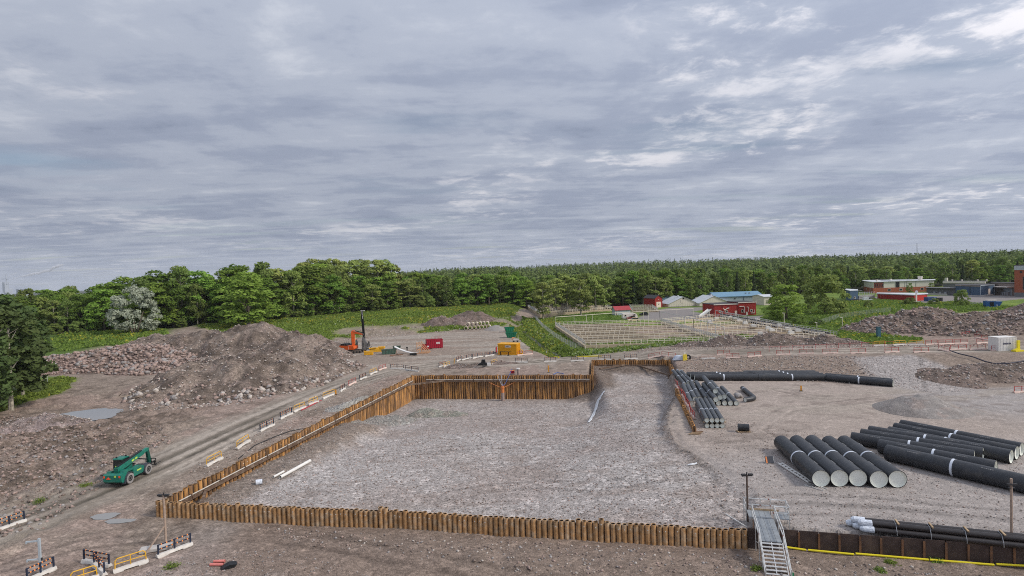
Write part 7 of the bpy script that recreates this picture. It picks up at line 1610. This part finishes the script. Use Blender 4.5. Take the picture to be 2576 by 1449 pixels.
# smoke drifting from the chimney
SMK = bpy.data.materials.new('smoke'); SMK.use_nodes = True; nt = SMK.node_tree; nt.nodes.clear(); o_ = nt.nodes.new('ShaderNodeOutputMaterial'); pv = nt.nodes.new('ShaderNodeVolumePrincipled'); pv.inputs['Color'].default_value = (.95, .95, .97, 1); pv.inputs['Density'].default_value = .06; nt.links.new(pv.outputs[0], o_.inputs['Volume'])
def plume(label, pix, rad):
    pts = [UY(x, y, YF) for x, y in pix]; c = pts[0]; n = 10; vs = []; fs = []
    fine = []
    for i in range(len(pts) - 1):
        for f in (0, .34, .67): fine.append((pts[i].lerp(pts[i + 1], f), rad[i] + (rad[i + 1] - rad[i]) * f))
    fine.append((pts[-1], rad[-1])); rn = random.Random(3)
    for i, (q, r) in enumerate(fine):
        r *= k * rn.uniform(.7, 1.35); off_ = rn.uniform(-.5, .5) * r
        vs += [(q.x - c.x, r * math.cos(6.2832 * j / n), q.z - c.z + off_ + r * math.sin(6.2832 * j / n)) for j in range(n)]
    for i in range(len(fine) - 1): fs += [(i * n + j, i * n + (j + 1) % n, (i + 1) * n + (j + 1) % n, (i + 1) * n + j) for j in range(n)]
    fs += [tuple(range(n))[::-1], tuple(range(len(vs) - n, len(vs)))]
    m = MB(); m.add(vs, fs); o = ob('smoke_plume', m.mesh('smoke_plume', SMK), None, c); tag(o, label, 'smoke', kind='stuff')
plume('white smoke drifting right from the distant power station', [(26, 704), (50, 696), (90, 688), (120, 682), (140, 670), (160, 667)], [1.0, 2.2, 3.0, 3.4, 4.2, 2.0])
plume('short white smoke trail above the distant chimney', [(18, 698), (28, 692), (42, 686)], [.8, 1.6, 1.2])
# ------------------------------------------------------------------ trees
def leaf_mat(name, c1, c2, objvar=.18, trans=.25):
    m = bpy.data.materials.new(name); m.use_nodes = True; nt = m.node_tree; b = nt.nodes['Principled BSDF']; N = nt.nodes.new; L = nt.links.new
    b.inputs['Roughness'].default_value = .75; b.inputs['Specular IOR Level'].default_value = .2
    geo = N('ShaderNodeNewGeometry'); n = N('ShaderNodeTexNoise'); n.inputs['Scale'].default_value = .45; n.inputs['Detail'].default_value = 5; n.inputs['Roughness'].default_value = .7; L(geo.outputs['Position'], n.inputs['Vector'])
    rp = N('ShaderNodeValToRGB'); rp.color_ramp.elements[0].position = .36; rp.color_ramp.elements[1].position = .66; rp.color_ramp.elements[0].color = (*c1, 1); rp.color_ramp.elements[1].color = (*c2, 1); L(n.outputs[0], rp.inputs[0])
    oi = N('ShaderNodeObjectInfo'); mr = N('ShaderNodeMapRange'); mr.inputs[3].default_value = 1 - objvar; mr.inputs[4].default_value = 1 + objvar * 1.3; L(oi.outputs['Random'], mr.inputs[0])
    hs = N('ShaderNodeHueSaturation'); mh = N('ShaderNodeMapRange'); mh.inputs[3].default_value = .485; mh.inputs[4].default_value = .515; ms_ = N('ShaderNodeMath'); ms_.operation = 'FRACT'; mu = N('ShaderNodeMath'); mu.operation = 'MULTIPLY'; mu.inputs[1].default_value = 7.31; L(oi.outputs['Random'], mu.inputs[0]); L(mu.outputs[0], ms_.inputs[0]); L(ms_.outputs[0], mh.inputs[0]); L(mh.outputs[0], hs.inputs['Hue']); L(mr.outputs[0], hs.inputs['Value']); L(rp.outputs[0], hs.inputs['Color'])
    L(hs.outputs[0], b.inputs['Base Color'])
    tr = N('ShaderNodeBsdfTranslucent'); L(hs.outputs[0], tr.inputs[0]); mx = N('ShaderNodeMixShader'); mx.inputs[0].default_value = trans; L(b.outputs[0], mx.inputs[1]); L(tr.outputs[0], mx.inputs[2]); L(mx.outputs[0], nt.nodes['Material Output'].inputs[0])
    MATS[name] = m; return m
LF = {'dec': leaf_mat('leaf_broad', (.110, .190, .026), (.225, .325, .056), .34, .34), 'birch': leaf_mat('leaf_birch', (.140, .200, .045), (.250, .315, .085), .25, .34), 'aspen': leaf_mat('leaf_aspen', (.200, .260, .058), (.320, .370, .105)), 'willow': leaf_mat('leaf_willow', (.30, .33, .24), (.46, .48, .37), .05), 'spruce': leaf_mat('needle_spruce', (.042, .070, .026), (.078, .112, .042), .2, .1), 'far': leaf_mat('leaf_far', (.120, .178, .048), (.195, .258, .074), .0), 'far2': leaf_mat('leaf_far_yellow', (.145, .195, .052), (.220, .270, .078), .0), 'far3': leaf_mat('leaf_far_dark', (.075, .115, .038), (.120, .165, .054), .0)}
BARK = mat('bark_brown', (.13, .105, .08), .9, var=.3, vscale=3); BARKW = mat('bark_pale', (.42, .38, .30), .85, var=.35, vscale=3, col2=(.16, .14, .11))
def quads_on(pts, nrm, size, rng, elong=1.0, droop=0.0):
    n = len(pts); r = rng.normal(size=(n, 3)); t = np.cross(nrm, r); t /= np.linalg.norm(t, axis=1)[:, None] + 1e-9
    if droop: t = t * (1 - droop) + np.array([0, 0, -1.0]) * droop; t /= np.linalg.norm(t, axis=1)[:, None]
    b = np.cross(nrm, t); b /= np.linalg.norm(b, axis=1)[:, None] + 1e-9
    s = size[:, None] if hasattr(size, '__len__') else size
    t = t * s * elong * .5; b = b * s * .5
    V = np.stack([pts - t * 1.1, pts - b * .8 + t * .1, pts + t * 1.0, pts + b * .9 - t * .05], 1)
    return V
def tree_proto(kind, seed):
    rng = np.random.default_rng(seed); rnd = random.Random(seed); lobes = []; tm = MB(); Hh = 20.0
    if kind == 'dec':
        tr = 6.5; tm.cyl((0, 0, -.5), (0, 0, 8), .38, 8, .26)
        for i in range(54):
            z = rnd.uniform(1.6, 18.6); f = (z - 1.6) / 17.0; rad = 4.6 * math.sin(min(1, .25 + f * .95) * math.pi * .93) ** .6 + .4
            a = rnd.uniform(0, 6.28); d = rad * rnd.uniform(.35, 1) ** .5; lobes.append((d * math.cos(a), d * math.sin(a), z, rnd.uniform(1.1, 2.1) * (1.0 if f < .85 else .8), .8))
        lobes.append((0, 0, 18.4, 1.6, .9)); n = 4400; sz = (.40, .80); el = 1.0; dr = 0
        for i in range(6): a = rnd.uniform(0, 6.28); z = rnd.uniform(4, 9); tm.cyl((0, 0, z), (math.cos(a) * 3, math.sin(a) * 3, z + 4), .14, 5, .05)
        bark = BARK
    elif kind == 'birch':
        tm.cyl((0, 0, -.5), (rnd.uniform(-.5, .5), 0, 18), .22, 8, .05)
        for i in range(54):
            z = rnd.uniform(3.5, 19.2); f = (z - 3.5) / 15.7; rad = 2.9 * (math.sin((.18 + .8 * f) * math.pi)) ** .7 + .2; a = rnd.uniform(0, 6.28); d = rad * rnd.uniform(.2, 1) ** .5
            lobes.append((d * math.cos(a), d * math.sin(a), z, rnd.uniform(.6, 1.15), 1.5))
        n = 3000; sz = (.30, .62); el = 1.5; dr = .55; bark = BARKW
        for i in range(7): a = rnd.uniform(0, 6.28); z = rnd.uniform(5, 14); tm.cyl((0, 0, z), (math.cos(a) * 1.9, math.sin(a) * 1.9, z + 2.6), .07, 5, .02)
    elif kind == 'aspen':
        tm.cyl((0, 0, -.5), (.4, 0, 9), .34, 8, .22); tm.cyl((.4, 0, 9), (rnd.uniform(-.6, 1), .3, 18.4), .22, 8, .04)
        for i in range(9):
            a = rnd.uniform(0, 6.28); z = rnd.uniform(5, 15); L_ = rnd.uniform(2.6, 4.4); ex, ey, ez = math.cos(a) * L_, math.sin(a) * L_, z + rnd.uniform(2, 4.2); tm.cyl((.3, 0, z), (ex, ey, ez), .13, 5, .04)
            for j in range(3): f = rnd.uniform(.5, 1.05); lobes.append((ex * f + rnd.uniform(-.7, .7), ey * f + rnd.uniform(-.7, .7), z + (ez - z) * f + rnd.uniform(-.4, .8), rnd.uniform(.85, 1.6), .8))
        for i in range(34):
            z = rnd.uniform(3.5, 19); rad = 3.9 * math.sin((.2 + .75 * (z - 4) / 15) * math.pi) ** .6; a = rnd.uniform(0, 6.28); d = rad * rnd.uniform(.3, 1) ** .5; lobes.append((d * math.cos(a), d * math.sin(a), z, rnd.uniform(.9, 1.6), .8))
        lobes.append((.2, .2, 18.6, 1.3, .9)); n = 4600; sz = (.38, .74); el = 1.0; dr = 0; bark = BARKW
    elif kind == 'willow':
        for s in (-1, 0, 1): tm.cyl((s * .5, 0, -.5), (s * 3.5, rnd.uniform(-1, 1), 9), .4, 8, .15)
        for i in range(90):
            z = rnd.uniform(1.8, 18.3); f = (z - 1.8) / 16.5; rad = 9.0 * math.sqrt(max(.02, 1 - (max(0, f - .22) / .80) ** 2)) * (1 if f > .12 else .8); a = rnd.uniform(0, 6.28); d = rad * rnd.uniform(.4, 1) ** .4
            lobes.append((d * math.cos(a), d * math.sin(a) * .8, z, rnd.uniform(1.0, 1.9), .95))
        n = 8000; sz = (.35, .7); el = 1.5; dr = .25; bark = BARK
    elif kind == 'bush':
        tm.cyl((0, 0, -.3), (0, 0, 8), .4, 6, .1); 
        for i in range(44):
            z = rnd.uniform(1.6, 17.5); f = z / 18; rad = 8.6 * math.sqrt(max(.03, 1 - (abs(f - .38) / .62) ** 2.2)); a = rnd.uniform(0, 6.28); d = rad * rnd.uniform(.35, 1) ** .5; lobes.append((d * math.cos(a), d * math.sin(a), z, rnd.uniform(1.8, 3.0), .85))
        n = 4600; sz = (.6, 1.15); el = 1.0; dr = 0; bark = BARK
    if kind == 'spruce':
        tm.cyl((0, 0, -.5), (0, 0, 19), .26, 7, .03); bark = BARK; pts = []; nr = []; szs = []
        for z in np.arange(1.8, 19.8, .42):
            rad = 2.9 * (1 - (z - 1.0) / 19.2) ** .85 + .12; nb = int(10 + rad * 7)
            for i in range(nb):
                a = rng.uniform(0, 6.28); 
                for f in np.arange(.25, 1.01, .22):
                    d = rad * f * rng.uniform(.8, 1.1); pts.append((d * math.cos(a), d * math.sin(a), z - .42 * d * f + rng.uniform(-.12, .12))); nr.append((math.cos(a) * .5, math.sin(a) * .5, .8)); szs.append(.32 + .25 * rng.uniform())
        pts = np.array(pts); nr = np.array(nr) + rng.normal(size=(len(pts), 3)) * .25; nr /= np.linalg.norm(nr, axis=1)[:, None]; V = quads_on(pts, nr, np.array(szs) * 1.25, rng, 1.3, .2)
    else:
        la = np.array(lobes); vol = la[:, 3] ** 2; pick = rng.choice(len(la), n, p=vol / vol.sum()); d = rng.normal(size=(n, 3)); d /= np.linalg.norm(d, axis=1)[:, None]; d[:, 2] = np.where(d[:, 2] < -.35, -d[:, 2] * .6, d[:, 2]); r = la[pick, 3] * rng.uniform(.72, 1.06, n)
        pts = la[pick, :3] + d * r[:, None] * np.stack([np.ones(n), np.ones(n), la[pick, 4]], 1)
        nr = d + rng.normal(size=(n, 3)) * .38 + np.array([0, 0, .22]); nr /= np.linalg.norm(nr, axis=1)[:, None]; V = quads_on(pts, nr, rng.uniform(sz[0], sz[1], n), rng, el, dr)
    nq = len(V); me = np_mesh('crown', V.reshape(-1, 3), np.arange(nq * 4).reshape(-1, 4), LF[{'bush': 'birch'}.get(kind, kind)])
    return me, tm.mesh('trunk', bark, True)
PRO = {k: [tree_proto(k, 900 + i * 7 + len(k)) for i in range(n)] for k, n in (('dec', 5), ('birch', 4), ('aspen', 3), ('willow', 1), ('spruce', 3), ('bush', 2))}
NAME = {'dec': 'broadleaf_tree', 'birch': 'birch_tree', 'aspen': 'aspen_tree', 'willow': 'willow_tree', 'spruce': 'spruce_tree', 'bush': 'bush'}
def tree(kind, x, y, h, label, group=None, wide=1.0, rng=random, cat=None, i=None, sink=.1):
    cr, tk = PRO[kind][i if i is not None else rng.randrange(len(PRO[kind]))]
    t = thing(NAME[kind], label, cat or ('bush' if kind == 'bush' else 'tree'), (x, y, hz(x, y) - sink), rng.uniform(0, 6.28), group); s = h / 20.0; t.scale = (s * wide, s * wide, s)
    ob('crown', cr, t); ob('trunk', tk, t); return t
rn = random.Random(11)
# forest edge, rows of single trees
def edge_y(x): return float(np.interp(x, EDGE_X, EDGE_Y))
def ftree(px, py, kind, h, wide=1.0, z=2.5, **kw): q = U(px, py, z); return tree(kind, q.x, q.y, h, kw['label'], kw.get('group'), wide, rn, kw.get('cat'))
count = 0; used = []
zones = [(-320, -90, 'dark mixed wood behind the boulder pile on the left'), (-90, 12, 'tall wood behind the grassy bank in the middle'), (12, 150, 'birch wood behind the treatment plant'), (150, 440, 'wood behind the school and workshops on the right')]
KW = {'dec': 'green broadleaf tree', 'birch': 'slender birch', 'aspen': 'tall loose-crowned aspen', 'spruce': 'dark pointed spruce'}
for row in range(5):
    x = -310 + row * 3.3
    while x < 430:
        ey = edge_y(x); y = ey + row * 7.5 + rn.uniform(-2.5, 2.5); sp = 7.0 * (1 + row * .12) * (1.25 if abs(x) > 220 else 1)
        az = x / y
        if abs(az) < .93 and count < 296:
            zi = 0 if x < -90 else 1 if x < 12 else 2 if x < 150 else 3
            k = rn.choices(('dec', 'birch', 'aspen', 'spruce'), [(6, 2.6, .6, 0), (6, 1.6, 1.2, .1), (2.5, 5, 1, .8), (3, 5, .5, .8)][zi])[0]
            h = {0: rn.uniform(20, 26.5), 1: rn.uniform(16, 21), 2: rn.uniform(15, 20.5), 3: rn.uniform(13, 19)}[zi] * (1 if row else .86)
            if zi == 0: h *= .70 + .34 * ss(-.86, -.50, az) 
            if k == 'spruce': h *= 1.02
            tree(k, x, y, float(h), f'{KW[k]} in the {zones[zi][2]}', zones[zi][2] + ', ' + KW[k], rn.uniform(1.25, 1.75) if k != 'spruce' else 1.0, rn); count += 1
        x += sp * rn.uniform(.75, 1.25)
print('forest trees', count)
# the tall aspen stand rising over the wood
for i, px in enumerate((752, 770, 790, 812, 835, 858, 885, 905, 925, 948, 968, 985)):
    q = UY(px, 700, 322 + (i % 3) * 6); tree('aspen', q.x, q.y, (27, 29, 30, 29.5, 30.5, 29, 28.5, 29.5, 30, 29.5, 29, 26)[i], 'tall aspen of the stand that rises above the wood in the middle', 'tall aspen stand', 1.15, rn)
# big single trees
DKB = leaf_mat('leaf_birch_shaded', (.055, .085, .026), (.100, .140, .042), .1)  # birch leaf colour darkened to paint in the shaded side of the trees
q = U(340, 852, 2.0); tree('willow', q.x, q.y, 19.5, 'large silvery willow standing before the dark wood on the left', None, 1.02, rn)
q = U(620, 832, 2.6); tree('dec', q.x + 2, q.y - 2, 22, 'large dark rounded broadleaf tree just right of the big soil mound', None, 1.9, rn, i=1)
for i, (px, py, h, w_) in enumerate(((28, 1035, 19.0, 2.1), (-15, 1020, 21, 2.2), (58, 1000, 15.0, 1.9), (-40, 1062, 16, 2.1), (8, 1005, 20, 2.3), (36, 975, 19, 2.2))):
    q = U(px, py, 1.2); tb = tree('birch', q.x, q.y, h, ['near birch with hanging twigs at the left edge, frontmost', 'tall near birch cut by the left edge', 'shorter birch right of the near birches at the left edge', 'lowest near birch cut by the left edge', 'broad near birch behind the frontmost one at the left edge', 'rearmost of the near birches at the left edge'][i], 'near birches at the left edge', w_, rn)
    for ch in tb.children:
        if ch.name.startswith('crown'): ch.material_slots[0].link = 'OBJECT'; ch.material_slots[0].material = DKB
for i, (px, py, h) in enumerate(((1366, 798, 17.5), (1400, 782, 18.5), (1428, 779, 19.5), (1462, 790, 17.5), (1474, 780, 20.0), (1500, 781, 18.5), (1520, 779, 17.0), (1390, 777, 17), (1446, 775, 19.5))):
    q = U(px, py, 2.9); tree('aspen', q.x, q.y, h, ['lone leaning aspen at the left of the grove by the basins'] [0] if i == 0 else 'light green aspen of the grove between the two basins', 'aspen grove by the basins' if i else None, 1.45, rn)
for px, py, h, w_, k, lab in ((2075, 788, 16.5, 1.12, 'bush', 'broad dense green tree on the lawn at right'), (1978, 802, 13.5, 1.9, 'dec', 'bright green rounded tree right of the red flat building'), (1955, 790, 14, .9, 'aspen', 'thin tree behind the bright green rounded one'), (2420, 774, 7.2, .85, 'bush', 'round green bush in front of the workshops'), (2288, 737, 6.0, 1.2, 'dec', 'small tree before the left part of the school block'), (2343, 740, 6.5, 1.2, 'dec', 'small tree before the right part of the school block'), (2185, 775, 3.2, 1.3, 'bush', 'low bush beside the rubble mound, left one'), (2290, 770, 3.4, 1.8, 'bush', 'wide low bush behind the rubble mound'), (2350, 771, 3.0, 1.5, 'bush', 'low bush behind the rubble peak'),
                              (2010, 812, 3.6, 1.4, 'bush', 'yellowish shrub below the bright green tree'), (2055, 815, 3.0, 1.8, 'bush', 'spreading shrub in the grass right of the basins')):
    q = U(px, py, 3.4); tree(k, q.x, q.y, h, lab, None, w_, rn)
for i in range(30):
    px = rn.uniform(640, 1180); q = UY(px, 800, 300); q.y = edge_y(q.x) - rn.uniform(1, 7); tree('bush', q.x, q.y, rn.uniform(3.5, 8), 'shrub at the foot of the wood above the grassy bank', 'shrubs at the wood edge', rn.uniform(.8, 1.2), rn)
for i in range(26):
    px = rn.uniform(40, 640); q = UY(px, 800, 232); q.y = edge_y(q.x) - rn.uniform(0, 6); tree('bush', q.x, q.y, rn.uniform(3, 7), 'shrub along the foot of the dark wood on the left', 'shrubs before the left wood', rn.uniform(.9, 1.3), rn)
# ------------------------------------------------------------------ far forest: one mass
def far_forest():
    rng = np.random.default_rng(5); n = 15000
    az = rng.uniform(-.98, 1.02, n); yy = 345 * (2300 / 345) ** (rng.uniform(0, 1, n) ** .80); x = az * yy
    ey = np.interp(x, EDGE_X, EDGE_Y) + 34
    k = (yy > ey) & ((az > -.46) | (yy < 420)); x = x[k]; yy = yy[k]; az = az[k]; n = len(x); z = land(x, yy)
    con = rng.uniform(0, 1, n) < (.07 + .30 * ss(900, 1700, yy)); h = np.where(con, rng.uniform(13, 22, n), rng.uniform(9, 19, n)) * np.where(az < -.3, .9, 1)
    nl = 34; Vs = []; Cs = []
    rad = np.where(con, rng.uniform(2.0, 3.0, n), rng.uniform(2.6, 5.6, n))
    a = rng.uniform(0, 6.28, (n, nl)); f = rng.uniform(0, 1, (n, nl)) ** .8
    rr_ = np.where(con[:, None], (1 - f) * 1.0 + .04, np.sqrt(np.clip(1 - ((f - .42) / .60) ** 2, .03, 1))) * rad[:, None] * rng.uniform(.65, 1.08, (n, nl))
    px = x[:, None] + rr_ * np.cos(a); py = yy[:, None] + rr_ * np.sin(a); pz = z[:, None] + h[:, None] * (.18 + .82 * f)
    pts = np.stack([px, py, pz], 2).reshape(-1, 3); nr = np.stack([np.cos(a), np.sin(a), .3 + .9 * f], 2).reshape(-1, 3) + rng.normal(size=(n * nl, 3)) * .3; nr /= np.linalg.norm(nr, axis=1)[:, None]
    size = (rng.uniform(1.2, 2.5, (n, nl)) * np.where(con, .8, 1.05)[:, None]).ravel()
    V = quads_on(pts, nr, size, rng, 1.15)
    shade = rng.choice(3, n, p=(.5, .25, .25)); mi = np.repeat(np.where(con, 3, shade), nl)
    me = np_mesh('forest', V.reshape(-1, 3), np.arange(len(V) * 4).reshape(-1, 4), [LF['far'], LF['far2'], LF['far3'], LF['spruce']], matidx=mi); o = ob('distant_forest', me); tag(o, 'distant mixed forest rising to the wooded ridge on the horizon', 'forest', kind='stuff'); print('far trees', n)
far_forest()
# ------------------------------------------------------------------ grass and weeds
GR = [leaf_mat('grass_a', (.150, .235, .038), (.250, .335, .062), 0, .35), leaf_mat('grass_b', (.105, .165, .034), (.165, .235, .048), 0, .35), leaf_mat('weed_yellow', (.36, .34, .035), (.52, .46, .06), 0, .3), leaf_mat('weed_white', (.30, .36, .19), (.44, .48, .30), 0, .3)]
def grass(name, label, poly, n, s0, s1, seed, mix=(5, 3, .5, 0), keep=None):
    rng = np.random.default_rng(seed); xs = [p[0] for p in poly]; ys = [p[1] for p in poly]; x = rng.uniform(min(xs), max(xs), n * 5); y = rng.uniform(min(ys), max(ys), n * 5)
    k = inpoly(x, y, poly) & (grass_mask(x, y) > .45 + .3 * rng.uniform(0, 1, len(x)))
    if keep is not None: k &= keep(x, y)
    x, y = x[k][:n], y[k][:n]; n = len(x); s = rng.uniform(s0, s1, n); clump = fbm(x * .3, y * .3, seed, 3); s *= .55 + .9 * clump
    pts = np.stack([x, y, land(x, y) + s * .35], 1); nr = rng.normal(size=(n, 3)) * .7 + np.array([0, -.45, .5]); nr /= np.linalg.norm(nr, axis=1)[:, None]
    V = quads_on(pts, nr, s, rng, 1.7, .35); pm = np.array(mix, float); pm /= pm.sum(); mi = rng.choice(4, n, p=pm); patch = fbm(x * .08, y * .08, seed + 5, 3); mi = np.where((mi == 2) & (patch < .5), 0, mi)
    me = np_mesh(name, V.reshape(-1, 3), np.arange(n * 4).reshape(-1, 4), GR, matidx=mi); o = ob(name, me); tag(o, label, 'grass', kind='stuff')
grass('bank_grass', 'tall green grass with yellow weeds on the bank behind the drill pad', GRASSP['bank'], 88000, .22, .70, 71, (5, 3, 1.6, .1), keep=lambda x, y: (np.abs(x / y) < .95))
grass('left_grass', 'green weeds by the wire fence at the left edge', GRASSP['leftpatch'], 11000, .22, .6, 72, (5, 3, .2, 0), keep=lambda x, y: x > -112)
grass('strip_grass', 'strip of green and yellow weeds before the left wood', GRASSP['leftstrip'], 9000, .35, .95, 73, (4, 3, 1.0, 0))
grass('ditch_grass', 'lush weeds on the left bank of the ditch', GRASSP['ditchL'], 7000, .28, .8, 74, (5, 2, 1.0, .2))
grass('ditch_grass', 'lush weeds on the right bank of the ditch', GRASSP['ditchR'], 14000, .28, .85, 75, (5, 2, 1.2, .3))
grass('verge_grass', 'flowering weeds along the front of the wide basin', GRASSP['front'], 12000, .28, .8, 76, (5, 2, .2, 2.2))
grass('lawn_grass', 'mown lawn around the aspen grove', GRASSP['lawn'], 7000, .2, .45, 77, (5, 4, 0, 0))
grass('east_grass', 'rough grass and yellow weeds right of the basins', GRASSP['east'], 42000, .28, .8, 78, (5, 3, 1.0, .1))
grass('east_lawn', 'lawn right of the red flat building', GRASSP['eastlawn'], 2500, .2, .5, 79, (5, 4, 0, 0))
# a few weeds on the bare ground
WEED = []
for i, (px, py, s) in enumerate(((432, 1428, 1.0), (100, 1262, 1.2), (215, 1222, 1.0), (2240, 1417, .7), (2355, 1412, .8), (2215, 1437, .6), (1905, 1432, .6))):
    q = G(px, py, .3); rng = np.random.default_rng(i); s *= .75; n = 300; pts = rng.normal(size=(n, 3)) * np.array([.42, .42, .13]) * s + np.array([0, 0, .16 * s]); nr = rng.normal(size=(n, 3)) * .5 + np.array([0, 0, .8]); nr /= np.linalg.norm(nr, axis=1)[:, None]
    me = np_mesh('weed', quads_on(pts, nr, rng.uniform(.06, .13, n), rng, 1.8).reshape(-1, 3), np.arange(n * 4).reshape(-1, 4), GR, matidx=rng.choice(2, n)); o = ob('weed_clump', me, None, q)
    o['kind'] = 'stuff'; tag(o, ['green weed clump below the concrete barrier near the light pole', 'green weed clump in the stones at far left', 'small weed clump behind the telehandler', 'weed clump below the retaining wall, left of three', 'weed clump below the retaining wall, rightmost', 'weed clump below the retaining wall, lowest', 'weed tuft just left of the scaffold stair'][i], 'weeds')
# branches stuck in the foot of the soil mound
STK = mat('dead_wood', (.30, .24, .18), .9, var=.3)
t = thing('branch_pile', 'tangle of dead branches at the left foot of the big soil mound', 'branches', G(345, 1008, 1.6)); rb = random.Random(6)
for i in range(22):
    a = Vector((rb.uniform(-3.5, 4), rb.uniform(-1, 2), rb.uniform(.1, 1.2))); d = Vector((rb.uniform(-1, 1), rb.uniform(-.5, .5), rb.uniform(-.1, .5))).normalized() * rb.uniform(1.2, 3); m = MB(); m.cyl(a, a + d, .09, 5, .03); part('branch', m, STK, t)

# ------------------------------------------------------------------ thin evening haze over the country
hm = bpy.data.materials.new('haze_air'); hm.use_nodes = True; nt = hm.node_tree; nt.nodes.clear(); o_ = nt.nodes.new('ShaderNodeOutputMaterial'); pv = nt.nodes.new('ShaderNodeVolumePrincipled'); pv.inputs['Color'].default_value = (.86, .90, .97, 1); pv.inputs['Density'].default_value = .000045; nt.links.new(pv.outputs[0], o_.inputs['Volume'])
zlow = float(gz.min()) - 1.2
m = MB(); m.box((0, 4500, (zlow + 130) / 2), (12200, 9200, 130 - zlow)); o = ob('haze', m.mesh('haze', hm)); o['kind'] = 'stuff'; tag(o, 'thin pale haze in the air over the whole site', 'haze')
